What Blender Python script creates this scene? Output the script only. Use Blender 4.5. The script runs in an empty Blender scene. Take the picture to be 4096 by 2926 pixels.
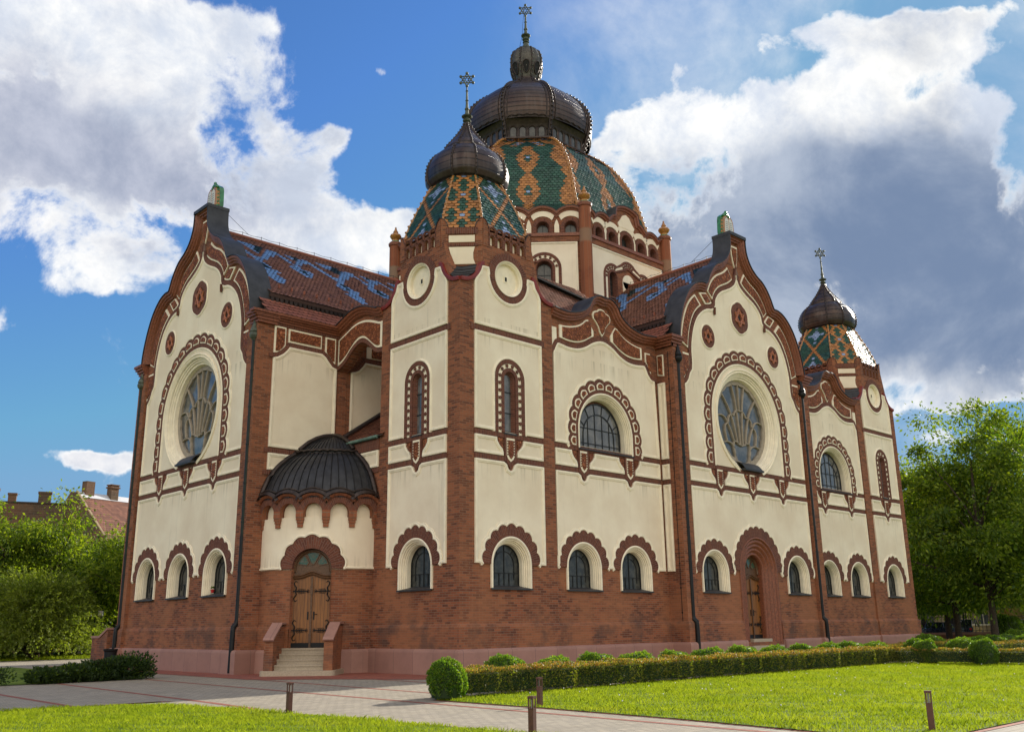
import bpy, math, random
import numpy as np
from mathutils import Vector, Matrix
from mathutils.geometry import delaunay_2d_cdt
from math import pi, sin, cos, atan2, sqrt, radians, floor
random.seed(7); rng = np.random.default_rng(7)
SC = bpy.context.scene; COL = SC.collection

# ------------------------------------------------------------------ camera, world, sun, exposure
CAMLOC = Vector((-21.315, -25.182, 1.6)); YAW, PITCH, ROLL = map(radians, (46.4795, 15.3166, -0.7418))
Fv = Vector((cos(YAW)*cos(PITCH), sin(YAW)*cos(PITCH), sin(PITCH)))
Rv = Vector((sin(YAW), -cos(YAW), 0)); Uv = Rv.cross(Fv)
R2 = cos(ROLL)*Rv + sin(ROLL)*Uv; U2 = -sin(ROLL)*Rv + cos(ROLL)*Uv
cd = bpy.data.cameras.new('camera'); cam = bpy.data.objects.new('camera', cd); COL.objects.link(cam)
cd.sensor_width = 36; cd.lens = 3783.93/4096*36; cd.clip_start = .1; cd.clip_end = 3000
M = Matrix((R2, U2, -Fv)).transposed().to_4x4(); M.translation = CAMLOC; cam.matrix_world = M
SC.camera = cam
SUN_EL, SUN_AZ = radians(25), radians(3.5)          # azimuth measured from +X towards +Y
SC.view_settings.view_transform = 'Standard'; SC.view_settings.look = 'None'
SC.view_settings.exposure = 0.72; SC.view_settings.gamma = 1
sl = bpy.data.lights.new('sun', 'SUN'); sl.energy = 4.2; sl.angle = radians(.5); sl.color = (1, .93, .8)
so = bpy.data.objects.new('sun', sl); COL.objects.link(so)
sd = Vector((cos(SUN_EL)*cos(SUN_AZ), cos(SUN_EL)*sin(SUN_AZ), sin(SUN_EL)))
so.rotation_euler = sd.to_track_quat('Z', 'Y').to_euler()

class NT:
    """tiny node-tree helper"""
    def __init__(s, tree): s.t = tree; s.n = tree.nodes; s.l = tree.links
    def new(s, k, **kw):
        n = s.n.new(k)
        for a, b in kw.items(): setattr(n, a, b)
        return n
    def link(s, a, b): s.l.new(a, b)
    def put(s, sock, v):
        if hasattr(v, 'is_linked') or isinstance(v, bpy.types.NodeSocket): s.l.new(v, sock)
        else: sock.default_value = v
    def m(s, op, a, b=0.0, c=None, clamp=False):
        n = s.new('ShaderNodeMath', operation=op, use_clamp=clamp)
        s.put(n.inputs[0], a); s.put(n.inputs[1], b)
        if c is not None: s.put(n.inputs[2], c)
        return n.outputs[0]
    def vm(s, op, a, b=None):
        n = s.new('ShaderNodeVectorMath', operation=op); s.put(n.inputs[0], a)
        if b is not None: s.put(n.inputs[1], b)
        return n.outputs['Value'] if op in ('DOT_PRODUCT', 'LENGTH') else n.outputs[0]
    def mix(s, f, a, b, blend='MIX'):
        n = s.new('ShaderNodeMix', data_type='RGBA', blend_type=blend)
        s.put(n.inputs[0], f); s.put(n.inputs[6], a); s.put(n.inputs[7], b); return n.outputs[2]
    def noise(s, vec, scale, detail=4, rough=.55, dist=0.0, out='Fac'):
        n = s.new('ShaderNodeTexNoise'); n.inputs['Scale'].default_value = scale
        n.inputs['Detail'].default_value = detail; n.inputs['Roughness'].default_value = rough
        n.inputs['Distortion'].default_value = dist
        if vec is not None: s.l.new(vec, n.inputs['Vector'])
        return n.outputs[out]
    def ss(s, x, a, b):   # smoothstep map
        n = s.new('ShaderNodeMapRange', interpolation_type='SMOOTHSTEP'); s.put(n.inputs[0], x)
        n.inputs[1].default_value = a; n.inputs[2].default_value = b; return n.outputs[0]
    def lin(s, x, a, b, c=0., d=1.):
        n = s.new('ShaderNodeMapRange'); s.put(n.inputs[0], x)
        for i, v in enumerate((a, b, c, d)): n.inputs[i+1].default_value = v
        return n.outputs[0]
def rgb(c): return (c[0], c[1], c[2], 1)

W = bpy.data.worlds.new('World'); SC.world = W; W.use_nodes = True
w = NT(W.node_tree); w.n.clear()
sky = w.new('ShaderNodeTexSky', sky_type='NISHITA'); sky.sun_disc = False
sky.sun_elevation = SUN_EL; sky.sun_rotation = pi/2 - SUN_AZ; sky.air_density = 1.15; sky.dust_density = .4; sky.ozone_density = 2.2
tc = w.new('ShaderNodeTexCoord'); dv = tc.outputs['Generated']
sp = w.new('ShaderNodeSeparateXYZ'); w.link(dv, sp.inputs[0])
az = w.m('MULTIPLY', w.m('ARCTAN2', sp.outputs[1], sp.outputs[0]), 180/pi)
el = w.m('MULTIPLY', w.m('ARCSINE', sp.outputs[2]), 180/pi)
# clouds: soft cells (azimuth, elevation, half width, half height, weight) in degrees on the sky, broken up by noise
n1 = w.noise(dv, 5.5, 6, .6, 0., 'Color')
wv = w.new('ShaderNodeSeparateColor'); w.link(n1, wv.inputs[0])
azw = w.m('ADD', az, w.m('MULTIPLY', w.m('SUBTRACT', wv.outputs[0], .5), 6.))
elw = w.m('ADD', el, w.m('MULTIPLY', w.m('SUBTRACT', wv.outputs[1], .5), 5.))
def blobs(L):
    tot = None
    for a, e, ra, re, wt in L:
        u = w.m('MULTIPLY', w.m('SUBTRACT', azw, a), 1/ra); v = w.m('MULTIPLY', w.m('SUBTRACT', elw, e), 1/re)
        q = w.m('MULTIPLY_ADD', u, u, w.m('MULTIPLY', v, v))
        g = w.m('MULTIPLY', w.m('EXPONENT', w.m('MULTIPLY', q, -1.)), wt)
        tot = g if tot is None else w.m('ADD', tot, g)
    return tot
CL = [(75.2, 30.5, 8.5, 5.0, 1.6), (67.1, 31.1, 5.3, 3.0, 1.5), (75.2, 23.4, 7.9, 3.5, 1.6), (67.9, 25.1, 7.0, 2.9, 1.5), (60.9, 26.4, 3.1, 2.3, 1.6), (60.4, 23.3, 2.5, 1.6, 1.2), (69.5, 20.1, 3.8, 1.1, 1.2), (63.7, 33.7, 2.6, 1.4, 1.0), (58.1, 28.4, 1.2, 1.0, 1.1), (71.8, 18.5, 2.9, 0.5, 0.6), (54.9, 23.2, 3.5, 1.8, 1.6), (55.0, 32.5, 0.8, 0.5, 0.75), (75.6, 16.5, 1.1, 0.7, 1.3), (70.7, 9.5, 2.1, 0.6, 1.4), (38.0, 34.9, 2.4, 1.2, 0.8), (36.6, 31.8, 3.3, 1.2, 0.8), (34.8, 28.6, 5.4, 1.5, 1.0), (29.0, 29.4, 5.9, 1.5, 0.85), (37.2, 27.8, 4.1, 1.8, 1.4), (26.9, 33.0, 5.1, 0.9, 0.7), (19.2, 30.5, 4.2, 1.3, 0.8), (16.9, 26.4, 2.5, 1.1, 1.2), (17.1, 32.0, 3.5, 0.7, 0.9), (21.0, 32.0, 3.0, 0.6, 0.7), (31.5, 23.4, 9.1, 4.1, 1.8), (23.6, 22.8, 7.1, 4.1, 1.8), (18.2, 17.4, 5.5, 5.5, 1.8), (27.0, 15.6, 7.9, 3.1, 1.6), (20.0, 13.2, 4.3, 2.2, 1.5), (40.0, 25.4, 2.6, 2.3, 1.2), (36.0, 19.6, 7.1, 4.0, 1.7), (30.5, 14.1, 6.5, 2.1, 1.5), (23.7, 11.7, 2.8, 0.8, 1.0), (23.4, 9.6, 2.7, 0.7, 0.7), (43.2, 34.9, 2.5, 2.4, -0.4), (20.3, 10.6, 4.3, 0.6, -0.8), (32.5, 35.0, 1.8, 1.2, -0.5), (55.4, 26.8, 3.2, 1.5, -0.5)]
GR = [(73.8, 25.8, 8.4, 3.0, 1.7), (76.5, 29.3, 3.1, 2.4, 0.8), (67.8, 24.1, 5.3, 1.7, 1.2), (69.0, 20.6, 3.8, 1.0, 1.0), (75.4, 21.4, 3.5, 1.4, 0.8), (31.4, 24.7, 8.7, 2.3, 1.7), (35.7, 23.8, 4.2, 2.1, 1.2), (25.0, 22.0, 7.2, 4.2, 2.0), (18.0, 22.0, 4.2, 3.0, 1.6), (26.8, 16.6, 7.9, 2.8, 1.9), (19.0, 15.6, 3.5, 2.9, 1.3), (33.3, 19.3, 6.9, 3.9, 1.5), (36.3, 15.3, 5.4, 2.1, 1.2)]
#CLEND
# unseen cloud banks added behind the viewer and overhead to brighten and warm the walls
FILL_CLOUDS = [(-95, 32, 55, 24, 1.6), (-50, 45, 25, 16, 1.2), (0, 78, 200, 10, .9), (-80, 12, 40, 6, .9), (-125, 62, 40, 10, .8), (175, 30, 26, 16, 1.5), (150, 55, 40, 10, .8), (-165, 14, 30, 7, 1.)]
dens = blobs(CL+FILL_CLOUDS)
grey = blobs(GR)
nb = w.noise(dv, 6.5, 14, .62, .25)
d0_ = w.m('SUBTRACT', 1., w.m('EXPONENT', w.m('MULTIPLY', dens, -1.25)))
d1 = w.m('ADD', d0_, w.m('MULTIPLY', w.m('SUBTRACT', nb, .5), 2.5))
alpha = w.ss(d1, .42, .68)
n3 = w.noise(dv, 3.6, 12, .62, .3)
core = w.ss(w.m('ADD', grey, w.m('MULTIPLY', w.m('SUBTRACT', n3, .5), 4.6)), -.5, 1.5)
core = w.m('MULTIPLY', core, w.ss(d1, .5, .78))
n4 = w.noise(dv, 11., 12, .65, .2)
white = w.mix(w.ss(n4, .35, .68), rgb((4.3, 4.7, 5.4)), rgb((7.0, 6.9, 6.6)))
n5 = w.noise(dv, 5., 10, .6, .3)
greyc = w.mix(w.ss(n5, .32, .68), rgb((1.15, 1.6, 2.5)), rgb((3.1, 3.5, 4.2)))
greyc = w.mix(w.ss(az, 52, 62), greyc, w.mix(w.ss(n4, .3, .7), rgb((2.1, 2.4, 3.2)), rgb((3.6, 3.8, 4.5))))   # the left bank is thinner and paler
veil = w.m('MULTIPLY', w.m('MULTIPLY', w.ss(n5, .38, .72), w.ss(az, 50, 34)), .55)
alpha = w.m('MAXIMUM', alpha, veil)
cc = w.mix(core, white, greyc)
away = w.vm('DOT_PRODUCT', dv, tuple(sd))                              # brightens and warms the added banks opposite the sun, as light for the walls
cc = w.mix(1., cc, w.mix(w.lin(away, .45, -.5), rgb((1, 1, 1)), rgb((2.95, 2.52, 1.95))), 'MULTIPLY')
skyc = w.vm('MULTIPLY', sky.outputs[0], (.37, .62, .96))
skyc = w.vm('MINIMUM', skyc, (1.25, 2.5, 4.0))                           # keeps the low sun's side of the sky from burning out
bgc = w.mix(alpha, skyc, cc)
bg = w.new('ShaderNodeBackground'); w.link(bgc, bg.inputs[0]); bg.inputs[1].default_value = .1
wo = w.new('ShaderNodeOutputWorld'); w.link(bg.outputs[0], wo.inputs[0])

# ------------------------------------------------------------------ materials
MT = {}
def mat(name, base=(.5, .5, .5), rough=.7, metal=0., spec=.5, var=0., vscale=6., bump=0., bscale=40., build=None, coat=0.):
    m = bpy.data.materials.new(name); m.use_nodes = True; n = NT(m.node_tree); b = n.n['Principled BSDF']
    b.inputs['Base Color'].default_value = rgb(base); b.inputs['Roughness'].default_value = rough
    b.inputs['Metallic'].default_value = metal; b.inputs['Specular IOR Level'].default_value = spec
    b.inputs['Coat Weight'].default_value = coat
    P = n.new('ShaderNodeNewGeometry').outputs['Position']
    if build: build(n, b, P)
    elif var or bump:
        f = n.noise(P, vscale, 6, .6)
        if var:
            n.link(n.mix(n.ss(f, .3, .7), rgb([c*(1-var) for c in base]), rgb([min(1, c*(1+var)) for c in base])), b.inputs['Base Color'])
        if bump:
            bp = n.new('ShaderNodeBump'); bp.inputs['Distance'].default_value = .02; bp.inputs['Strength'].default_value = bump
            n.link(n.noise(P, bscale, 4, .6), bp.inputs['Height']); n.link(bp.outputs[0], b.inputs['Normal'])
    MT[name] = m; return m
def wallvec(n, P):
    g = n.new('ShaderNodeNewGeometry')
    T = n.vm('NORMALIZE', n.vm('CROSS_PRODUCT', (0, 0, 1), g.outputs['Normal']))
    u = n.vm('DOT_PRODUCT', P, T); s = n.new('ShaderNodeSeparateXYZ'); n.link(P, s.inputs[0])
    c = n.new('ShaderNodeCombineXYZ'); n.link(u, c.inputs[0]); n.link(s.outputs[2], c.inputs[1]); return c.outputs[0], s.outputs[2]
def uvvec(n, swap=False):
    t = n.new('ShaderNodeUVMap'); s = n.new('ShaderNodeSeparateXYZ'); n.link(t.outputs[0], s.inputs[0])
    c = n.new('ShaderNodeCombineXYZ'); n.link(s.outputs[1 if swap else 0], c.inputs[0]); n.link(s.outputs[0 if swap else 1], c.inputs[1])
    return c.outputs[0]
def brickmat(name, c1, c2, mortar, bw=.3, rh=.083, mode='wall', patch=True, ms=.009):
    def build(n, b, P):
        vec = wallvec(n, P)[0] if mode == 'wall' else uvvec(n, mode == 'swap')
        t = n.new('ShaderNodeTexBrick'); n.link(vec, t.inputs['Vector']); t.inputs['Scale'].default_value = 1
        t.inputs['Brick Width'].default_value = bw; t.inputs['Row Height'].default_value = rh
        t.inputs['Mortar Size'].default_value = ms; t.inputs['Mortar Smooth'].default_value = .3; t.inputs['Bias'].default_value = -.15
        t.inputs['Color1'].default_value = rgb(c1); t.inputs['Color2'].default_value = rgb(c2); t.inputs['Mortar'].default_value = rgb(mortar)
        c = t.outputs['Color']
        if patch:
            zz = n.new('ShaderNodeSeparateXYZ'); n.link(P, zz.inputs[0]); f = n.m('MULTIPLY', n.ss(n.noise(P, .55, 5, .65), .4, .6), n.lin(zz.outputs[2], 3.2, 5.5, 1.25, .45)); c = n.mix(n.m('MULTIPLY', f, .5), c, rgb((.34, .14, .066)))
            f2 = n.ss(n.noise(P, 1.7, 6, .7), .55, .75); c = n.mix(n.m('MULTIPLY', f2, .5), c, rgb((.07, .035, .03)))
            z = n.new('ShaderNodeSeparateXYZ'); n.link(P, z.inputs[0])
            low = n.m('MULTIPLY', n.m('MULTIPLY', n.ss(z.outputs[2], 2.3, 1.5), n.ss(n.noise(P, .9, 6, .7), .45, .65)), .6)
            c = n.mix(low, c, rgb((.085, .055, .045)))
        n.link(c, b.inputs['Base Color'])
        bp = n.new('ShaderNodeBump'); bp.inputs['Distance'].default_value = .012; bp.inputs['Strength'].default_value = .7; bp.invert = True
        n.link(n.m('ADD', t.outputs['Fac'], n.m('MULTIPLY', n.noise(P, 60, 3), .35)), bp.inputs['Height']); n.link(bp.outputs[0], b.inputs['Normal'])
    return mat(name, rough=.82, spec=.3, build=build)
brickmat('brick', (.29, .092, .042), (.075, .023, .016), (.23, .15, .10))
brickmat('brick_soldier', (.165, .054, .032), (.085, .028, .021), (.20, .12, .09), bw=.30, rh=.083, mode='swap', patch=False)
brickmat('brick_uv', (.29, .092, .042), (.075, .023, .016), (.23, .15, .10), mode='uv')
brickmat('brick_old', (.12, .075, .045), (.08, .05, .035), (.13, .11, .08), bw=.6, rh=.2, mode='wall', ms=.02)
def b_plaster(n, b, P):
    c = n.mix(n.ss(n.noise(P, .5, 6, .6), .3, .75), rgb((.76, .645, .49)), rgb((.88, .785, .62)))
    v = n.new('ShaderNodeMapping'); n.link(P, v.inputs[0]); v.inputs['Scale'].default_value = (3.5, 3.5, .22)
    st = n.ss(n.noise(v.outputs[0], 1., 6, .7), .55, .8); c = n.mix(n.m('MULTIPLY', st, .38), c, rgb((.45, .40, .30)))
    z = n.new('ShaderNodeSeparateXYZ'); n.link(P, z.inputs[0]); zz = z.outputs[2]
    v2 = n.new('ShaderNodeMapping'); n.link(P, v2.inputs[0]); v2.inputs['Scale'].default_value = (7, 7, .35); s2 = n.ss(n.noise(v2.outputs[0], 1., 4, .6), .48, .72); tot = None
    for z0, h in ((7.36, .9), (12.16, .8), (8.26, .3), (12.72, .5), (3.95, -.4)):                  # run-off marks under the courses
        q = n.m('MULTIPLY', n.ss(zz, z0-abs(h), z0), n.m('LESS_THAN', zz, z0+.01)) if h > 0 else n.ss(zz, z0+.6, z0-.2)
        tot = q if tot is None else n.m('MAXIMUM', tot, q)
    c = n.mix(n.m('MULTIPLY', n.m('MULTIPLY', tot, s2), .5), c, rgb((.36, .31, .22)))
    n.link(c, b.inputs['Base Color'])
    bp = n.new('ShaderNodeBump'); bp.inputs['Distance'].default_value = .006; bp.inputs['Strength'].default_value = .35
    n.link(n.noise(P, 35, 5, .7), bp.inputs['Height']); n.link(bp.outputs[0], b.inputs['Normal'])
mat('plaster', rough=.88, spec=.2, build=b_plaster)
mat('cream_trim', (.85, .76, .59), .8, spec=.25, var=.07, vscale=3., bump=.15)
def b_terra(n, b, P):
    d = n.noise(P, 2.2, 3, .5, 0., 'Color'); off = n.vm('MULTIPLY', d, (.5, .5, .5)); q = n.vm('ADD', P, off)
    wv = n.new('ShaderNodeTexWave', wave_type='RINGS', rings_direction='SPHERICAL'); n.link(n.vm('MODULO', q, (.6, .6, .6)), wv.inputs[0])
    wv.inputs['Scale'].default_value = 4.; wv.inputs['Distortion'].default_value = 6; wv.inputs['Detail'].default_value = 2; wv.inputs['Detail Scale'].default_value = 3
    vo = n.new('ShaderNodeTexVoronoi'); vo.inputs['Scale'].default_value = 7; n.link(q, vo.inputs['Vector'])
    h = n.m('ADD', n.m('MULTIPLY', wv.outputs['Fac'], .6), n.m('SUBTRACT', .6, vo.outputs['Distance']))
    n.link(n.mix(n.ss(h, .2, .9), rgb((.21, .058, .022)), rgb((.52, .17, .065))), b.inputs['Base Color'])  # low parts of the relief coloured darker, crevice shade put into the colour
    bp = n.new('ShaderNodeBump'); bp.inputs['Distance'].default_value = .09; bp.inputs['Strength'].default_value = 1.
    n.link(h, bp.inputs['Height']); n.link(bp.outputs[0], b.inputs['Normal'])
mat('terracotta', rough=.6, spec=.4, build=b_terra)
mat('terracotta_plain', (.36, .12, .055), .55, var=.2)
mat('cornice_brick', (.20, .062, .028), .5, var=.35, vscale=14., bump=.3, bscale=30)
mat('red_rim', (.20, .022, .016), .45, var=.15)
def b_granite(n, b, P):
    vec, z = wallvec(n, P); t = n.new('ShaderNodeTexBrick'); n.link(vec, t.inputs['Vector']); t.inputs['Scale'].default_value = 1
    t.inputs['Brick Width'].default_value = 1.12; t.inputs['Row Height'].default_value = 3; t.inputs['Mortar Size'].default_value = .007; t.offset = 0
    t.inputs['Color1'].default_value = rgb((.37, .20, .155)); t.inputs['Color2'].default_value = rgb((.31, .16, .125)); t.inputs['Mortar'].default_value = rgb((.12, .08, .07))
    f = n.ss(n.noise(P, 1.3, 6, .7), .35, .75)
    n.link(n.mix(n.m('MULTIPLY', f, .45), t.outputs['Color'], rgb((.20, .105, .085))), b.inputs['Base Color'])
    bp = n.new('ShaderNodeBump'); bp.inputs['Distance'].default_value = .004; bp.inputs['Strength'].default_value = .5; n.link(n.noise(P, 80, 4), bp.inputs['Height']); n.link(bp.outputs[0], b.inputs['Normal'])
mat('granite', rough=.7, build=b_granite)
mat('step_stone', (.40, .33, .24), .8, var=.12, vscale=20, bump=.2)
mat('slate_metal', (.045, .046, .050), .55, .35, var=.25, vscale=2.5)
mat('porch_copper', (.030, .031, .036), .5, .35, var=.35, vscale=3.)
def b_copper(n, b, P):
    vec = uvvec(n); t = n.new('ShaderNodeTexBrick'); n.link(vec, t.inputs['Vector']); t.inputs['Scale'].default_value = 1
    t.inputs['Brick Width'].default_value = 60; t.inputs['Row Height'].default_value = .30; t.inputs['Mortar Size'].default_value = .03; t.inputs['Mortar Smooth'].default_value = .2
    t.inputs['Color1'].default_value = rgb((.075, .045, .034)); t.inputs['Color2'].default_value = rgb((.045, .030, .026)); t.inputs['Mortar'].default_value = rgb((.012, .009, .008))
    v = n.new('ShaderNodeMapping'); n.link(P, v.inputs[0]); v.inputs['Scale'].default_value = (5, 5, .6)
    c = n.mix(n.m('MULTIPLY', n.ss(n.noise(v.outputs[0], 1., 5), .4, .8), .6), t.outputs['Color'], rgb((.09, .075, .07)))
    n.link(c, b.inputs['Base Color'])
    bp = n.new('ShaderNodeBump'); bp.inputs['Distance'].default_value = .02; bp.invert = True; n.link(t.outputs['Fac'], bp.inputs['Height']); n.link(bp.outputs[0], b.inputs['Normal'])
mat('copper_brown', rough=.38, metal=.5, build=b_copper)
mat('copper_dark', (.045, .032, .028), .45, .55, var=.35, vscale=5.)
mat('verdigris', (.085, .10, .075), .55, .35, var=.45, vscale=5.)
mat('verdigris_roof', (.12, .20, .17), .6, .2, var=.3, vscale=4.)
mat('lantern_copper', (.075, .068, .055), .5, .4, var=.45, vscale=6.)
mat('dark_paint', (.006, .007, .008), .5, 0., spec=.3, var=.3)
mat('pipe_green', (.008, .014, .010), .5, 0., spec=.3, var=.4)
mat('iron', (.012, .012, .013), .5, .5)
mat('lead', (.02, .021, .022), .5, .3)
def b_glass(n, b, P):
    c = n.mix(n.ss(n.noise(P, 5, 4), .35, .7), rgb((.018, .020, .020)), rgb((.06, .06, .052)))
    n.link(c, b.inputs['Base Color'])
    bp = n.new('ShaderNodeBump'); bp.inputs['Distance'].default_value = .02; bp.inputs['Strength'].default_value = .25; n.link(n.noise(P, 3.5, 2), bp.inputs['Height']); n.link(bp.outputs[0], b.inputs['Normal'])
mat('glass', rough=.3, spec=.5, build=b_glass, coat=.1)
def b_glassclear(n, b, P):
    n.link(n.mix(n.ss(n.noise(P, 2, 3), .35, .7), rgb((.07, .075, .078)), rgb((.17, .165, .155))), b.inputs['Base Color'])
    bp = n.new('ShaderNodeBump'); bp.inputs['Distance'].default_value = .03; bp.inputs['Strength'].default_value = .3; n.link(n.noise(P, 1.2, 2), bp.inputs['Height']); n.link(bp.outputs[0], b.inputs['Normal'])
mat('glass_bright', rough=.1, spec=.6, build=b_glassclear, coat=.12)
def b_stained(n, b, P):
    vo = n.new('ShaderNodeTexVoronoi', feature='DISTANCE_TO_EDGE'); vo.inputs['Scale'].default_value = 11; n.link(P, vo.inputs['Vector'])
    c = n.mix(n.ss(n.noise(P, 6, 2), .4, .6), rgb((.02, .09, .06)), rgb((.08, .09, .045)))
    n.link(n.mix(n.ss(vo.outputs['Distance'], .02, .05), rgb((.12, .12, .085)), c), b.inputs['Base Color'])
mat('stained_glass', rough=.15, build=b_stained)
mat('window_timber', (.32, .265, .20), .6, var=.15)
def b_wood(n, b, P):
    vec, z = wallvec(n, P); s = n.new('ShaderNodeSeparateXYZ'); n.link(vec, s.inputs[0])
    fr = n.m('FRACT', n.m('MULTIPLY', s.outputs[0], 1/.125)); gap = n.m('LESS_THAN', fr, .09)
    v = n.new('ShaderNodeMapping'); n.link(P, v.inputs[0]); v.inputs['Scale'].default_value = (14, 14, 1.2)
    c = n.mix(n.ss(n.noise(v.outputs[0], 1., 5), .3, .7), rgb((.16, .058, .012)), rgb((.27, .105, .022)))
    n.link(n.mix(gap, c, rgb((.04, .018, .008))), b.inputs['Base Color'])
mat('oak', rough=.45, build=b_wood)
mat('oak_carved', (.10, .046, .018), .45, var=.3, vscale=15., bump=.4)
def tilemat(name, c, rough=.5, var=.3, coat=.06):
    def build(n, b, P):
        i = n.new('ShaderNodeNewGeometry').outputs['Random Per Island']
        n.link(n.mix(i, rgb([x*(1-var) for x in c]), rgb([x*(1+var) for x in c])), b.inputs['Base Color'])
    return mat(name, rough=rough, build=build, coat=coat)
tilemat('tile_green', (.020, .070, .045)); tilemat('tile_teal', (.012, .070, .062)); tilemat('tile_orange', (.37, .155, .042))
tilemat('tile_blue', (.20, .28, .45)); tilemat('tile_red', (.30, .128, .074), .6, .25, .0); tilemat('tile_red2', (.25, .082, .045), .55, .2, .0)
mat('tile_gap', (.05, .024, .018), .9)
tilemat('tile_old', (.19, .078, .048), .8, .3, .0); tilemat('tile_azure', (.26, .48, .88), .45, .12, .1); tilemat('tile_deep', (.010, .045, .05))
mat('glaze_gold', (.36, .155, .03), .25, var=.3, vscale=12., coat=.5); mat('glaze_green', (.02, .17, .05), .25, var=.4, coat=.5)
mat('tablet_white', (.62, .62, .58), .4)
def b_pave(n, b, P):
    t = n.new('ShaderNodeTexBrick'); n.link(P, t.inputs['Vector']); t.inputs['Scale'].default_value = 1
    t.inputs['Brick Width'].default_value = .22; t.inputs['Row Height'].default_value = .16; t.inputs['Mortar Size'].default_value = .006
    t.inputs['Color1'].default_value = rgb((.36, .31, .235)); t.inputs['Color2'].default_value = rgb((.27, .235, .185)); t.inputs['Mortar'].default_value = rgb((.10, .085, .065))
    c = n.mix(n.m('MULTIPLY', n.ss(n.noise(P, .8, 6, .7), .4, .7), .4), t.outputs['Color'], rgb((.22, .185, .13)))
    n.link(c, b.inputs['Base Color'])
    bp = n.new('ShaderNodeBump'); bp.inputs['Distance'].default_value = .004; bp.invert = True; n.link(t.outputs['Fac'], bp.inputs['Height']); n.link(bp.outputs[0], b.inputs['Normal'])
mat('paving', rough=.85, build=b_pave)
def b_redp(n, b, P):
    t = n.new('ShaderNodeTexBrick'); n.link(P, t.inputs['Vector']); t.inputs['Scale'].default_value = 1
    t.inputs['Brick Width'].default_value = .2; t.inputs['Row Height'].default_value = .1; t.inputs['Mortar Size'].default_value = .005
    t.inputs['Color1'].default_value = rgb((.33, .095, .055)); t.inputs['Color2'].default_value = rgb((.22, .065, .042)); t.inputs['Mortar'].default_value = rgb((.12, .05, .035))
    n.link(t.outputs['Color'], b.inputs['Base Color'])
mat('red_paving', rough=.85, build=b_redp)
def b_soil(n, b, P):
    n.link(n.mix(n.ss(n.noise(P, 1.2, 6, .7), .35, .65), rgb((.08, .13, .015)), rgb((.15, .20, .025))), b.inputs['Base Color'])
mat('lawn_base', rough=.95, spec=.1, build=b_soil)
mat('asphalt', (.05, .05, .05), .9, var=.2); mat('earth', (.10, .075, .05), .95, var=.3, vscale=2)
def leafmat(name, ca, cb, trans=.45, rough=.55, hue=None):
    m = bpy.data.materials.new(name); m.use_nodes = True; n = NT(m.node_tree); b = n.n['Principled BSDF']
    i = n.new('ShaderNodeNewGeometry').outputs['Random Per Island']
    P = n.new('ShaderNodeNewGeometry').outputs['Position']
    f = n.m('ADD', n.m('MULTIPLY', i, .6), n.m('MULTIPLY', n.ss(n.noise(P, .9, 4), .35, .65), .4))
    c = n.mix(f, rgb(ca), rgb(cb)); n.link(c, b.inputs['Base Color']); b.inputs['Roughness'].default_value = rough
    b.inputs['Specular IOR Level'].default_value = .35
    t = n.new('ShaderNodeBsdfTranslucent'); n.link(n.mix(1., c, rgb((1.5, 1.5, .5)), 'MULTIPLY'), t.inputs[0])
    x = n.new('ShaderNodeMixShader'); x.inputs[0].default_value = trans; n.link(b.outputs[0], x.inputs[1]); n.link(t.outputs[0], x.inputs[2])
    n.link(x.outputs[0], n.n['Material Output'].inputs[0]); MT[name] = m
leafmat('grass_blade', (.19, .28, .010), (.43, .50, .022), .52)
g_ = NT(MT['grass_blade'].node_tree); gb_ = g_.n['Principled BSDF']; gP = g_.new('ShaderNodeNewGeometry').outputs['Position']; old_ = gb_.inputs['Base Color'].links[0].from_socket
nw_ = g_.mix(g_.m('MULTIPLY', g_.ss(g_.noise(gP, .45, 6, .65), .5, .72), .35), old_, rgb((.36, .36, .04))); nw_ = g_.mix(g_.m('MULTIPLY', g_.ss(g_.noise(gP, 1.1, 5, .6), .55, .75), .4), nw_, rgb((.09, .18, .012)))
for l_ in [l for l in g_.t.links if l.from_socket == old_ and l.to_node.name != nw_.node.name and l.to_node.type in ('BSDF_PRINCIPLED',)]: g_.t.links.remove(l_)
gb_.inputs['Roughness'].default_value = .85; gb_.inputs['Specular IOR Level'].default_value = .12; g_.link(nw_, gb_.inputs['Base Color']); g_.link(nw_, g_.n['Translucent BSDF'].inputs[0])
leafmat('leaf_lime', (.09, .16, .012), (.27, .32, .025), .55)
leafmat('leaf_tree', (.034, .08, .010), (.15, .21, .02), .58)
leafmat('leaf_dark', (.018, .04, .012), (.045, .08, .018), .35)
leafmat('leaf_box', (.05, .13, .016), (.18, .29, .03), .5)
leafmat('leaf_hedge', (.065, .085, .018), (.20, .19, .04), .4)
leafmat('leaf_orange', (.30, .15, .04), (.38, .26, .06), .4)
leafmat('leaf_willow', (.09, .13, .03), (.22, .26, .05), .5)
mat('bark', (.045, .032, .022), .9, var=.4, vscale=9., bump=.8, bscale=12)
mat('post_brown', (.10, .04, .025), .45, .1, var=.2, vscale=20)
mat('frost', (.28, .27, .24), .3)
mat('car_paint_blue', (.02, .035, .09), .2, .5, coat=1.); mat('car_paint_grey', (.09, .11, .12), .25, .6, coat=1.); mat('car_paint_silver', (.32, .36, .34), .25, .6, coat=1.)
mat('car_glass', (.015, .018, .02), .05, spec=1., coat=1.); mat('tyre', (.015, .015, .015), .8); mat('alloy', (.4, .4, .42), .3, .9)
mat('cream_wall', (.42, .32, .19), .9, var=.2, vscale=1.); mat('yellow_wall', (.38, .26, .06), .9, var=.15)
mat('white_zinc', (.6, .6, .62), .5, var=.05); mat('red_flower', (.5, .02, .02), .5); mat('plastic_bin', (.03, .05, .05), .5)
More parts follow.
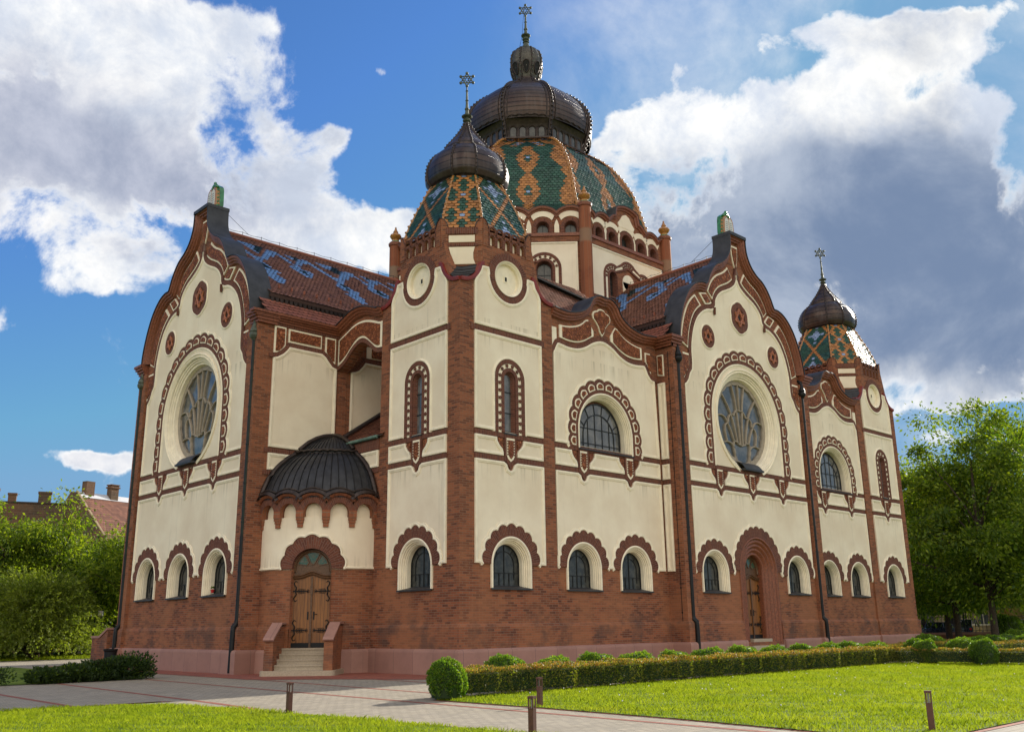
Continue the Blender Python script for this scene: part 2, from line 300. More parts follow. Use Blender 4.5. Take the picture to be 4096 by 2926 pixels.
mat('black_hole', (.01, .01, .01), .9); mat('dandelion', (.75, .75, .68), .8)

# ------------------------------------------------------------------ mesh builder
class Fr:
    """facade frame: s along the wall, z up, d outwards"""
    def __init__(s, o, sd, n, up=(0, 0, 1)): s.o = Vector(o); s.s = Vector(sd).normalized(); s.n = Vector(n).normalized(); s.u = Vector(up)
    def __call__(s, a, z, d=0.): return s.o + float(a)*s.s + float(z)*s.u + float(d)*s.n
    def sh(s, a=0, z=0, d=0): return Fr(s(a, z, d), s.s, s.n, s.u)
XY = Fr((0, 0, 0), (1, 0, 0), (0, 0, 1), (0, 1, 0))
def triang(loops):
    V = []; E = []
    for lp in loops:
        b = len(V); V += [Vector((float(p[0]), float(p[1]))) for p in lp]; E += [(b+i, b+(i+1) % len(lp)) for i in range(len(lp))]
    co, _, fc, *_r = delaunay_2d_cdt(V, E, [], 0, 1e-5)
    out = []
    L = [[(float(a), float(b)) for a, b in lp] for lp in loops]
    for f in fc:
        x = sum(co[i].x for i in f)/len(f); y = sum(co[i].y for i in f)/len(f); c = False
        for P in L:
            j = len(P)-1
            for i in range(len(P)):
                if (P[i][1] > y) != (P[j][1] > y) and x < (P[j][0]-P[i][0])*(y-P[i][1])/(P[j][1]-P[i][1])+P[i][0]: c = not c
                j = i
        if c: out.append(tuple(f))
    return [(p.x, p.y) for p in co], out
class MB:
    def __init__(s): s.v = []; s.f = []; s.uv = []; s.m = []; s.sm = []; s.mats = []
    def mi(s, m):
        if m not in s.mats: s.mats.append(m)
        return s.mats.index(m)
    def vs(s, L): i = len(s.v); s.v += [tuple(p) for p in L]; return i
    def face(s, idx, m, uv=None, smooth=False):
        s.f.append(tuple(idx)); s.m.append(s.mi(m)); s.sm.append(smooth); s.uv.append(uv or [(s.v[i][0], s.v[i][2]) for i in idx])
    def grid(s, rows, m, uv=None, cu=False, smooth=False):
        nr, nc = len(rows), len(rows[0]); b = s.vs([p for r in rows for p in r]); mm = s.mi(m)
        for i in range(nr-1):
            for j in range(nc if cu else nc-1):
                k = (j+1) % nc; a, c = b+i*nc, b+(i+1)*nc
                s.f.append((a+j, a+k, c+k, c+j)); s.m.append(mm); s.sm.append(smooth)
                s.uv.append([uv(i, j), uv(i, j+1), uv(i+1, j+1), uv(i+1, j)] if uv else [(0, 0), (1, 0), (1, 1), (0, 1)])
    def plate(s, F, loops, d0, d1, m, side=None, back=False):
        side = side or m
        pts, tr = triang(loops)
        b = s.vs([F(p[0], p[1], d1) for p in pts]); mm = s.mi(m)
        for t in tr:
            s.f.append(tuple(b+i for i in t)); s.m.append(mm); s.sm.append(False); s.uv.append([tuple(pts[i]) for i in t])
        if back:
            b2 = s.vs([F(p[0], p[1], d0) for p in pts])
            for t in tr: s.f.append(tuple(b2+i for i in reversed(t))); s.m.append(mm); s.sm.append(False); s.uv.append([tuple(pts[i]) for i in reversed(t)])
        if d0 != d1:
            for lp in loops:
                n = len(lp); cum = [0]
                for i in range(n): cum.append(cum[-1] + math.dist(lp[i], lp[(i+1) % n]))
                s.grid([[F(p[0], p[1], d1) for p in lp+[lp[0]]], [F(p[0], p[1], d0) for p in lp+[lp[0]]]], side, uv=lambda i, j: (cum[j], i*abs(d1-d0)))
    def box(s, F, s0, s1, z0, z1, d0, d1, m):
        q = [F(a, z, d) for d in (d0, d1) for (a, z) in ((s0, z0), (s1, z0), (s1, z1), (s0, z1))]; b = s.vs(q)
        w, h, dd = s1-s0, z1-z0, d1-d0
        for idx, (x, y) in (((4, 5, 6, 7), (w, h)), ((1, 0, 3, 2), (w, h)), ((0, 4, 7, 3), (dd, h)), ((5, 1, 2, 6), (dd, h)), ((7, 6, 2, 3), (w, dd)), ((0, 1, 5, 4), (w, dd))):
            s.face([b+i for i in idx], m, [(0, 0), (x, 0), (x, y), (0, y)])
    def strip(s, F, A, B, d0, d1, m, closed=False, side=None, ends=True):
        """flat band between two matching 2D paths, front at d1, walls back to d0"""
        if closed: A = A+[A[0]]; B = B+[B[0]]
        cum = [0]
        for i in range(1, len(A)): cum.append(cum[-1] + math.dist([(A[i][0]+B[i][0])/2, (A[i][1]+B[i][1])/2], [(A[i-1][0]+B[i-1][0])/2, (A[i-1][1]+B[i-1][1])/2]))
        wd = [math.dist(a, b) for a, b in zip(A, B)]
        s.grid([[F(*p, d1) for p in A], [F(*p, d1) for p in B]], m, uv=lambda i, j: (cum[j], i*wd[j]))
        if d0 != d1:
            for Q in (A, B): s.grid([[F(*p, d1) for p in Q], [F(*p, d0) for p in Q]], side or m, uv=lambda i, j: (cum[j], i*abs(d1-d0)))
            if ends and not closed:
                for k in (0, -1):
                    b = s.vs([F(*A[k], d1), F(*B[k], d1), F(*B[k], d0), F(*A[k], d0)]); s.face([b, b+1, b+2, b+3], side or m)
    def sweep(s, F, path, prof, m, closed=False, smooth=False, caps=True):
        """profile [(offset to the left of travel, depth)] swept along a 2D path with mitres"""
        n = len(path); rows = []
        nr = pathnormals(path, closed)
        for a, d in prof: rows.append([F(path[i][0]+nr[i][0]*a, path[i][1]+nr[i][1]*a, d) for i in range(n)])
        if closed: rows = [r+[r[0]] for r in rows]; path = path+[path[0]]
        cu = [0]; cv = [0]
        for i in range(1, len(path)): cu.append(cu[-1]+math.dist(path[i], path[i-1]))
        for i in range(1, len(prof)): cv.append(cv[-1]+math.dist(prof[i], prof[i-1]))
        s.grid(rows, m, uv=lambda i, j: (cu[j], cv[i]), smooth=smooth)
        if caps and not closed and len(prof) > 2:
            for k in (0, -1): b = s.vs([r[k] for r in rows]); s.face(range(b, b+len(prof)), m, [tuple(p) for p in prof])
    def lathe(s, c, prof, m, n=16, smooth=True, ax=(0, 0, 1), mats=None):
        ax = Vector(ax); t = ax.orthogonal().normalized(); q = ax.cross(t); c = Vector(c)
        for k in range(len(prof)-1):
            rows = [[c+ax*z+(t*cos(2*pi*j/n)+q*sin(2*pi*j/n))*r for j in range(n)] for r, z in prof[k:k+2]]
            s.grid(rows, mats[k] if mats else m, uv=lambda i, j: (j*.2, i*.2), cu=True, smooth=smooth)
    def tube(s, pts, r, m, n=8, smooth=True, r1=None, cap=True):
        pts = [Vector(p) for p in pts]; rows = []; N = len(pts)
        up = Vector((.3, .2, 1)).normalized()
        for i, p in enumerate(pts):
            t = (pts[min(i+1, N-1)]-pts[max(i-1, 0)]).normalized()
            if abs(t.dot(up)) > .95: a = t.cross(Vector((1, .1, 0))).normalized()
            else: a = t.cross(up).normalized()
            b = t.cross(a); rr = r if r1 is None else r+(r1-r)*i/(N-1)
            rows.append([p+(a*cos(2*pi*j/n)+b*sin(2*pi*j/n))*rr for j in range(n)])
        s.grid(rows, m, cu=True, smooth=smooth)
        if cap:
            for rw in (rows[0], rows[-1]): b = s.vs(rw); s.face(range(b, b+n), m)
    def ball(s, c, r, m, n=8, sz=1.):
        c = Vector(c); rows = [[c+Vector((sin(pi*i/n)*cos(2*pi*j/(n+2))*r, sin(pi*i/n)*sin(2*pi*j/(n+2))*r, cos(pi*i/n)*r*sz)) for j in range(n+2)] for i in range(n+1)]
        s.grid(rows, m, cu=True, smooth=True)
    def disc(s, F, a, z, r, d0, d1, m, n=10): s.plate(F, [[(a+r*cos(2*pi*i/n), z+r*sin(2*pi*i/n)) for i in range(n)]], d0, d1, m)
    def build(s, name, parent=None):
        me = bpy.data.meshes.new(name); me.from_pydata(s.v, [], s.f)
        for m in s.mats: me.materials.append(MT[m])
        me.polygons.foreach_set('material_index', s.m); me.polygons.foreach_set('use_smooth', s.sm)
        ul = me.uv_layers.new(name='UVMap'); ul.data.foreach_set('uv', [c for f in s.uv for p in f for c in p])
        me.update(); o = bpy.data.objects.new(name, me); COL.objects.link(o)
        if parent is not None:
            o.parent = parent
            q = Vector((0, 0, 0)); p = parent
            while p is not None: q += p.location; p = p.parent
            o.location = -q
        return o
def pathnormals(path, closed):
    n = len(path); out = []
    for i in range(n):
        a = path[i-1] if (i or closed) else None; b = path[(i+1) % n] if (i < n-1 or closed) else None; p = path[i]; ns = []
        for x, y in ((a, p), (p, b)):
            if x is None or y is None: continue
            dx, dy = y[0]-x[0], y[1]-x[1]; l = math.hypot(dx, dy)
            if l > 1e-7: ns.append((-dy/l, dx/l))
        if len(ns) == 2:
            mx, my = ns[0][0]+ns[1][0], ns[0][1]+ns[1][1]; l = math.hypot(mx, my) or 1
            mx, my = mx/l, my/l; k = 1/max(.35, mx*ns[0][0]+my*ns[0][1]); out.append((mx*k, my*k))
        else: out.append(ns[0] if ns else (0, 1))
    return out
def off(path, wfn, closed=False):
    nr = pathnormals(path, closed); N = len(path)-1
    return [(p[0]+q[0]*(wfn(i/N) if callable(wfn) else wfn), p[1]+q[1]*(wfn(i/N) if callable(wfn) else wfn)) for i, (p, q) in enumerate(zip(path, nr))]
def cr(P, n=6):
    out = []
    for i in range(len(P)-1):
        p0, p1, p2, p3 = P[max(i-1, 0)], P[i], P[i+1], P[min(i+2, len(P)-1)]
        for k in range(n):
            t = k/n
            out.append(tuple(.5*(2*b+(c-a)*t+(2*a-5*b+4*c-d)*t*t+(3*b-a-3*c+d)*t**3) for a, b, c, d in zip(p0, p1, p2, p3)))
    return out+[tuple(P[-1])]
def arch(c, hw, z0, zs, n=24, nl=2, rz=None):
    rz = rz or hw; L = [(c-hw, z0+(zs-z0)*i/nl) for i in range(nl)] if zs > z0+1e-6 else []
    L += [(c-hw*cos(pi*i/n), zs+rz*sin(pi*i/n)) for i in range(n+1)]
    return L+([(c+hw, zs+(z0-zs)*(i+1)/nl) for i in range(nl)] if zs > z0+1e-6 else [])
def archsamp(c, hw, z0, zs, N):
    """arch path resampled at equal arc length, N segments"""
    leg = zs-z0; tot = 2*leg+pi*hw; out = []
    for i in range(N+1):
        t = tot*i/N
        if t < leg: out.append((c-hw, z0+t))
        elif t > tot-leg: out.append((c+hw, z0+tot-t))
        else: a = (t-leg)/hw; out.append((c-hw*cos(a), zs+hw*sin(a)))
    return out
def circ(c, z, r, n=48): return [(c+r*cos(2*pi*i/n), z+r*sin(2*pi*i/n)) for i in range(n)]
def mir(P): return [(-a, b) for a, b in reversed(P)]
def lerp2(a, b, t): return (a[0]+(b[0]-a[0])*t, a[1]+(b[1]-a[1])*t)
def tag(o, label=None, cat=None, group=None, kind=None):
    for k, v in (('label', label), ('category', cat), ('group', group), ('kind', kind)):
        if v: o[k] = v
    return o
def empty(name, loc):
    o = bpy.data.objects.new(name, None); COL.objects.link(o); o.location = loc; o.empty_display_size = .2; return o
# ================================================================== THE SYNAGOGUE
EX, EY, T = 34.82, 27.70, 4.83; CX, CY = EX/2, EY/2; OA, OB = 3.44, 7.68
syn = tag(empty('synagogue', (CX, CY, 0)), 'domed cream and brick synagogue with onion towers, seen across its hedge and lawn', 'synagogue')
FS = Fr((0, 0, 0), (1, 0, 0), (0, -1, 0)); FW = Fr((0, 0, 0), (0, -1, 0), (-1, 0, 0))
GS = Fr((CX, -.66, 0), (1, 0, 0), (0, -1, 0)); GW = Fr((-3.62, CY, 0), (0, -1, 0), (-1, 0, 0))
B1 = Fr((7.95, .1, 0), (1, 0, 0), (0, -1, 0)); B2 = Fr((EX-7.95, .1, 0), (1, 0, 0), (0, -1, 0))
CRM = [(0, .0), (0, .075), (-.03, .095), (-.07, .095), (-.09, .06), (-.12, .055), (-.13, .0)]     # small cream roll moulding (offset to the inside)
def rim(mb, F, loop, d=.03, m='cream_trim', k=1.):
    a = sum(loop[i-1][0]*loop[i][1]-loop[i][0]*loop[i-1][1] for i in range(len(loop)))
    lp = loop if a < 0 else list(reversed(loop))          # clockwise: left is outside, negative offsets go inside
    mb.sweep(F, lp, [(a_*k, d+b_*.5) for a_, b_ in CRM], m, closed=True)
def panel(mb, F, loop, holes=(), d=.035):
    mb.plate(F, [loop]+[h for h in holes], 0, d, 'plaster'); rim(mb, F, loop, d)
def lowpanel(mb, F, a, b, z0, z1, shields, wins, top=None):
    """plaster between the low windows and the belt: notched round every window ring; wins = [(centre, ring half width, rise)]"""
    L = [(a, z0)]; segs = []; x = a
    for c, h, rz in sorted(wins):
        segs.append((x, c-h-.05)); x = c+h+.05
        L += arch(c, h, z0, z0, 20, 1, rz)
    segs.append((x, b)); L += [(b, z0), (b, z1)]; top = [(b, z1)]
    for c in sorted(shields, reverse=True): top += [(c+.34, z1), (c+.2, z1-.08), (c+.12, z1-.26), (c, z1-.32), (c-.12, z1-.26), (c-.2, z1-.08), (c-.34, z1)]
    top += [(a, z1)]; L += top[1:]
    mb.plate(F, [L], 0, .035, 'plaster')
    pr = [(a_, .035+b_*.5) for a_, b_ in CRM]
    mb.sweep(F, [(segs[0][1], z0), (a, z0)]+top[::-1]+[(b, z0), (segs[-1][0], z0)], pr, 'cream_trim')
    for s0, s1 in segs[1:-1]:
        if s1 > s0+.05: mb.sweep(F, [(s1, z0), (s0, z0)], pr, 'cream_trim')
def panelgap(mb, F, loop, holes, ga, gb, d=.035):
    """panel whose moulding is interrupted along its bottom edge between ga and gb (a window stands there); loop starts bottom left, bottom right"""
    mb.plate(F, [loop]+list(holes), 0, d, 'plaster'); z = loop[0][1]
    path = [(gb, z)]+loop[1:]+[loop[0], (ga, z)]
    mb.sweep(F, path[::-1], [(a_, d+b_*.5) for a_, b_ in CRM], 'cream_trim')
def rect(a, b, c, d): return [(a, c), (b, c), (b, d), (a, d)]
def belt_panel(mb, F, a, b, lc, rc):
    """panel of the belt course; lc / rc: has a curved corner with a terracotta leaf at its left / right top"""
    z0, z1 = 7.60, 8.26; L = [(a, z0), (b, z0)]
    if rc: L += [(b, 7.72), (b-.05, 7.85), (b-.2, 7.98), (b-.3, 8.12), (b-.32, z1)]
    else: L += [(b, z1)]
    if lc: L += [(a+.32, z1), (a+.3, 8.12), (a+.2, 7.98), (a+.05, 7.85), (a, 7.72)]
    else: L += [(a, z1)]
    panel(mb, F, L)
    for s, x in ((1, a), (-1, b)):
        if (s == 1 and lc) or (s == -1 and rc):
            q = [(x+s*.02, 8.24), (x+s*.27, 8.24), (x+s*.24, 8.12), (x+s*.14, 7.98), (x+s*.02, 7.9)]
            mb.plate(F, [q], 0, .05, 'terracotta')
def shield(mb, F, c):
    o = [(c-.2, 8.28), (c-.2, 7.62), (c-.13, 7.5), (c, 7.40), (c+.13, 7.5), (c+.2, 7.62), (c+.2, 8.28)]
    mb.plate(F, [[(c-.3, 8.45), (c-.3, 7.42), (c-.16, 7.36), (c, 7.14), (c+.16, 7.36), (c+.3, 7.42), (c+.3, 8.45)]], 0, .06, 'brick_soldier')
    mb.plate(F, [o], .06, .075, 'cream_trim')
    mb.plate(F, [[(c+(x-c)*.62, 7.9+(z-7.9)*.78) for x, z in o]], .07, .10, 'terracotta')
    for s in (-1, 1):
        for k in range(6): mb.box(F, c+s*.165-.022, c+s*.165+.022, 7.64+k*.1, 7.69+k*.1, .07, .095, 'brick_soldier')
def belt(mb, F, a, b, shields):
    """two soldier courses with panels between; shields = centres"""
    for z0, z1 in ((7.40, 7.58), (8.28, 8.46)): mb.box(F, a, b, z0, z1, 0, .045, 'brick_soldier')
    xs = sorted(shields); e = [a+.0]+[x for c in xs for x in (c-.34, c+.34)]+[b]
    for k in range(0, len(e), 2): belt_panel(mb, F, e[k]+(.0 if k == 0 else .02), e[k+1]-.02, k > 0, k+2 < len(e))
    for c in xs: shield(mb, F, c)
def under_shield_loop(a, b, z0, z1, shields, extra=None):
    """big panel below the belt: its top edge dips under each shield"""
    L = [(a, z0)]+(extra or [])+[(b, z0), (b, z1)]
    for c in sorted(shields, reverse=True): L += [(c+.34, z1), (c+.2, z1-.08), (c+.12, z1-.26), (c, z1-.32), (c-.12, z1-.26), (c-.2, z1-.08), (c-.34, z1)]
    return L+[(a, z1)]
def scalring(mb, F, c, hw, z0, zs, w, lobes, amp, d=.06, cells=False, m='brick_soldier', rimd=.03):
    N = lobes*8; base = archsamp(c, hw, z0, zs, N)
    outer = off(base, lambda t: w+amp*(abs(sin(pi*lobes*t))**.8))
    mb.strip(F, base, outer, 0, d, m)
    mb.sweep(F, outer, [(0, .0), (0, rimd+.04), (.04, rimd+.055), (.075, rimd+.03), (.12, rimd+.03), (.13, .0)], 'cream_trim')
    if cells:
        leg = zs-z0; tot = 2*leg+pi*hw
        for i in range(lobes):
            t0, t1 = (i+.13)/lobes, (i+.87)/lobes
            def pth(wf, q0, q1, n=8):
                P = []
                for k in range(n+1):
                    t = q0+(q1-q0)*k/n; x = tot*t
                    if x < leg: p, nn = (c-hw, z0+x), (-1, 0)
                    elif x > tot-leg: p, nn = (c+hw, z0+tot-x), (1, 0)
                    else: a = (x-leg)/hw; p, nn = (c-hw*cos(a), zs+hw*sin(a)), (-cos(a), sin(a))
                    o = wf(k/n); P.append((p[0]+nn[0]*o, p[1]+nn[1]*o))
                return P
            hgt = w+amp-.15
            mb.strip(F, pth(lambda u: .17, t0, t1), pth(lambda u: .17+(hgt-.17)*(.62+.38*sin(pi*u)), t0, t1), d, d+.02, 'cream_trim')
            e = .05/tot*1.2
            mb.strip(F, pth(lambda u: .225, t0+e, t1-e), pth(lambda u: .225+(hgt-.28)*(.62+.38*sin(pi*u)), t0+e, t1-e), d+.02, d+.045, 'terracotta')
REV = [(.02, .0), (.02, .07), (-.03, .085), (-.07, .06), (-.07, .02), (-.12, .01), (-.12, -.05), (-.165, -.055), (-.165, -.11), (-.21, -.115), (-.21, -.16), (-.235, -.17), (-.25, -.40)]
def window(F, c, hw=.975, sill=2.87, zs=3.70, prof=REV, gd=-.38, inset=.235, bars='small', label=None, sillw=.08, glassm='glass'):
    r = MB(); P = arch(c, hw, sill, zs, 28, 2); r.sweep(F, P, prof, 'cream_trim' if prof is REV else 'brick_soldier')
    o = r.build('window', syn); h2 = hw-inset
    g = MB(); g.plate(F, [arch(c, h2+.01, sill+.03, zs, 20, 1)], gd, gd+.01, glassm); g.build('pane', o)
    b = MB(); ld = 'lead'; P2 = arch(c, h2+.01, sill, zs, 24, 1)
    b.sweep(F, P2, [(0, gd+.01), (0, gd+.05), (-.05, gd+.05), (-.05, gd+.01)], ld)
    def bar(x0, z0, x1, z1, wd=.018):
        dx, dz = x1-x0, z1-z0; l = math.hypot(dx, dz) or 1; nx, nz = -dz/l*wd, dx/l*wd
        b.plate(F, [[(x0+nx, z0+nz), (x1+nx, z1+nz), (x1-nx, z1-nz), (x0-nx, z0-nz)]], gd+.01, gd+.035, ld)
    top = lambda x: zs+sqrt(max(0, h2*h2-(x-c)**2))
    if bars == 'small':
        P3 = arch(c, h2*.68, sill+.32, zs, 20, 1); b.sweep(F, P3, [(0, gd+.01), (0, gd+.035), (-.03, gd+.035), (-.03, gd+.01)], ld)
        bar(c-h2, sill+.55, c+h2, sill+.55)
        for x in (-.33, 0, .33): bar(c+x*h2, sill, c+x*h2, zs+h2*.68 if x == 0 else sill+.55)
        for a in (50, 90, 130): bar(c+h2*.68*cos(radians(a)), zs+h2*.68*sin(radians(a)), c+h2*cos(radians(a)), zs+h2*sin(radians(a)))
    elif bars == 'big':
        P3 = arch(c, h2*.74, sill, zs-.1, 24, 1); b.sweep(F, P3, [(0, gd+.01), (0, gd+.04), (-.04, gd+.04), (-.04, gd+.01)], ld)
        for z in (sill+.35, sill+.98): bar(c-h2, z, c+h2, z)
        for x in (-.5, -.17, .17, .5): bar(c+x*h2*1.0, sill, c+x*h2, zs+sqrt(max(0, (h2*.74)**2-(x*h2)**2))-.12)
        for a in (25, 52, 78, 102, 128, 155): bar(c+h2*.74*cos(radians(a)), zs-.1+h2*.74*sin(radians(a)), c+h2*cos(radians(a)), zs+h2*sin(radians(a)))
    elif bars == 'slit':
        for z in (sill+.8, sill+1.6): bar(c-h2, z, c+h2, z)
    elif bars == 'cross':
        bar(c, sill, c, zs+h2); 
        for z in np.arange(sill+.42, zs+.05, .5): bar(c-h2, z, c+h2, z)
    b.build('frame', o)
    sb = MB(); q = [F(c-hw-.04, sill+.0, sillw+.03), F(c+hw+.04, sill+.0, sillw+.03), F(c+h2, sill+.12, gd), F(c-h2, sill+.12, gd)]
    i = sb.vs(q+[p-Vector((0, 0, .05)) for p in q])
    for f in ((0, 1, 2, 3), (4, 5, 1, 0), (5, 6, 2, 1), (7, 4, 0, 3)): sb.face([i+k for k in f], 'slate_metal')
    sb.build('sill', o)
    return o
BRV = [(.0, .0), (.0, .05), (-.02, .05), (-.04, -.02), (-.10, -.32)]
def awin(c, hw=.955, sill=2.9, zs=3.70): return arch(c, hw-.01, sill, zs, 28, 2)

# ---------- shared wall bits
def slitgroup(mb, F, c, z0=8.46, zs=10.55):
    """tall narrow window: red ring, cream ring with studs, red inner ring"""
    N = 60
    i1 = archsamp(c, .29, z0, zs, N); i2 = archsamp(c, .43, z0, zs, N); i3 = archsamp(c, .60, z0, zs, N); i4 = archsamp(c, .77, z0, zs, N)
    mb.strip(F, i1, i2, 0, .07, 'brick_soldier'); mb.strip(F, i2, i3, 0, .045, 'cream_trim'); mb.strip(F, i3, i4, 0, .07, 'brick_soldier')
    mb.sweep(F, i4, [(0, 0), (0, .075), (.04, .085), (.07, .05), (.10, .045), (.11, 0)], 'cream_trim')
    st = archsamp(c, .515, z0+.15, zs, 19)
    for p in st:
        pts = [(p[0]+(.062+.018*cos(5*a))*cos(a), p[1]+(.062+.018*cos(5*a))*sin(a)) for a in [2*pi*k/15 for k in range(15)]]
        mb.plate(F, [pts], .04, .09, 'brick_soldier')
def lowering(mb, F, c, lobes=9): scalring(mb, F, c, .975, 3.70, 3.70, .37, lobes, .11)

# ---------- corner tower
OCT = [(1.14, 0), (3.69, 0), (T, 1.14), (T, 3.69), (3.69, T), (1.14, T), (0, 3.69), (0, 1.14)]
TD = [(.99, 16.42), (.945, 16.75), (.9, 17.1), (.86, 17.38), (.775, 17.92), (.68, 18.46), (.60, 18.92), (.545, 19.2)]
TO = [(.50, 19.12), (.565, 19.2), (.615, 19.42), (.63, 19.75), (.61, 20.1), (.56, 20.4), (.50, 20.62), (.42, 20.78), (.345, 20.84), (.35, 20.93), (.335, 21.06), (.29, 21.24), (.235, 21.42), (.18, 21.62), (.125, 21.85), (.085, 22.03), (.055, 22.2), (.045, 22.32)]
def prof_at(P, t):
    x = t*(len(P)-1); i = min(int(x), len(P)-2); f = x-i; return (P[i][0]+(P[i+1][0]-P[i][0])*f, P[i][1]+(P[i+1][1]-P[i][1])*f)
def arcprof(P, n):
    L = [0]
    for i in range(1, len(P)): L.append(L[-1]+math.dist(P[i], P[i-1]))
    out = []
    for k in range(n+1):
        d = L[-1]*k/n; i = max(0, min(len(P)-2, next((j for j in range(len(L)-1) if L[j+1] >= d-1e-9), len(P)-2)))
        f = (d-L[i])/max(1e-9, L[i+1]-L[i]); out.append((P[i][0]+(P[i+1][0]-P[i][0])*f, P[i][1]+(P[i+1][1]-P[i][1])*f))
    return out, L[-1]
def tiled_dome(cen, vert, prof, th, tw, pat, name, parent, only=None):
    """octagonal tiled dome: every tile its own small face; pat(face, row, col2, nrows, halfcols)"""
    mb = MB(); R = math.hypot(*vert[0]); P2 = [(s*R, z) for s, z in prof]; n = len(vert)
    _, LL = arcprof(P2, 2); nr = int(LL/th); S, _ = arcprof(P2, nr); S = list(reversed(S))      # row 0 at the top
    C = Vector((*cen, 0))
    mb.grid([[C+Vector((vert[j % n][0]*s/R*.995, vert[j % n][1]*s/R*.995, z-.02)) for j in range(n+1)] for s, z in S], 'tile_deep')
    for f in range(n):
        if only is not None and f not in only: continue
        a, b = Vector((*vert[f], 0)), Vector((*vert[(f+1) % n], 0)); mid = (a+b)/2; t = (b-a).normalized(); wd = (b-a).length; out = Vector((t.y, -t.x, 0))
        if out.dot(mid) < 0: out = -out
        for r in range(nr):
            (s0, z0), (s1, z1) = S[r], S[r+1]; p0 = C+mid*(s0/R)+Vector((0, 0, z0)); p1 = C+mid*(s1/R)+Vector((0, 0, z1)); dn = p1-p0; nn = dn.cross(t).normalized()
            if nn.dot(out) < 0: nn = -nn
            hw = wd*s1/R/2; k = int(hw/tw)+1
            for c2 in range(-2*k-(r % 2), 2*k+2, 2):
                x = c2/2*tw
                if abs(x) > hw-.02: continue
                xa, xb = max(x-tw/2, -hw), min(x+tw/2, hw)
                mtl = pat(f, r, c2, nr, hw/tw*2)
                ja, jb = random.uniform(.026, .05), random.uniform(.026, .05)
                q = [p0+t*xa-dn*.12+nn*.002, p0+t*xb-dn*.12+nn*.002, p1+t*(xb-.006)-dn*.12+nn*jb, p1+t*(x+(xb-x)*.6)+dn*.2+nn*jb, p1+t*(x+(xa-x)*.6)+dn*.2+nn*ja, p1+t*(xa+.006)-dn*.12+nn*ja]
                i = mb.vs(q); mb.face(range(i, i+6), mtl)
    o = mb.build(name, parent); return o
def ridge_ribs(cen, vert, prof, r, m, name, parent, bead=None, bm=None, step=.3):
    C = Vector((*cen, 0)); R = math.hypot(*vert[0]); out = []
    P = arcprof([(s*R, z) for s, z in prof], max(8, int(len(prof)*3)))[0]
    for v in vert:
        mb = MB()
        pts = [C+Vector((v[0]*(s/R), v[1]*(s/R), z)) for s, z in P]; mb.tube(pts, r, m, 7)
        if bead:
            Q, L = arcprof([(s*R, z) for s, z in prof], max(3, int(arcprof([(s*R, z) for s, z in prof], 2)[1]/step)))
            for s, z in Q[1:-1]:
                d = Vector((v[0], v[1], 0)).normalized(); mb.ball(C+Vector((v[0]*(s/R), v[1]*(s/R), z))+d*(r*1.15), bead, bm or m, 5)
        out.append(mb.build(name, parent))
    return out
def onion(cen, vert, prof, bulge, m, name, parent, nseg=8):
    mb = MB(); C = Vector((*cen, 0)); n = len(vert); rows = []
    P, L = arcprof(prof, 60)
    for s, z in P:
        row = []
        for f in range(n):
            a, b = Vector((*vert[f], 0)), Vector((*vert[(f+1) % n], 0))
            for k in range(nseg):
                u = k/nseg; p = (a*(1-u)+b*u)*s; c = ((a+b)/2).normalized()
                row.append(C+p+c*(bulge*s*sin(pi*u))+Vector((0, 0, z)))
        rows.append(row+[row[0]])
    mb.grid(rows, m, uv=lambda i, j: (j*.25, P[i][1]), smooth=True)
    return mb.build(name, parent)
def pat_tower(f, r, c2, nr, hc):
    if f % 2 == 1:                                                     # narrow faces: tight lattice
        a = abs(c2); q = r % 8
        if a == 0 and q == 0: return 'tile_blue'
        if (a <= 1 and q in (3, 4, 5)) or (a == 0 and q in (2, 6)) or (3 <= a <= 5 and q in (7, 0, 1) ) or (a == 4 and q in (6, 2)): return 'tile_green'
        return 'tile_orange'
    d = (r+4) % 16-8; a = abs(c2)
    if a+abs(d) <= 2: return 'tile_blue'
    if a == 8-abs(d) or (a > 8 and a-16 == -(8-abs(d))): return 'tile_orange'
    if a+abs(d) == 4 and a in (0, 4): return 'tile_blue'
    return 'tile_teal' if (r//5+f) % 2 else 'tile_green'
def spire(parent, c, z0, H, k, star, dirv=(1, -1, 0)):
    """turned copper spike with a six-pointed star"""
    mb = MB(); pr = [(.14, 0), (.17, .03), (.13, .08), (.10, .13), (.17, .17), (.19, .21), (.13, .27), (.10, .33), (.22, .38), (.24, .42), (.16, .47), (.09, .55), (.07, .72), (.10, .75), (.10, .80), (.065, .83), (.05, 1.15), (.075, 1.18), (.05, 1.22), (.04, 1.62), (.065, 1.65), (.03, 1.70), (.028, H)]
    mb.lathe((*c, z0), [(r*k, min(z*k, H) if z < H else H) for r, z in pr], 'verdigris', 10)
    o = mb.build('finial', parent); st = MB(); zc = z0+H+star*.85; d = Vector(dirv).normalized()
    Fst = Fr((*c, zc), d, d.cross(Vector((0, 0, 1))))
    for s in (0, 1):
        pts = [Fst(star*sin(2*pi*i/3+pi*s), star*cos(2*pi*i/3+pi*s)) for i in range(3)]
        for i in range(3): st.tube([pts[i], pts[(i+1) % 3]], .022*k+.008, 'verdigris', 6)
        for p in pts: st.ball(p, .06*k+.01, 'verdigris', 5)
    for i in range(6): st.ball(Fst(star*.28*sin(pi*i/3), star*.28*cos(pi*i/3)), .03*k+.01, 'verdigris', 4)
    st.build('star', parent)
def copytree(o, parent, loc):
    c = o.copy(); COL.objects.link(c); c.parent = parent
    if loc is not None: c.location = loc
    for ch in list(o.children): copytree(ch, c, None)
    return c
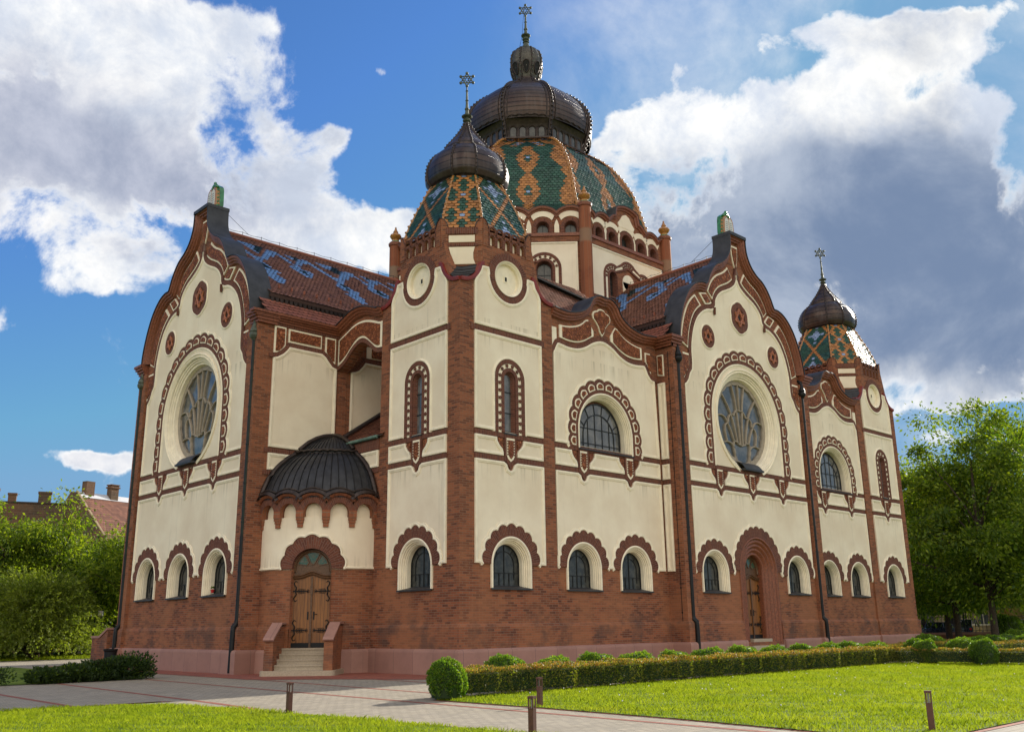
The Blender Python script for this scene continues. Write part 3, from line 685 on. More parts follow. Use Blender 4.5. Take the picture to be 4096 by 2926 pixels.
def make_tower():
    root_off = Vector((CX, CY, 0))
    br = MB(); pl = MB(); zt = 14.05
    fr = [Fr((0, 0, 0), (1, 0, 0), (0, -1, 0)), Fr((T, 0, 0), (0, 1, 0), (1, 0, 0)), Fr((T, T, 0), (-1, 0, 0), (0, 1, 0)), Fr((0, T, 0), (0, -1, 0), (-1, 0, 0))]
    c = T/2
    sh = [(0, zt), (.3, 14.09), (.55, 14.2), (.75, 14.38), (.9, 14.62), (1.0, 14.85), (1.14, 14.92)]
    for k in range(8):                                                 # angle piers with round tops, one half on each face
        a, b = OCT[k], OCT[(k+1) % 8]; sdv = Vector((b[0]-a[0], b[1]-a[1], 0)); L = sdv.length; F = Fr((a[0], a[1], 0), sdv, Vector((sdv.y, -sdv.x, 0)))
        for q in (lambda x: x, lambda x: L-x):
            br.plate(F, [[(q(x), z) for x, z in ((0, 15.65), (.27, 15.65), (.27, 16.42), (.22, 16.58), (.12, 16.72), (0, 16.77))]], -.25, .025, 'brick', back=True)
            br.sweep(F, [(q(x), z+.01) for x, z in ((.28, 16.42), (.23, 16.59), (.12, 16.73), (0, 16.78))], [(-.01, .05), (.02, .05), (.02, -.26), (-.01, -.26)], 'copper_dark')
    for F in fr:
        out = [(0, 0), (T-.45, 0), (T-.45, 14.11)]+[(T-x, z) for x, z in reversed(sh) if x > .5]+[(3.69, 16.38), (1.14, 16.38)]+list(reversed(sh))
        holes = [awin(c), arch(c, .28, 8.5, 10.55, 16, 1), circ(c, 14.56, .66, 32)]+[arch(c+(k-2)*.4, .105, 15.74, 16.03, 8, 1) for k in range(5)]
        br.plate(F, [out]+holes, -.45, 0, 'brick')
        # plaster
        lowpanel(pl, F, .676, T-.676, 3.71, 7.38, [c], [(c, 1.36, 1.36)])
        for q in (rect(.676, c-.68, 8.49, 12.17),): pass
        panelgap(pl, F, rect(.676, T-.676, 8.49, 12.17), [arch(c, .45, 8.5, 10.55, 16, 1)], c-.80, c+.80)
        pl.box(F, .5, T-.5, 12.17, 12.39, 0, .04, 'brick_soldier')
        tp = [(.676, 12.41), (T-.676, 12.41), (T-.676, 14.08), (T-.78, 14.32), (T-.95, 14.5), (T-1.02, 14.78), (T-1.4, 14.8), (T-1.45, 14.55)]+[(c+1.0*cos(a), 14.56-1.0*sin(a)) for a in np.linspace(.1, pi-.1, 17)]+[(1.45, 14.55), (1.4, 14.8), (1.02, 14.78), (.95, 14.5), (.78, 14.32), (.676, 14.08)]
        panel(pl, F, tp)
        lowering(pl, F, c); slitgroup(pl, F, c); belt(pl, F, .676, T-.676, [c])
        # ringed round recess
        N = 88; ci = [(c-.70*sin(2*pi*i/N), 14.56-.70*cos(2*pi*i/N)) for i in range(N)]
        co = [(c-(.99+.05*abs(sin(pi*11*i/N*1)))*sin(2*pi*i/N), 14.56-(.99+.05*abs(sin(pi*11*i/N)))*cos(2*pi*i/N)) for i in range(N)]
        pl.strip(F, ci, co, 0, .06, 'brick_soldier', closed=True)
        pl.sweep(F, circ(c, 14.56, .72), [(0, 0), (0, .09), (-.0, .09), (.05, .06), (.06, .02), (.1, -.0), (.11, -.12)], 'cream_trim', closed=True)
        pl.disc(F, c, 14.56, .68, -.14, -.12, 'cream_trim', 32); pl.box(F, c-.09, c+.09, 14.45, 14.72, -.12, -.095, 'cream_trim'); pl.box(F, c-.05, c+.05, 14.5, 14.67, -.1, -.09, 'black_hole')
        for k in range(5):
            x = c+(k-2)*.4; pl.plate(F, [arch(x, .12, 15.72, 16.03, 8, 1)], -.13, -.12, 'plaster')
            pl.sweep(F, arch(x, .13, 15.74, 16.03, 10, 1), [(0, 0), (0, .03), (.07, .03), (.07, 0)], 'brick_soldier')
            pl.plate(F, [arch(x, .2, 16.30, 16.33, 10, 1, .19)], -.25, .0, 'brick', back=True)
            pl.sweep(F, arch(x, .19, 16.2, 16.33, 10, 1, .18), [(-.05, .0), (-.05, .035), (.0, .05), (.02, .05), (.03, -.26)], 'brick_soldier')
        # curved red rim of the shoulders
        for s in (1, -1):
            P = [(x if s == 1 else T-x, z) for x, z in cr(sh, 4)]
            pl.sweep(F, P, [(-.09*s, 0), (-.09*s, .08), (.0, .10), (.05*s, .10), (.06*s, -.1)], 'red_rim')
    # diagonal faces and merlons
    for k in range(4):
        a, b = OCT[2*k-1], OCT[2*k]; sdv = Vector((b[0]-a[0], b[1]-a[1], 0)); L = sdv.length; n = Vector((sdv.y, -sdv.x, 0)).normalized()
        F = Fr((a[0], a[1], 0), sdv, n)
        br.plate(F, [rect(0, L, 13.9, 16.38)], -.45, 0, 'brick'); m = L/2
        pl.plate(F, [rect(m-.5, m+.5, 15.78, 16.06)], 0, .03, 'plaster'); pl.box(F, m-.62, m+.62, 16.12, 16.38, 0, .05, 'brick_soldier')
        pl.box(F, m-.62, m+.62, 15.62, 15.72, 0, .04, 'brick_soldier')
        w = [(m-.5, 15.58), (m-.44, 15.35), (m-.44, 15.1), (m-.52, 14.88), (m+.52, 14.88), (m+.44, 15.1), (m+.44, 15.35), (m+.5, 15.58)]
        pl.plate(F, [w], 0, .03, 'plaster')
        # lead-coloured scoop over the corner
        cor = Vector(((0, 0), (T, 0), (T, T), (0, T))[k] + (0,)); rows = []
        A, B = Vector((*a, 0)), Vector((*b, 0))
        for i in range(7):
            t = i/6; z = 14.06+.82*(t**1.6); rows.append([cor.lerp(A, t)+Vector((0, 0, z)), (cor.lerp(A, t)+cor.lerp(B, t))/2+Vector((0, 0, z-.10*t)), cor.lerp(B, t)+Vector((0, 0, z))])
        pl.grid(rows, 'slate_metal')
        for i in (3, 4, 5, 6): pl.tube([p+Vector((0, 0, .012)) for p in rows[i]], .014, 'copper_dark', 4, False)
    o = br.build('corner_tower', None); o.parent = syn; o.location = -root_off
    for nm, b in (('plaster_face', pl),):
        p = b.build(nm, None); p.parent = o
    cen = (T/2, T/2); vert = [(x-T/2, y-T/2) for x, y in OCT]
    def sub(x): x.location = (0, 0, 0); x.parent = o; return x
    ob = tiled_dome(cen, vert, TD, .14, .215, pat_tower, 'tile_roof', None); sub(ob)
    [sub(q) for q in ridge_ribs(cen, vert, TD[1:], .055, 'glaze_gold', 'hip_ridge', None, .05, 'glaze_gold', .28)]
    sub(onion(cen, vert, TO, .22, 'copper_brown', 'onion_dome', None))
    [sub(q) for q in ridge_ribs(cen, vert, TO, .05, 'copper_dark', 'dome_rib', None, .035, None, .16)]
    class Dummy: pass
    before = set(bpy.data.objects)
    spire(None, cen, 22.25, 1.95, 1.0, .31)
    for x in set(bpy.data.objects)-before: sub(x)
    return o
tower = make_tower()
copytree(tower, syn, Vector((EX-T, 0, 0))-Vector((CX, CY, 0)))
copytree(tower, syn, Vector((0, EY-T, 0))-Vector((CX, CY, 0)))
window(Fr((T/2, 0, 0), (1, 0, 0), (0, -1, 0)), 0); window(Fr((0, T/2, 0), (0, -1, 0), (-1, 0, 0)), 0)
window(Fr((EX-T/2, 0, 0), (1, 0, 0), (0, -1, 0)), 0)
for F in (Fr((T/2, 0, 0), (1, 0, 0), (0, -1, 0)), Fr((0, T/2, 0), (0, -1, 0), (-1, 0, 0)), Fr((EX-T/2, 0, 0), (1, 0, 0), (0, -1, 0))):
    window(F, 0, .285, 8.46, 10.55, [(a, b*.4) for a, b in BRV], -.13, .03, 'slit', sillw=.06, glassm='glass_bright')

# ---------- side bays with the wavy parapet
CT = [(-3.12, 13.92), (-2.6, 13.86), (-2.1, 13.9), (-1.62, 14.02), (-1.25, 14.2), (-.98, 14.44), (-.80, 14.74), (-.55, 14.95), (-.28, 15.02), (0, 14.98), (.28, 15.02), (.55, 14.95), (.80, 14.74), (.98, 14.44), (1.25, 14.2), (1.62, 14.02), (2.1, 13.9), (2.6, 13.86), (3.3, 13.92), (3.72, 13.95)]
CF = [(-3.12, 12.1), (-2.98, 12.2), (-2.84, 12.45), (-2.7, 12.56), (-2.15, 12.5), (-1.6, 12.53), (-1.1, 12.7), (-.6, 12.98), (0, 13.14), (.6, 12.98), (1.1, 12.7), (1.6, 12.53), (2.15, 12.5), (2.7, 12.56), (2.84, 12.45), (2.98, 12.2), (3.2, 12.0), (3.6, 11.95)]
CORN = [(-.30, .02), (-.28, .05), (-.26, .12), (-.20, .13), (-.17, .20), (-.10, .21), (-.07, .28), (.0, .30), (.03, .30), (.04, -.3)]
def frieze(mb, F, lo, hi, m='terracotta', e=.07, d=.05):
    """terracotta relief between two matching curves with a cream border"""
    mb.strip(F, lo, hi, 0, d, 'cream_trim'); n = len(lo)
    a = [lerp2(p, q, e/max(.2, math.dist(p, q))) for p, q in zip(lo, hi)]; b = [lerp2(p, q, 1-e/max(.2, math.dist(p, q))) for p, q in zip(lo, hi)]
    k = max(1, int(round(n*.045))); mb.strip(F, a[k:-k], b[k:-k], d, d+.035, m)
def bay(F, mirrored):
    fl = (lambda P: [(-a, b) for a, b in reversed(P)]) if mirrored else (lambda P: P)
    br = MB(); pl = MB(); ct = fl(cr(CT, 4)); cf = fl(cr(CF, 4)); e0, e1 = ct[0][0], ct[-1][0]
    br.plate(F, [[(e0, 0), (e1, 0)]+list(reversed(ct)), awin(-1.57), awin(1.57), arch(0, 1.66, 8.40, 9.17, 32, 2)], -.45, 0, 'brick', back=True)
    br.sweep(F, ct, CORN, 'cornice_brick'); br.sweep(F, ct, [(.03, .34), (.07, .33), (.07, -.75), (.0, -.75)], 'slate_metal')
    o = br.build('wall_bay', syn)
    lo, hi = sorted((fl([(-3.05, 0), (3.5, 0)])[0][0], fl([(-3.05, 0), (3.5, 0)])[1][0]))
    up = [(lo, 8.49), (hi, 8.49)]+[p for p in reversed(cf) if lo < p[0] < hi]
    panelgap(pl, F, up, [arch(0, 1.7, 8.5, 9.17, 32, 1)], -2.25, 2.25)
    pl.sweep(F, cf, [(-.02, 0), (-.02, .07), (.18, .07), (.18, 0)], 'brick_soldier')
    lowpanel(pl, F, lo, hi, 3.71, 7.38, [-1.43, 1.43], [(-1.57, 1.36, 1.36), (1.57, 1.36, 1.36)])
    belt(pl, F, lo, hi, [-1.43, 1.43])
    for c in (-1.57, 1.57): lowering(pl, F, c)
    scalring(pl, F, 0, 1.68, 8.42, 9.17, .52, 14, .10, cells=True)
    # three frieze fields
    g = lambda P, x: next((lerp2(P[i], P[i+1], (x-P[i][0])/(P[i+1][0]-P[i][0]))[1] for i in range(len(P)-1) if P[i][0] <= x <= P[i+1][0]), 13)
    for sg in (-1, 1):
        X = [x*sg for x in np.linspace(.55, 2.62, 14)]
        if sg == -1: X = X[::-1]
        loc = [(x, g(cf, x)+.26) for x in X]; hic = []
        for x in X: hic.append((x, min(g(ct, x)-.50, 14.0 if abs(x) > 1.0 else 13.5+.62*(abs(x)-.55)/.45)))
        frieze(pl, F, loc, hic)
    hrt = [(0, 13.36), (.13, 13.52), (.22, 13.75), (.36, 13.92), (.54, 14.08), (.58, 14.24), (.52, 14.38), (.38, 14.45), (.27, 14.46), (.18, 14.56), (0, 14.60)]
    hrt = hrt+[(-a, b) for a, b in reversed(hrt[1:-1])]
    pl.plate(F, [hrt], 0, .05, 'cream_trim'); pl.plate(F, [[(a*.86, 14.05+(b-14.05)*.86) for a, b in hrt]], .05, .09, 'terracotta')
    for sg in ((1,) if not mirrored else (-1,)):
        q = [(2.86, 13.2), (3.2, 13.2), (3.2, 12.28), (3.08, 12.34), (2.98, 12.6), (2.86, 12.78)]; q = [(a*sg, b) for a, b in q]
        pl.plate(F, [q], 0, .05, 'cream_trim'); pl.plate(F, [[(3.05*sg+(a-3.05*sg)*.72, 12.8+(b-12.8)*.82) for a, b in q]], .05, .085, 'terracotta')
    q = [(2.8, 13.2), (3.1, 13.2), (3.1, 12.3), (2.98, 12.36), (2.9, 12.6), (2.8, 12.7)]; sg = -1 if not mirrored else 1
    pl.plate(F, [[(a*sg, b) for a, b in q]], 0, .05, 'cream_trim')
    pl.build('plaster_face', o)
    window(F, 0, 1.68, 8.40, 9.17, REV, -.38, .36, 'big', glassm='glass_bright')
    for c in (-1.57, 1.57): window(F, c)
bay(B1, False); bay(B2, True)

# ---------- big ogee gables
GO = [(.62, 20.30), (.62, 19.9), (.68, 19.5), (.86, 19.1), (1.12, 18.78), (1.5, 18.5), (1.95, 18.28), (2.3, 17.98), (2.58, 17.6), (2.78, 17.22), (2.92, 17.04), (3.25, 17.03), (3.7, 16.9), (4.15, 16.6), (4.55, 16.15), (4.88, 15.55), (5.12, 14.9), (5.24, 14.4), (5.28, 14.0)]
GI = [(.0, 18.30), (.02, 18.2), (.06, 18.05), (.16, 17.85), (.32, 17.68), (.62, 17.48), (1.0, 17.30), (1.4, 17.12), (1.75, 16.86), (1.98, 16.55), (2.06, 16.22), (2.32, 16.02), (2.75, 15.92), (3.2, 15.68), (3.62, 15.28), (3.92, 14.75), (4.1, 14.2), (4.18, 13.8), (4.2, 13.55)]
def gable(F, kind):
    go = cr(GO, 4); gi = cr(GI, 4); full = mir(go)+go; inn = mir(gi)[:-1]+gi; br = MB(); pl = MB(); D = .62
    foot = [(-5.75, 0), (5.75, 0), (5.75, 13.98), (5.28, 13.98)]
    shift = 0
    holes = [circ(0, 10.78, 2.5, 48)]
    if kind == 'S': holes += [awin(-3.42), awin(3.42), arch(0, 1.52, .75, 3.85, 32, 2)]; lw = (-3.42, 3.42)
    else: holes += [awin(x) for x in (-3.28, 0, 3.28)]; lw = (-3.28, 0, 3.28)
    outer = foot+list(reversed(go))+list(reversed([(-a, b) for a, b in reversed(go)][::1]))[0:0]
    outer = [(-5.75, 0), (5.75, 0), (5.75, 13.98)]+list(reversed(go))+[(-a, b) for a, b in go]+[(-5.75, 13.98)]
    br.plate(F, [outer]+holes, -D, 0, 'brick', back=True)
    for s in (-1, 1):
        a, b = sorted((s*5.0, s*5.76)); br.box(F, a, b, 0, 13.49, 0, .16, 'brick')
    o = br.build('gable', syn)
    # cornice + metal coping
    c = MB(); c.sweep(F, full, CORN, 'cornice_brick')
    for s in (-1, 1):                                                  # returned cornice at the gable foot
        a, b = sorted((s*5.2, s*6.02))
        for k, (z0, z1, dd) in enumerate(((13.5, 13.62, .20), (13.62, 13.74, .26), (13.74, 13.86, .34), (13.86, 13.98, .40))):
            e = (k-3)*.05; c.box(F, (a if s > 0 else a-e), (b+e if s > 0 else b), z0, z1, -.7, dd, 'cornice_brick')
    c.build('cornice', o)
    k = MB(); k.sweep(F, full, [(.04, .34), (.085, .34), (.085, -.70), (.0, -.70)], 'slate_metal', smooth=False); k.box(F, -.72, .72, 20.26, 20.42, -.72, .36, 'slate_metal'); k.build('coping', o)
    # plaster field
    lowf = [(4.84, 11.95), (4.72, 12.02), (4.56, 12.2), (4.42, 12.5), (4.24, 12.72), (4.2, 13.0), (4.2, 13.55)]
    field = [(-4.84, 8.49), (4.84, 8.49)]+lowf+list(reversed(gi))+[(-a, b) for a, b in gi]+[(-a, b) for a, b in reversed(lowf)]
    # remove duplicate points
    f2 = []
    for p in field:
        if not f2 or math.dist(p, f2[-1]) > 1e-3: f2.append(p)
    panelgap(pl, F, f2, [circ(0, 10.78, 2.55, 48)], -3.5, 3.5)
    edge = [(4.84, 11.95)]+lowf[1:]+list(reversed(gi))[1:]
    edge = edge+[(-a, b) for a, b in reversed(edge)][1:]
    pl.sweep(F, edge, [(.0, 0), (.0, .075), (-.19, .075), (-.19, 0)], 'brick_soldier')
    n = len(gi); fr = lambda i, t: lerp2(gi[i], go[i], t)
    for sg in (1, -1):
        G = lambda p: (p[0]*sg, p[1])
        for i0, i1 in ((14, 38), (41, 47), (50, 71)):
            loc = [G(fr(i, .19)) for i in range(i0, i1+1)]; hic = [G(fr(i, .67)) for i in range(i0, i1+1)]; frieze(pl, F, loc, hic, e=.085)
        # hanging bracket field at the foot
        q = [(4.36, 13.42), (5.0, 13.42), (5.0, 12.12), (4.88, 12.16), (4.74, 12.34), (4.62, 12.56), (4.4, 12.74)]
        pl.plate(F, [[G(p) for p in (q if sg == 1 else q[::-1])]], 0, .05, 'cream_trim'); pl.plate(F, [[G((4.7+(a-4.7)*.76, 12.85+(b-12.85)*.82)) for a, b in q]], .05, .085, 'terracotta')
        pl.tube([F(sg*2.16, 15.75, .1), F(sg*2.16, 16.1, .12)], .06, 'brick_soldier', 6)
    ap = [(0, 18.52), (.16, 18.9), (.26, 19.35), (.30, 19.85), (-.30, 19.85), (-.26, 19.35), (-.16, 18.9)]
    pl.plate(F, [ap], 0, .05, 'cream_trim'); pl.plate(F, [[(a*.7, 19.3+(b-19.3)*.8) for a, b in ap]], .05, .085, 'terracotta')
    # belt, lower plaster
    belt(pl, F, -4.84, 4.84, [-2.6, 0, 2.6])
    zb = 3.71 if kind == 'W' else 4.22
    lowpanel(pl, F, -4.84, 4.84, zb, 7.38, [-2.6, 0, 2.6], [(x, 1.36 if kind == 'W' else 1.26, 1.36 if kind == 'W' else .86) for x in lw]+([(0, 1.93, 1.55)] if kind == 'S' else []))
    for x in lw: lowering(pl, F, x)
    if kind == 'S':
        for x in (-1.9, 1.9, -4.9, 4.9): pass
        scalring(pl, F, 0, 1.52, 3.85, 3.85, .42, 13, .10)
    else:
        pass
    scalring(pl, F, 0, 2.92, 8.46, 10.75, .52, 21, .12, cells=True)
    pl.sweep(F, archsamp(0, 2.90, 8.46, 10.75, 60), [(0, 0), (0, .06), (-.05, .085), (-.09, .05), (-.13, .05), (-.14, .03)], 'cream_trim')
    pl.build('plaster_face', o)
    # rosettes with stars
    for x, z, r in ((0, 16.05, .76), (-2.79, 14.55, .56), (2.79, 14.55, .56)):
        m = MB(); N = 64; lob = 12 if r > .6 else 14; am = .05 if r > .6 else .0
        ro = [(x+(r+am*abs(sin(3*2*pi*i/N)))*cos(2*pi*i/N)*.92, z+(r+am*abs(sin(3*2*pi*i/N)))*sin(2*pi*i/N)) for i in range(N)]
        ri = [(x+r*.66*cos(2*pi*i/N)*.92, z+r*.66*sin(2*pi*i/N)) for i in range(N)]
        m.strip(F, ri, ro, .0, .075, 'brick_soldier', closed=True); m.plate(F, [ri], .0, .037, 'brick_soldier')
        m.sweep(F, ro[::-1], [(0, 0), (0, .08), (.04, .085), (.07, .05), (.09, .045)], 'cream_trim', closed=True)
        for s in (0, 1):
            pts = [(x+r*.60*sin(2*pi*i/3+pi*s)*.92, z+r*.60*cos(2*pi*i/3+pi*s)) for i in range(3)]
            for i in range(3): m.tube([F(*pts[i], .07), F(*pts[(i+1) % 3], .07)], .055*r/.76, 'terracotta_plain', 5, False)
        m.disc(F, x, z, r*.16, .037, .05, 'black_hole', 6)
        m.build('rosette', o)
    # rose window
    rw = MB(); rp = [(0, .03), (.0, .09), (-.05, .10), (-.09, .05), (-.12, .05), (-.16, .08), (-.2, .05), (-.22, -.02), (-.28, -.03), (-.30, -.08), (-.36, -.09), (-.38, -.15), (-.46, -.17), (-.52, -.45)]
    base = [(2.5*sin(a), 10.78-2.5*cos(a)*(1.0)) for a in np.linspace(radians(22), 2*pi-radians(22), 60)]
    rw.sweep(F, [(-p[0], p[1]) for p in base][::1], [(a_+.12, b_) for a_, b_ in rp], 'cream_trim', smooth=False)
    ro = rw.build('window', syn); gm = MB(); gr = 2.02; gz = 10.82; gd = -.42
    gm.disc(F, 0, gz, gr+.05, gd-.02, gd, 'glass_bright', 48); gm.build('pane', ro)
    fm = MB(); N = 132; ri = []; 
    sc = [((gr-.10-.045*abs(sin(pi*24*i/N)))*sin(2*pi*i/N), gz-(gr-.10-.045*abs(sin(pi*24*i/N)))*cos(2*pi*i/N)) for i in range(N)]
    ou = [((gr+.1)*sin(2*pi*i/N), gz-(gr+.1)*cos(2*pi*i/N)) for i in range(N)]; fm.strip(F, sc, ou, gd, gd+.09, 'window_timber', closed=True)
    def tr(pts, wd=.037): P = cr(pts, 6); fm.sweep(F, P, [(-wd, gd), (-wd, gd+.06), (-wd*.5, gd+.10), (wd*.5, gd+.10), (wd, gd+.06), (wd, gd)], 'window_timber')
    for s in (1, -1):
        M_ = lambda L: [(a*s, b) for a, b in L]
        tr(M_([(.1, 9.75), (.15, 10.6), (.3, 11.8), (.55, 12.72)])); tr(M_([(.32, 9.78), (.5, 10.5), (.85, 11.4), (1.5, 12.2)]))
        tr(M_([(.6, 9.85), (.85, 10.4), (1.2, 10.9), (1.5, 11.05), (1.9, 11.0)])); tr(M_([(.62, 8.95), (.62, 9.4), (.8, 9.72), (1.15, 9.82), (1.5, 9.75)]))
        tr(M_([(0, 9.72), (.25, 9.8), (.5, 9.9), (.66, 9.8), (.68, 9.45), (.55, 9.1), (.4, 8.85)]))
        tr(M_([(0, 11.42), (.22, 11.45), (.42, 11.28), (.5, 11.15)])); tr(M_([(.5, 11.15), (.72, 11.18), (.95, 11.0), (1.0, 10.75)])); tr(M_([(1.0, 10.75), (1.25, 10.6), (1.32, 10.3), (1.2, 9.85)]))
    tr([(0, 11.42), (0, 12.8)], .03)
    fm.build('frame', ro)
    sm = MB(); rows = []
    for i in range(9):
        t = i/8; rows.append([F(-.75+.0*t, 8.92-.38*t**2.2-.02, gd+.1+t*.55), F(.75, 8.92-.38*t**2.2-.02, gd+.1+t*.55)])
    sm.grid(rows, 'slate_metal', smooth=True); sm.box(F, -.78, .78, 8.44, 8.53, 0, .26, 'slate_metal'); sm.build('sill', ro)
    for x in lw: window(F, x)
    # tablets of the law on top of the gable
    t = MB(); FT = F.sh(0, 20.4, -.18)
    def tabs(k, dz=0): return [(-.42*k, 0), (.42*k, 0), (.46*k, .25), (.42*k, .85), (.36*k, 1.02), (.2*k, 1.14), (.06*k, 1.05), (0, 1.0), (-.06*k, 1.05), (-.2*k, 1.14), (-.36*k, 1.02), (-.42*k, .85), (-.46*k, .25)]
    t.plate(FT, [tabs(1)], -.12, .05, 'glaze_gold', back=True); t.plate(FT, [[(a*.78, .08+b*.84) for a, b in tabs(1)]], .05, .07, 'tablet_white')
    for r_ in range(6):
        for s in (-1, 1):
            for q in range(4): t.box(FT, s*.17-.11+q*.055, s*.17-.08+q*.055, .22+r_*.11, .25+r_*.11, .07, .075, 'lead')
    t.box(FT, -.012, .012, .1, .92, .07, .078, 'glaze_gold')
    t.plate(FT, [[(a*1.02, b*1.12) for a, b in tabs(1)]], -.34, -.12, 'glaze_green', back=True)
    for i in range(10):
        for s in (-1, 1): t.ball(FT(s*(.45-.01*i), .05+i*.1, -.1+.05*(i % 2)), .07, 'glaze_green' if i % 2 else 'glaze_gold', 5)
    for i in range(6): t.ball(FT(.08*(i-2.5), 1.2+.12*sin(pi*i/5), -.08), .09, 'glaze_green', 5)
    t.ball(FT(0, 1.42, -.08), .08, 'glaze_green', 5); t.build('tablets', o)
    return o
gs = gable(GS, 'S'); gw = gable(GW, 'W')

# ---------- door leaf builder (leaf in frame coordinates: c = centre, z0 = threshold)
def doorway(F, c, z0, hw, zt, zs, parent):
    d = MB(); Fd = F
    d.plate(Fd, [[(c-hw, z0), (c+hw, z0)]+[(c+hw-2*hw*i/16, zt-.08+.14*sin(pi*i/16)) for i in range(17)]], -.06, 0, 'oak')
    d.box(Fd, c-.035, c+.035, z0, zt-.02, 0, .04, 'oak_carved'); d.box(Fd, c-hw, c+hw, z0+.01, z0+.18, 0, .012, 'iron')
    for z in (z0+.2, z0+1.9): d.box(Fd, c-.05, c+.05, z, z+.3, .0, .06, 'oak_carved')
    door = d.build('door', parent)
    for zc in (z0+.62, z0+2.02):
        for s in (-1, 1):
            ir = MB()
            x0 = c+s*(hw-.01); tip = c+s*.12
            P = [(x0, zc), (x0+(tip-x0)*.5, zc), (tip, zc)]
            ir.tube([Fd(a, b, .02) for a, b in P], .022, 'iron', 5)
            for q in (1, -1):
                cv = cr([(x0-s*.10, zc), (x0-s*.13, zc+q*.13), (x0-s*.05, zc+q*.26), (x0-s*.10, zc+q*.36), (x0-s*.17, zc+q*.32)], 4)
                ir.tube([Fd(a, b, .02) for a, b in cv], .028, 'iron', 5, r1=.012)
                for j in range(4):
                    bx = x0+(tip-x0)*(.30+.11*j); ir.tube([Fd(bx, zc, .02), Fd(bx-s*.04, zc+q*.06, .02), Fd(bx-s*.10, zc+q*(.10-.012*j), .02)], .014, 'iron', 4, r1=.006)
                ir.tube([Fd(tip+s*.06, zc, .02), Fd(tip+s*.03, zc+q*.07, .02), Fd(tip-s*.03, zc+q*.015, .02)], .014, 'iron', 4, r1=.006)
            ir.build('hinge', door)
    h = MB(); h.box(Fd, c-.11-.025, c-.11+.025, z0+1.0, z0+1.28, .0, .02, 'iron'); h.build('handle', door); h = MB(); h.box(Fd, c+.11-.025, c+.11+.025, z0+1.0, z0+1.28, .0, .02, 'iron')
    h.tube([Fd(c+.11, z0+1.2, .02), Fd(c+.11, z0+1.2, .07), Fd(c+.25, z0+1.18, .07)], .014, 'iron', 5); h.build('handle', door)
    # fanlight
    f = MB(); A = arch(c, hw, zt, zs, 24, 1); f.plate(Fd, [[(c-hw, zt-.02), (c+hw, zt-.02)]+list(reversed(arch(c, hw, zs, zs, 24)))], -.06, -.02, 'oak_carved')
    wav = lambda dz: cr([(c-hw, zt-.02+dz), (c-hw*.55, zt-.0+dz), (c, zt+.12+dz), (c+hw*.55, zt-.0+dz), (c+hw, zt-.02+dz)], 6)
    f.sweep(Fd, wav(0), [(-.08, -.05), (-.08, .05), (-.04, .08), (.0, .04), (.04, .08), (.08, .05), (.08, -.05)], 'oak_carved')
    f.sweep(Fd, arch(c, hw, zs-.1, zs, 24, 1), [(0, -.06), (0, .05), (-.06, .06), (-.10, .02), (-.10, -.05)], 'oak_carved')
    gl = MB()
    for a0, a1, r0, r1 in ((68, 112, .22, .83), (20, 56, .36, .80), (124, 160, .36, .80)):
        lp = [(c+hw*r0*cos(radians(a)), zs+.04+hw*r0*sin(radians(a))) for a in np.linspace(a0+6, a1-6, 5)]+[(c+hw*r1*cos(radians(a)), zs+hw*r1*sin(radians(a))) for a in np.linspace(a1, a0, 8)]
        gl.plate(Fd, [lp], -.02, -.012, 'stained_glass'); f.sweep(Fd, lp[::-1], [(0, -.02), (0, .01), (-.03, .01), (-.03, -.02)], 'oak_carved', closed=True)
    f.build('fanlight_frame', door); gl.build('fanlight_glass', door)
    return door

# ---------- south portal: stepped brick archivolts
pm = MB(); P0 = archsamp(0, 1.52, .0, 3.85, 64)
PPR = [(.02, .0), (.02, .09), (-.06, .09), (-.06, .0), (-.12, -.02), (-.16, .03), (-.22, .01), (-.26, -.1), (-.30, -.12), (-.34, -.06), (-.40, -.08), (-.44, -.2), (-.48, -.22), (-.52, -.16), (-.58, -.18), (-.62, -.32), (-.68, -.34), (-.72, -.28), (-.78, -.30), (-.80, -.46), (-.80, -1.1)]
pm.sweep(GS, P0, [(a, b*.72) for a, b in PPR], 'cornice_brick', smooth=True)
pt = pm.build('portal', syn)
doorway(GS.sh(0, 0, -.50), 0, .88, .72, 3.55, 3.85, syn)
sp_ = MB(); sp_.box(GS, -.76, .76, .0, .88, -1.2, -.02, 'step_stone'); sp_.box(GS, -1.25, 1.25, .0, .60, -1.1, .28, 'step_stone'); sp_.box(GS, -1.9, 1.9, .0, .40, .28, .62, 'step_stone'); sp_.box(GS, -2.1, 2.1, 0, .2, .62, .95, 'step_stone'); sp_.build('steps', syn)

# ---------- ground-hugging courses: granite plinth and moulded ledge round the visible footprint
fm = MB()
PLP = [(-.22, 0), (-.22, .74), (-.20, .81), (-.14, .85), (0, .86)]
LEP = [(-.10, .84), (-.10, 1.56), (-.08, 1.60), (-.04, 1.66), (0, 1.69)]
def skirt(path):
    FH = Fr((0, 0, 0), (1, 0, 0), (0, 0, 1), (0, 1, 0))
    fm.sweep(FH, path, [(-a, d) for a, d in PLP], 'granite'); fm.sweep(FH, path, [(-a, d) for a, d in LEP], 'brick')
g0, g1 = CX-5.75, CX+5.75
S_path = [(EX, EY), (EX, 0), (EX-T, 0), (EX-T, .1), (g1, .1), (g1, -.82), (g1-.76, -.82), (g1-.76, -.66), (CX+1.54, -.66)]
S_path2 = [(CX-1.54, -.66), (g0+.76, -.66), (g0+.76, -.82), (g0, -.82), (g0, .1), (T, .1), (T, 0), (0, 0), (0, 5.08)]
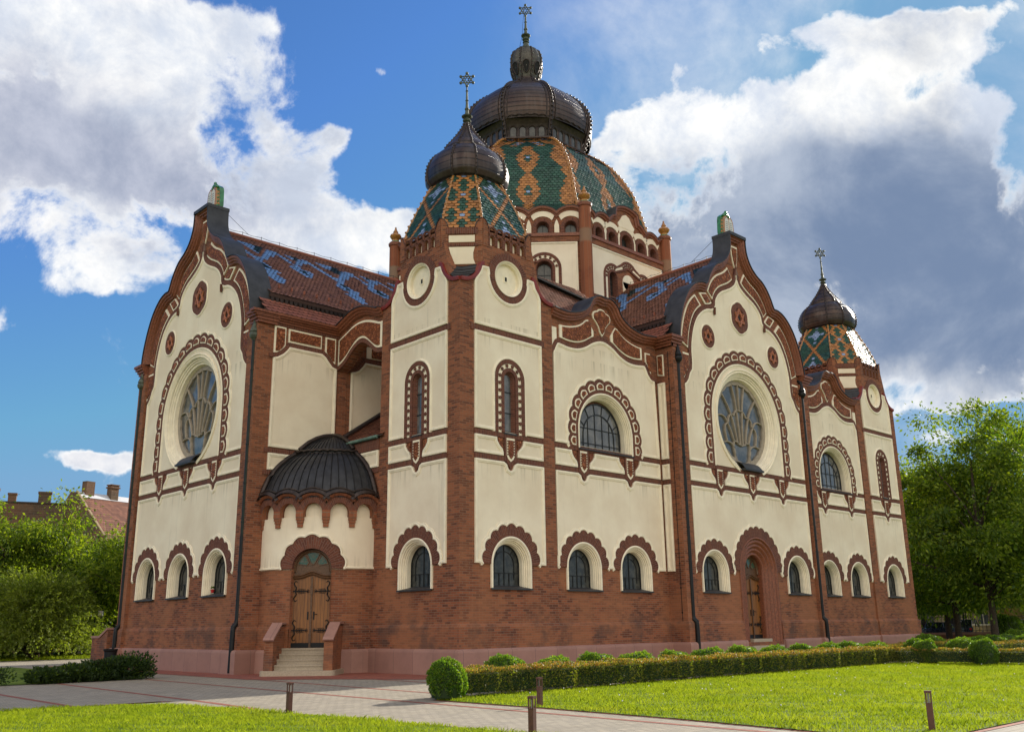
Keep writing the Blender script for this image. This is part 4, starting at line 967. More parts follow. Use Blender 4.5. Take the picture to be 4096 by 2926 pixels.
W_path = [(-3.0, CY-5.75), (-3.78, CY-5.75), (-3.78, CY-4.99), (-3.62, CY-4.99), (-3.62, CY+4.99), (-3.78, CY+4.99), (-3.78, CY+5.75), (0, CY+5.75), (0, EY), (EX, EY)]
for p in (S_path, S_path2, W_path): skirt(list(reversed(p)) if False else p)
fm.build('plinth', syn)

# ---------- main body walls that close the volume
bw = MB()
def wallbox(x0, x1, y0, y1, z0, z1, m='brick'): bw.box(XY, x0, x1, y0, y1, z0, z1, m)
wallbox(g0, g0+.6, -.04, 8, 0, 13.98); wallbox(g1-.6, g1, -.04, 8, 0, 13.98)              # gable returns (south)
wallbox(-3.0, 8, CY-5.75, CY-5.15, 0, 13.98); wallbox(-3.0, 8, CY+5.15, CY+5.75, 0, 13.98)   # gable returns (west)
wallbox(T-.5, EX-T+.5, 6.2, 21.5, 0, 14.6); wallbox(6.2, EX-6.2, T-.5, 23.2, 0, 14.6)
wallbox(.45, 6, T, CY-5.75, 0, 8.4); wallbox(T-.5, g0, .55, 6.2, 0, 13.6); wallbox(g1, EX-T+.5, .55, 6.2, 0, 13.6)
wallbox(EX-8, EX, T, EY-T, 0, 13.6); wallbox(T, EX-T, EY-7, EY-.1, 0, 13.6); wallbox(-3.1, 6, CY-5.1, CY+5.1, 0, 14.0); wallbox(g0+.6, g1-.6, .3, 6.3, 0, 14.0)
wallbox(.0, 6, CY+5.75, EY-T, 0, 13.2)
bw.build('wall', syn)
# south return (faces west) dressing: cream strip with terracotta field
FR1 = Fr((g0, -.30, 0), (0, -1, 0), (-1, 0, 0)); rt_ = MB()
panel(rt_, FR1, rect(-.36, .02, 3.71, 7.38)); panel(rt_, FR1, rect(-.36, .02, 7.6, 8.26)); panel(rt_, FR1, rect(-.36, .02, 8.49, 11.9))
for z0, z1 in ((7.40, 7.58), (8.28, 8.46)): rt_.box(FR1, -.38, .04, z0, z1, 0, .03, 'brick_soldier')
q = [(-.34, 13.2), (.0, 13.2), (.0, 12.2), (-.34, 12.28)]; rt_.plate(FR1, [q], 0, .04, 'cream_trim'); rt_.plate(FR1, [[(-.17+(a+.17)*.7, 12.7+(b-12.7)*.88) for a, b in q]], .04, .07, 'terracotta')
for k, (z0, z1, dd) in enumerate(((13.5, 13.62, .10), (13.62, 13.74, .16), (13.74, 13.86, .24), (13.86, 13.98, .30))): rt_.box(FR1, -.4, .5+dd*.6, z0, z1, -.02, dd, 'cornice_brick')
rt_.build('return_face', syn)

# ---------- west transept's south flank (faces the camera side), panels and long cornice
FN = Fr((0, CY-5.75, 0), (1, 0, 0), (0, -1, 0)); fk = MB()
up = [(-3.03, 8.50), (-.02, 8.50), (-.02, 12.16), (-.25, 12.22), (-.42, 12.4), (-.6, 12.6), (-.78, 12.70), (-2.32, 12.70), (-2.42, 12.55), (-2.6, 12.36), (-2.85, 12.2), (-3.03, 12.14)]
panel(fk, FN, up); panel(fk, FN, rect(-3.03, -.6, 7.6, 8.26))
for z0, z1 in ((7.40, 7.58), (8.28, 8.46)): fk.box(FN, -3.2, .0, z0, z1, 0, .04, 'brick_soldier')
fk.sweep(FN, [(-3.2, 12.14), (-2.85, 12.2), (-2.6, 12.36), (-2.42, 12.55), (-2.32, 12.70), (-.78, 12.70), (-.6, 12.6), (-.42, 12.4), (-.25, 12.22), (0.05, 12.12)], [(0, 0), (0, .065), (.17, .065), (.17, 0)], 'brick_soldier')
for q in ([(-3.02, 13.5), (-2.5, 13.5), (-2.5, 12.72), (-2.62, 12.55), (-2.8, 12.40), (-3.02, 12.36)], [(-2.38, 13.48), (-.8, 13.48), (-.8, 12.9), (-2.38, 12.9)], [(-.62, 13.48), (-.1, 13.48), (-.1, 12.38), (-.22, 12.42), (-.4, 12.6), (-.62, 12.8)]):
    cx_ = sum(p[0] for p in q)/len(q); cz_ = (max(p[1] for p in q)+min(p[1] for p in q))/2; w_ = max(p[0] for p in q)-min(p[0] for p in q); h_ = max(p[1] for p in q)-min(p[1] for p in q)
    fk.plate(FN, [q], 0, .045, 'cream_trim'); fk.plate(FN, [[(cx_+(a-cx_)*(1-.14/w_), cz_+(b-cz_)*(1-.16/h_)) for a, b in q]], .045, .08, 'terracotta')
fk.box(FN, -3.25, .06, 13.52, 13.66, 0, .05, 'brick_soldier')
for k, (z0, z1, dd) in enumerate(((13.62, 13.72, .10), (13.72, 13.80, .16), (13.80, 13.88, .24), (13.88, 13.98, .30))): fk.box(FN, -3.9-.08*k, 7, z0, z1, -.02, dd, 'cornice_brick')
inner = [(.72, 9.0), (4, 9.0), (4, 12.70), (1.42, 12.70), (1.3, 12.52), (1.1, 12.3), (.9, 12.2), (.72, 12.16)]
panel(fk, FN, inner); fk.sweep(FN, [(.5, 12.1), (.9, 12.2), (1.1, 12.3), (1.3, 12.52), (1.42, 12.72), (4, 12.72)], [(0, 0), (0, .06), (.17, .06), (.17, 0)], 'brick_soldier')
q = rect(1.5, 3.8, 12.94, 13.46); fk.plate(FN, [q], 0, .04, 'cream_trim'); fk.plate(FN, [rect(1.75, 3.7, 13.0, 13.40)], .04, .075, 'terracotta')
fk.build('flank_face', syn)
# pilaster carrying the bridge arch, low bay wall and its lean-to roof
pb = MB(); pb.box(XY, .05, .49, CY-5.75-.05, CY-5.75, 8.3, 13.6, 'brick'); yl, yr = CY-5.75, T
FBr = Fr((.05, (yl+yr)/2, 0), (0, -1, 0), (-1, 0, 0)); hwb = (yl-yr)/2
at_ = cr([(-hwb, 13.90), (-.95, 14.15), (-.5, 14.32), (0, 14.40), (.5, 14.36), (1.0, 14.22), (hwb-.2, 14.06), (hwb, 14.06)], 4)
ab_ = cr([(-hwb, 12.08), (-1.3, 12.18), (-.95, 12.36), (-.62, 12.62), (-.3, 12.84), (.05, 12.96), (.4, 12.90), (.75, 12.66), (1.05, 12.42), (1.3, 12.3), (hwb, 12.26)], 4)
pb.plate(FBr, [ab_+list(reversed(at_))], -.44, 0, 'brick', back=True); pb.sweep(FBr, at_, CORN, 'cornice_brick'); pb.sweep(FBr, at_, [(.03, .34), (.07, .33), (.07, -.6), (.0, -.6)], 'slate_metal')
pb.sweep(FBr, ab_, [(0, -.02), (0, .06), (.17, .06), (.17, 0)], 'brick_soldier')
def yat(P, x): return next((lerp2(P[i], P[i+1], (x-P[i][0])/max(1e-6, P[i+1][0]-P[i][0]))[1] for i in range(len(P)-1) if P[i][0] <= x <= P[i+1][0]), P[-1][1])
X = list(np.linspace(-hwb+.08, hwb-.02, 24)); frieze(pb, FBr, [(x, yat(ab_, x)+.20) for x in X], [(x, yat(at_, x)-.50) for x in X], e=.10)
pb.build('bridge_arch', syn)
lb = MB(); FLo = Fr((0, (yl+yr)/2, 0), (0, -1, 0), (-1, 0, 0)); lb.plate(FLo, [rect(-hwb, hwb, 0, 8.72)], -.45, 0, 'brick')
panel(lb, FLo, rect(-hwb+.9, hwb-.02, 7.6, 8.26)); lb.box(FLo, -hwb, hwb, 7.40, 7.58, 0, .04, 'brick_soldier'); lb.box(FLo, -hwb, hwb, 8.3, 8.72, 0, .06, 'brick_soldier')
lb.tube([FLo(-hwb, 8.78, .14), FLo(hwb, 8.78, .14)], .07, 'verdigris_roof', 8); lb.build('wall_bay', syn)
# ================================================================== drum, great dome, roofs, porch
C2 = Vector((CX, CY, 0)); VERT = [(-OA, -OB), (OA, -OB), (OB, -OA), (OB, OA), (OA, OB), (-OA, OB), (-OB, OA), (-OB, -OA)]
dm = MB(); dp = MB(); DR = []
def drumface(i):
    a, b = Vector((*VERT[i], 0)), Vector((*VERT[(i+1) % 8], 0)); t = b-a; mid = (a+b)/2; n = Vector((t.y, -t.x, 0)).normalized()
    F = Fr(C2+mid, t, n); L = t.length/2; card = i % 2 == 0
    # top outline
    if card:
        def tp(x):
            x = abs(x)
            return 23.02+.30*abs(sin(pi*(x-1.45)/1.30))**.8 if x > 1.45+.65*0 and x > 1.5 else (23.55+.72*cos(x/1.5*pi/2)**.7 if x < 1.02 else 23.25+.28*abs(sin(pi*(1.5-x)/.9)))
        top = [(x, tp(x)) for x in np.linspace(-L, L, 61)]
        ws = [(-2.35, .3), (-1.25, .33), (0, .45), (1.25, .33), (2.35, .3)]
    else:
        top = [(x, 23.0+.33*abs(sin(pi*(x+L)/(L/2)))**.75) for x in np.linspace(-L, L, 65)]
        ws = [(-L*.75, .37), (-L*.25, .37), (L*.25, .37), (L*.75, .37)]
    holes = [arch(x, h, 21.86, 22.16 if h < .45 else 22.2, 16, 1) for x, h in ws]
    if card: lowh = [arch(-1.3, .36, 18.7, 19.8, 16, 1), arch(1.3, .36, 18.7, 19.8, 16, 1)]
    else: lowh = [arch(-.78, .45, 18.6, 19.82, 16, 1), arch(.78, .45, 18.6, 19.82, 16, 1)]
    dm.plate(F, [[(-L, 13.5), (L, 13.5)]+list(reversed(top))]+holes+lowh, -.4, 0, 'brick', back=True)
    dp.box(F, -L, L, 21.32, 21.62, 0, .10, 'brick'); dp.box(F, -L, L, 21.62, 21.80, 0, .17, 'cornice_brick'); dp.box(F, -L, L, 18.32, 18.50, 0, .05, 'brick_soldier')
    # plaster below the string course
    def cont(r):
        A = lambda c, z, a0, a1, n: [(c+r*cos(radians(a)), z+r*sin(radians(a))) for a in np.linspace(a0, a1, n)]
        if card: return [(-1.3-r, 18.52)]+A(-1.3, 19.8, 180, 66, 12)+A(0, 20.22, 138, 42, 12)+A(1.3, 19.8, 114, 0, 12)+[(1.3+r, 18.52)]
        return [(-.78-r, 18.52)]+A(-.78, 19.82, 180, 48, 12)+A(.78, 19.82, 132, 0, 12)+[(.78+r, 18.52)]
    ro_ = .80 if card else .92; out, inn, inn2, inn3 = cont(ro_), cont(ro_-.16), cont(ro_-.34), cont(ro_-.48)
    dp.plate(F, [[(-L+.42, 18.52)]+[p for p in out]+[(L-.42, 18.52), (L-.42, 21.30), (-L+.42, 21.30)]], 0, .04, 'plaster')
    dp.sweep(F, [(L-.42, 18.55), (L-.42, 21.3), (-L+.42, 21.3), (-L+.42, 18.55)], [(0, .03), (0, .085), (.06, .09), (.1, .04)], 'cream_trim')
    dp.strip(F, inn, out, 0, .07, 'brick_soldier'); dp.strip(F, inn2, inn, 0, .04, 'cream_trim'); dp.strip(F, inn3, inn2, 0, .07, 'brick_soldier')
    mid_ = cont(ro_-.25)
    for k in range(1, len(mid_)-1, 2):
        dp.disc(F, *mid_[k], .075, .03, .08, 'brick_soldier', 6)
    if card: dp.disc(F, 0, 19.75, .48, 0, .05, 'cream_trim', 24); dp.box(F, -.48, .48, 18.7, 19.75, 0, .05, 'cream_trim')
    dp.plate(F, [rect(-L+.42, L-.42, 13.9, 18.3)], 0, .03, 'plaster')
    for x, h in ws:
        z = 22.16 if h < .45 else 22.2
        dp.strip(F, arch(x, h, 21.86, z, 16, 1), arch(x, h+.17, 21.86, z, 16, 1), 0, .07, 'brick_soldier')
        window(F, x, h, 21.84, z, BRV, -.3, .04, 'cross', sillw=.02)
    for x in ((-1.3, 1.3) if card else (-.78, .78)): window(F, x, .36 if card else .45, 18.62, 19.82, BRV, -.3, .05, 'cross', sillw=.03)
    # cream spandrels between hood arches
    xs = [w_[0] for w_ in ws]
    for x, h in ws:
        zt = (22.62 if h < .45 else 22.75); r = h+.26
        A = [(x+(r+.02)*cos(q), 22.16+(r+.02)*sin(q)) for q in np.linspace(radians(140), radians(40), 9)]; zz = 22.16+.62*1.0
        B = [(x+(r+.34)*cos(q), 22.16+(r+.34)*sin(q)*.98) for q in np.linspace(radians(132), radians(48), 9)]
        dp.strip(F, A, B, 0, .05, 'plaster')
    for k in range(len(xs)-1):
        m_ = (xs[k]+xs[k+1])/2; g = min(.13, (xs[k+1]-xs[k])/2-.42)
        if g > .03: dp.plate(F, [[(m_-g, 21.86), (m_+g, 21.84), (m_+g, 22.25), (m_+g*.5, 22.5), (m_, 22.62), (m_-g*.5, 22.5), (m_-g, 22.25)]], 0, .058, 'plaster')
    if card: dp.plate(F, [[(-.62, 23.0), (.62, 23.0), (.72, 23.2), (.5, 23.42), (.28, 23.74), (0, 23.86), (-.28, 23.74), (-.5, 23.42), (-.72, 23.2)]], 0, .066, 'plaster')
    dp.sweep(F, top, [(-.20, .0), (-.20, .06), (-.10, .10), (-.08, .18), (0, .20), (.03, .20), (.04, -.45)], 'cornice_brick')
    dp.sweep(F, top, [(.035, .22), (.06, .22), (.06, -.5)], 'slate_metal')
for i in range(8): drumface(i) if i in (0, 1, 5, 6, 7, 2, 3, 4) else None
do = dm.build('drum', syn); dp.build('plaster_face', do)
for v in VERT:
    c = MB(); p = C2+Vector((*v, 0)); u = Vector((*v, 0)).normalized()*.08; p = p+u
    c.lathe(p, [(.34, 13.5), (.34, 23.25), (.40, 23.3), (.42, 23.42), (.36, 23.5)], 'brick_uv', 14, mats=['brick_uv', 'cornice_brick', 'cornice_brick', 'cornice_brick'])
    co = c.build('drum_column', syn); c = MB()
    c.lathe(p, [(.34, 23.48), (.30, 23.56), (.24, 23.6), (.20, 23.7), (.30, 23.82), (.35, 23.92), (.31, 24.02), (.20, 24.08), (.14, 24.16), (.16, 24.2), (.10, 24.3), (.05, 24.42), (.06, 24.47), (0, 24.55)], 'glaze_gold', 12, mats=['glaze_green']*2+['glaze_gold']*11)
    c.build('finial', co)
DD = [(.985, 23.1), (.95, 23.4), (.883, 24.0), (.86, 24.6), (.83, 25.6), (.79, 26.6), (.725, 27.6), (.645, 28.55), (.565, 29.2), (.50, 29.6), (.44, 29.92)]
def pat_dome(f, r, c2, nr, hc):
    v = r/nr; a = abs(c2); e = hc-a
    if v < .15:
        q = (r % 8)
        if a <= 3 and abs(q-4)+a/2 <= 2.2: return 'tile_green'
        if abs(a-9) <= 1 and q in (3, 4, 5): return 'tile_blue' if q == 4 else 'tile_green'
        return 'tile_orange' if not (a+r) % 9 == 0 else 'tile_green'
    if v < .25:
        if abs(a-(r-int(.15*nr))*1.2-1) < 2.2: return 'tile_blue' if r % 2 else 'tile_orange'
        return 'tile_orange' if e < 9-(v-.15)*50 else ('tile_green' if a > 2 else 'tile_teal')
    L = 15; q = (r+2) % L; wd = 1.5+4.2*sin(pi*q/L)**1.3
    if v < .97 and a <= wd:
        if a <= 1 and abs(q-L/2) < 2.2: return 'tile_green' if abs(q-L/2) > .8 or a else 'tile_blue'
        return 'tile_orange'
    ed = 3.2+4.5*abs(sin(pi*(v-.22)*2.6))**2
    if e < ed: return 'tile_green' if (f % 2 == 0 and (r % 11) in (4, 5, 6) and e < 3) else 'tile_orange'
    if f == 1 or f == 2 or f == 0: return 'tile_green' if v > .55 else 'tile_teal' if f != 0 or v < .5 else 'tile_green'
    return 'tile_green'
tiled_dome((CX, CY), VERT, DD, .172, .23, pat_dome, 'tile_roof', syn)
for q in ridge_ribs((CX, CY), VERT, DD[1:], .09, 'glaze_gold', 'hip_ridge', syn, .07, 'glaze_gold', .36): pass
# gallery under the copper dome
gb = MB(); GP = [(.432, 29.88), (.432, 30.2), (.437, 30.5), (.455, 30.85), (.478, 31.15)]
rows = [[C2+Vector((VERT[j % 8][0]*s, VERT[j % 8][1]*s, z)) for j in range(9)] for s, z in GP]; gb.grid(rows, 'copper_dark')
for i in range(8):
    a, b = Vector((*VERT[i], 0)), Vector((*VERT[(i+1) % 8], 0)); t = b-a; n = Vector((t.y, -t.x, 0)).normalized(); L = t.length*.44/2; F = Fr(C2+(a+b)/2*.438, t, n)
    N = 5 if i % 2 == 0 else 4; st = 2*L/(N+.6)
    for k in range(N):
        x = (k-(N-1)/2)*st; gb.plate(F, [arch(x, st*.30, 30.02, 30.50, 10, 1)], 0, .06, 'glass'); gb.sweep(F, arch(x, st*.33, 30.0, 30.5, 12, 1), [(0, 0), (0, .10), (.05, .14), (.09, .12), (.09, 0)], 'copper_dark')
    gb.box(F, -L-.05, L+.05, 29.9, 30.0, -.02, .16, 'copper_dark')
gb.build('gallery', syn)
ON = [(.478, 31.12), (.49, 31.5), (.497, 31.95), (.49, 32.45), (.468, 32.95), (.435, 33.4), (.395, 33.78), (.345, 34.15), (.29, 34.48), (.235, 34.72), (.19, 34.95), (.165, 35.15), (.145, 35.4), (.13, 35.6)]
ono = onion((CX, CY), VERT, ON, .45, 'copper_brown', 'onion_dome', syn)
for q in ridge_ribs((CX, CY), VERT, [GP[0]]+ON, .12, 'copper_dark', 'dome_rib', syn, .085, None, .28): pass
fr_ = MB()
for i in range(8):                                                      # raised borders on every dome panel
    a, b = Vector((*VERT[i], 0)), Vector((*VERT[(i+1) % 8], 0)); c = ((a+b)/2).normalized()
    P = arcprof([(s, z) for s, z in ON[:9]], 14)[0]
    for u in (.09, .91):
        fr_.tube([C2+(a*(1-u)+b*u)*s+c*(.45*s*sin(pi*u)+.02)+Vector((0, 0, z)) for s, z in P], .04, 'copper_dark', 5)
    for s, z, bm in ((ON[8][0], ON[8][1], .12), (.481, 31.2, .0)):
        pts = []
        for k in range(25):
            u = .09+.82*k/24; pts.append(C2+(a*(1-u)+b*u)*s+c*(.45*s*sin(pi*u)+.03)+Vector((0, 0, z+(.10*abs(sin(pi*5*k/24)) if not bm else -.12*sin(pi*k/24)**2*1.0))))
        fr_.tube(pts, .045, 'copper_dark', 5)
fr_.build('panel_border', ono)
# lantern
lt = MB(); LP = [(.95, 35.45), (.92, 35.62), (.80, 35.8), (.80, 35.95)]
lt.lathe(C2, LP, 'copper_dark', 16); V8 = [(cos(pi/8+pi*i/4), sin(pi/8+pi*i/4)) for i in range(8)]
LB = [(.78, 35.9), (.86, 36.2), (.97, 36.6), (1.04, 37.0), (1.05, 37.35), (1.0, 37.65), (.90, 37.92), (.80, 38.08)]
P = arcprof(LB, 16)[0]; rows = []
for r, z in P:
    row = []
    for f in range(8):
        for k in range(6):
            u = k/6; a, b = V8[f], V8[(f+1) % 8]; x = (a[0]*(1-u)+b[0]*u)*r; y = (a[1]*(1-u)+b[1]*u)*r; m = 1+.10*sin(pi*u); row.append(C2+Vector((x*m, y*m, z)))
    rows.append(row+[row[0]])
lt.grid(rows, 'lantern_copper', smooth=True)
for v in V8:
    pts = [C2+Vector((v[0]*(r+.02), v[1]*(r+.02), z)) for r, z in P]; lt.tube(pts, .065, 'copper_dark', 6)
    for p in pts[1:-1:2]: lt.ball(p+Vector((*v, 0))*.06, .05, 'verdigris', 4)
for f in range(8):
    a = pi/4*(f+1); n = Vector((cos(a), sin(a), 0)); F = Fr(C2+n*.93, Vector((-sin(a), cos(a), 0)), n+Vector((0, 0, -.22)), (n*.17+Vector((0, 0, 1))))
    F.o = C2+n*.86
    def rz_(z): return next((lerp2(LB[k], LB[k+1], (z-LB[k][1])/(LB[k+1][1]-LB[k][1]))[0] for k in range(len(LB)-1) if LB[k][1] <= z <= LB[k+1][1]), .8)
    pts = [(.25*cos(q)*(1 if sin(q) > 0 else .8), 36.62+(.34*sin(q) if sin(q) > 0 else .5*sin(q))) for q in np.linspace(0, 2*pi, 20, endpoint=False)]
    G = [n*float(rz_(z)*1.06*cos(pi/8)+.05)+Vector((-sin(a), cos(a), 0))*float(x)+C2+Vector((0, 0, float(z))) for x, z in pts]
    i = lt.vs(G); lt.face(range(i, i+20), 'black_hole'); lt.tube(G+[G[0]], .04, 'copper_dark', 5)
lt.lathe(C2, [(.86, 38.05), (.80, 38.12), (.62, 38.2), (.42, 38.36), (.27, 38.55), (.18, 38.75), (.14, 38.9)], 'verdigris', 16); lt.build('lantern', syn)
spire(syn, (CX, CY), 38.85, 2.15, 1.35, .42)
lr = MB(); lr.tube([C2+Vector((-.55, .1, 38.2)), C2+Vector((-.28, .05, 39.3)), C2+Vector((-.22, .05, 40.2)), C2+Vector((-.05, 0, 41.75))], .014, 'iron', 4); lr.build('lightning_rod', syn)

# ---------- roofs
SL = .85; RZ = 19.55
MOT = [  # glazed motif: polygons in (along the ridge, across) metres
 ('tile_azure', [(-2.5, .62), (-1.1, .60), (-1.75, 1.45)]), ('tile_azure', [(-3.35, .70), (-3.1, .70), (-1.9, 2.05), (-2.15, 2.25)]),
 ('tile_azure', [(-.95, .70), (-.35, .72), (-.55, 1.0), (-1.75, 2.05), (-1.95, 2.35), (-1.65, 2.8), (-1.35, 2.95), (-1.75, 3.25), (-1.55, 3.55), (-1.65, 3.95), (-2.0, 4.1), (-2.35, 3.7), (-2.45, 3.4), (-2.15, 3.2), (-2.6, 2.75), (-2.15, 2.1)]),
 ('tile_azure', [(-.75, .72), (-.45, .72), (.12, 1.65), (-.1, 1.75)]), ('tile_azure', [(0, .70), (.7, .72), (.25, 1.2)]),
 ('tile_azure', [(.72, .75), (1.25, .78), (1.15, 1.0), (.3, 1.6), (.2, 1.95), (.65, 1.9), (.75, 2.2), (.45, 2.65), (.1, 2.65), (-.15, 2.4), (-.4, 2.05), (.1, 1.5)]),
 ('tile_azure', [(.95, .80), (1.2, .80), (2.35, 2.2), (2.1, 2.3)])]
DK = [[(-1.6, .62), (-1.1, .60), (-1.6, 1.35), (-1.9, 1.2)], [(-2.3, 2.5), (-2.0, 2.4), (-1.8, 2.8), (-2.05, 2.9)], [(.05, 2.1), (.35, 2.0), (.45, 2.4), (.15, 2.4)], [(.35, .72), (.7, .72), (.35, 1.15)]]
def inpoly(x, y, P):
    c = False; j = len(P)-1
    for i in range(len(P)):
        if (P[i][1] > y) != (P[j][1] > y) and x < (P[j][0]-P[i][0])*(y-P[i][1])/(P[j][1]-P[i][1])+P[i][0]: c = not c
        j = i
    return c
def slope(fn, u0, u1, v0, v1, name, par, pat=None, tw=.19, th=.165, base='tile_red', ksl=1., clip=None):
    """beaver-tail tiles on a plane; fn(u, v) -> point with v running down the slope (horizontal metres)"""
    mb = MB(); o = fn(0, 0); eu = (fn(1, 0)-o).normalized(); ev = (fn(0, 1)-o); kv = ev.length; ev = ev.normalized(); nn = eu.cross(ev).normalized()
    if nn.z < 0: nn = -nn
    q = [fn(u0, v0), fn(u1, v0), fn(u1, v1), fn(u0, v1)]
    if not clip: i = mb.vs([p-nn*.01 for p in q]); mb.face(range(i, i+4), 'tile_gap' if th < .25 else base)
    nr = int((v1-v0)*kv/th); nc = int((u1-u0)/tw)
    for r in range(nr):
        for c in range(nc+1):
            u = u0+(c+.5*(r % 2))*tw+tw*.25; v = v0+r*th/kv
            if u > u1: continue
            if clip and not clip(u, v): continue
            m = (pat(u, v) if pat else None) or base; p = fn(u, v)
            ja, jb = random.uniform(.028, .04), random.uniform(.028, .04)
            J = [p-eu*tw*.495-ev*th*.1+nn*.002, p+eu*tw*.495-ev*th*.1+nn*.002, p+eu*tw*.495+ev*th*.8+nn*jb, p+eu*tw*.22+ev*th*1.08+nn*jb, p-eu*tw*.22+ev*th*1.08+nn*ja, p-eu*tw*.495+ev*th*.8+nn*ja]
            i = mb.vs(J); mb.face(range(i, i+6), m)
    return mb.build(name, par)
def motif(u, v, period=4.27, shift=0):
    for k in range(-1, 4):
        x = u-shift-k*period
        for P in DK:
            if inpoly(x, v, P): return 'tile_deep'
        for m, P in MOT:
            if inpoly(x, v, P): return m
EV = 5.30                                                             # eave offset from the ridge
slope(lambda u, v: Vector((u, CY-v, RZ-SL*v)), -3.05, 10.0, 0.0, EV, 'roof', syn, lambda u, v: motif(u, v))
slope(lambda u, v: Vector((CX-v, -u+0.0, RZ-SL*v)), -8.0, .1, 0.0, EV, 'roof', syn, lambda u, v: motif(-u-2.4, v))
rf = MB()
def quad(a, b, c, d, m): i = rf.vs([Vector(p) for p in (a, b, c, d)]); rf.face(range(i, i+4), m)
quad((-3.05, CY, RZ), (10, CY, RZ), (10, CY+EV, RZ-SL*EV), (-3.05, CY+EV, RZ-SL*EV), 'tile_red')
quad((CX, -.1, RZ), (CX, 8, RZ), (CX+EV, 8, RZ-SL*EV), (CX+EV, -.1, RZ-SL*EV), 'tile_red')
rf.build('roof', syn); rf = MB()
for F2, x0, x1, sy in ((Fr((0, CY-EV, 0), (1, 0, 0), (0, -1, 0)), -3.05, 7, 1), (Fr((0, CY+EV, 0), (1, 0, 0), (0, 1, 0)), -3.05, 7, 1), (Fr((CX-EV, 0, 0), (0, 1, 0), (-1, 0, 0)), -.1, 7, 1), (Fr((CX+EV, 0, 0), (0, 1, 0), (1, 0, 0)), -.1, 7, 1)):
    rf.box(F2, x0, x1, RZ-SL*EV-.16, RZ-SL*EV-.03, -.5, .02, 'tile_gap'); rf.box(F2, x0, x1, 14.3, RZ-SL*EV-.16, -.6, -.08, 'copper_dark')
    n_ = int((x1-x0)/.22) 
    for k in range(n_): rf.plate(F2, [[(x0+k*.22, RZ-SL*EV-.14), (x0+k*.22+.2, RZ-SL*EV-.14), (x0+k*.22+.16, RZ-SL*EV-.34), (x0+k*.22+.10, RZ-SL*EV-.38), (x0+k*.22+.04, RZ-SL*EV-.34)]], 0, .015, 'copper_dark', back=True)
    rf.build('eaves', syn); rf = MB()
# fish-scale skirt below the eave
slope(lambda u, v: Vector((u, CY-EV+.02-v, 14.72-1.25*v)), -3.5, 7, 0.0, .62, 'roof_skirt', syn, None, .23, .21, 'tile_red2')
slope(lambda u, v: Vector((CX-EV+.02-v, u, 14.72-1.25*v)), -.5, 7, 0.0, .62, 'roof_skirt', syn, None, .23, .21, 'tile_red2')
# ridge rolls, snow stops and ridge cable
rd = MB()
rd.tube([(-3.1, CY, RZ+.03), (9.9, CY, RZ+.03)], .085, 'tile_red2', 8); rd.build('ridge', syn); rd = MB(); rd.tube([(CX, -.2, RZ+.03), (CX, 6.2, RZ+.03)], .085, 'tile_red2', 8)
rd.build('ridge', syn); rc = MB()
def cable(p0, p1, n):
    p0, p1 = Vector(p0), Vector(p1)
    pts = []
    for k in range(n*2+1):
        p = p0.lerp(p1, k/(2*n)); pts.append(p+Vector((0, 0, .19-(.05 if k % 2 else 0))))
        if k % 2 == 0: rc.tube([p, p+Vector((0, 0, .23))], .014, 'copper_dark', 4)
    rc.tube(pts, .012, 'iron', 4)
rc.tube([(-3.3, CY, 20.9), (-1.5, CY, RZ+.2)], .012, 'iron', 4); cable((-2.8, CY, RZ+.05), (9, CY, RZ+.05), 12); rc.build('lightning_cable', syn); rc = MB(); cable((CX, .2, RZ+.05), (CX, 6.0, RZ+.05), 8)
rc.tube([(CX, -.2, 20.9), (CX, 1.9, RZ+.2)], .012, 'iron', 4); rc.build('lightning_cable', syn)
sn = MB()
for k in range(15): sn.box(Fr((-3+k*.62, CY-4.75, RZ-SL*4.75), (1, 0, 0), (0, -1, 0)), -.03, .03, .02, .18, -.02, .05, 'tile_red2')
for k in range(10): sn.box(Fr((CX-4.75, .2+k*.62, RZ-SL*4.75), (0, 1, 0), (-1, 0, 0)), -.03, .03, .02, .18, -.02, .05, 'tile_red2')
tag(sn.build('snow_stop', syn), kind='stuff')
# roofs over the two front bays, with hips and flashing
def bayroof(x0, x1, sgn):
    tgt = Vector((CX-sgn*5.0, 7.6, 0))
    slope(lambda u, v: Vector((u, 5.2-v, 17.9-SL*v)), x0, x1, 0., 4.75, 'roof', syn, None, .22, .2, 'tile_red', clip=None)
    m = MB()
    for a, b in (((x0+.2 if sgn > 0 else x1-.2, .7, 14.15), (x0+3.2 if sgn > 0 else x1-3.2, 4.6, 17.5)), ((x0+3.2 if sgn > 0 else x1-3.2, 4.6, 17.5), (x1 if sgn > 0 else x0, 2.4, 15.7))):
        a, b = Vector(a), Vector(b); d = (b-a).normalized(); s = d.cross(Vector((0, 0, 1))).normalized()*.16; up = Vector((0, 0, .09)); i = m.vs([a-s+up, a+s+up, b+s+up, b-s+up, a-s, a+s, b+s, b-s])
        for f in ((0, 1, 2, 3), (0, 3, 7, 4), (1, 5, 6, 2)): m.face([i+k for k in f], 'slate_metal' if a.z > 17 else 'white_zinc')
    o = m.build('roof_flashing', syn)
bayroof(T-.3, g0+.3, 1); bayroof(g1-.3, EX-T+.3, -1)
gv = MB(); i = gv.vs([Vector(p) for p in ((T-.6, 1.2, 14.7), (T+2.9, 4.7, 17.75), (T+1.2, 7.2, 18.2), (T-3.0, 5.2, 14.7))]); gv.face(range(i, i+4), 'verdigris_roof')
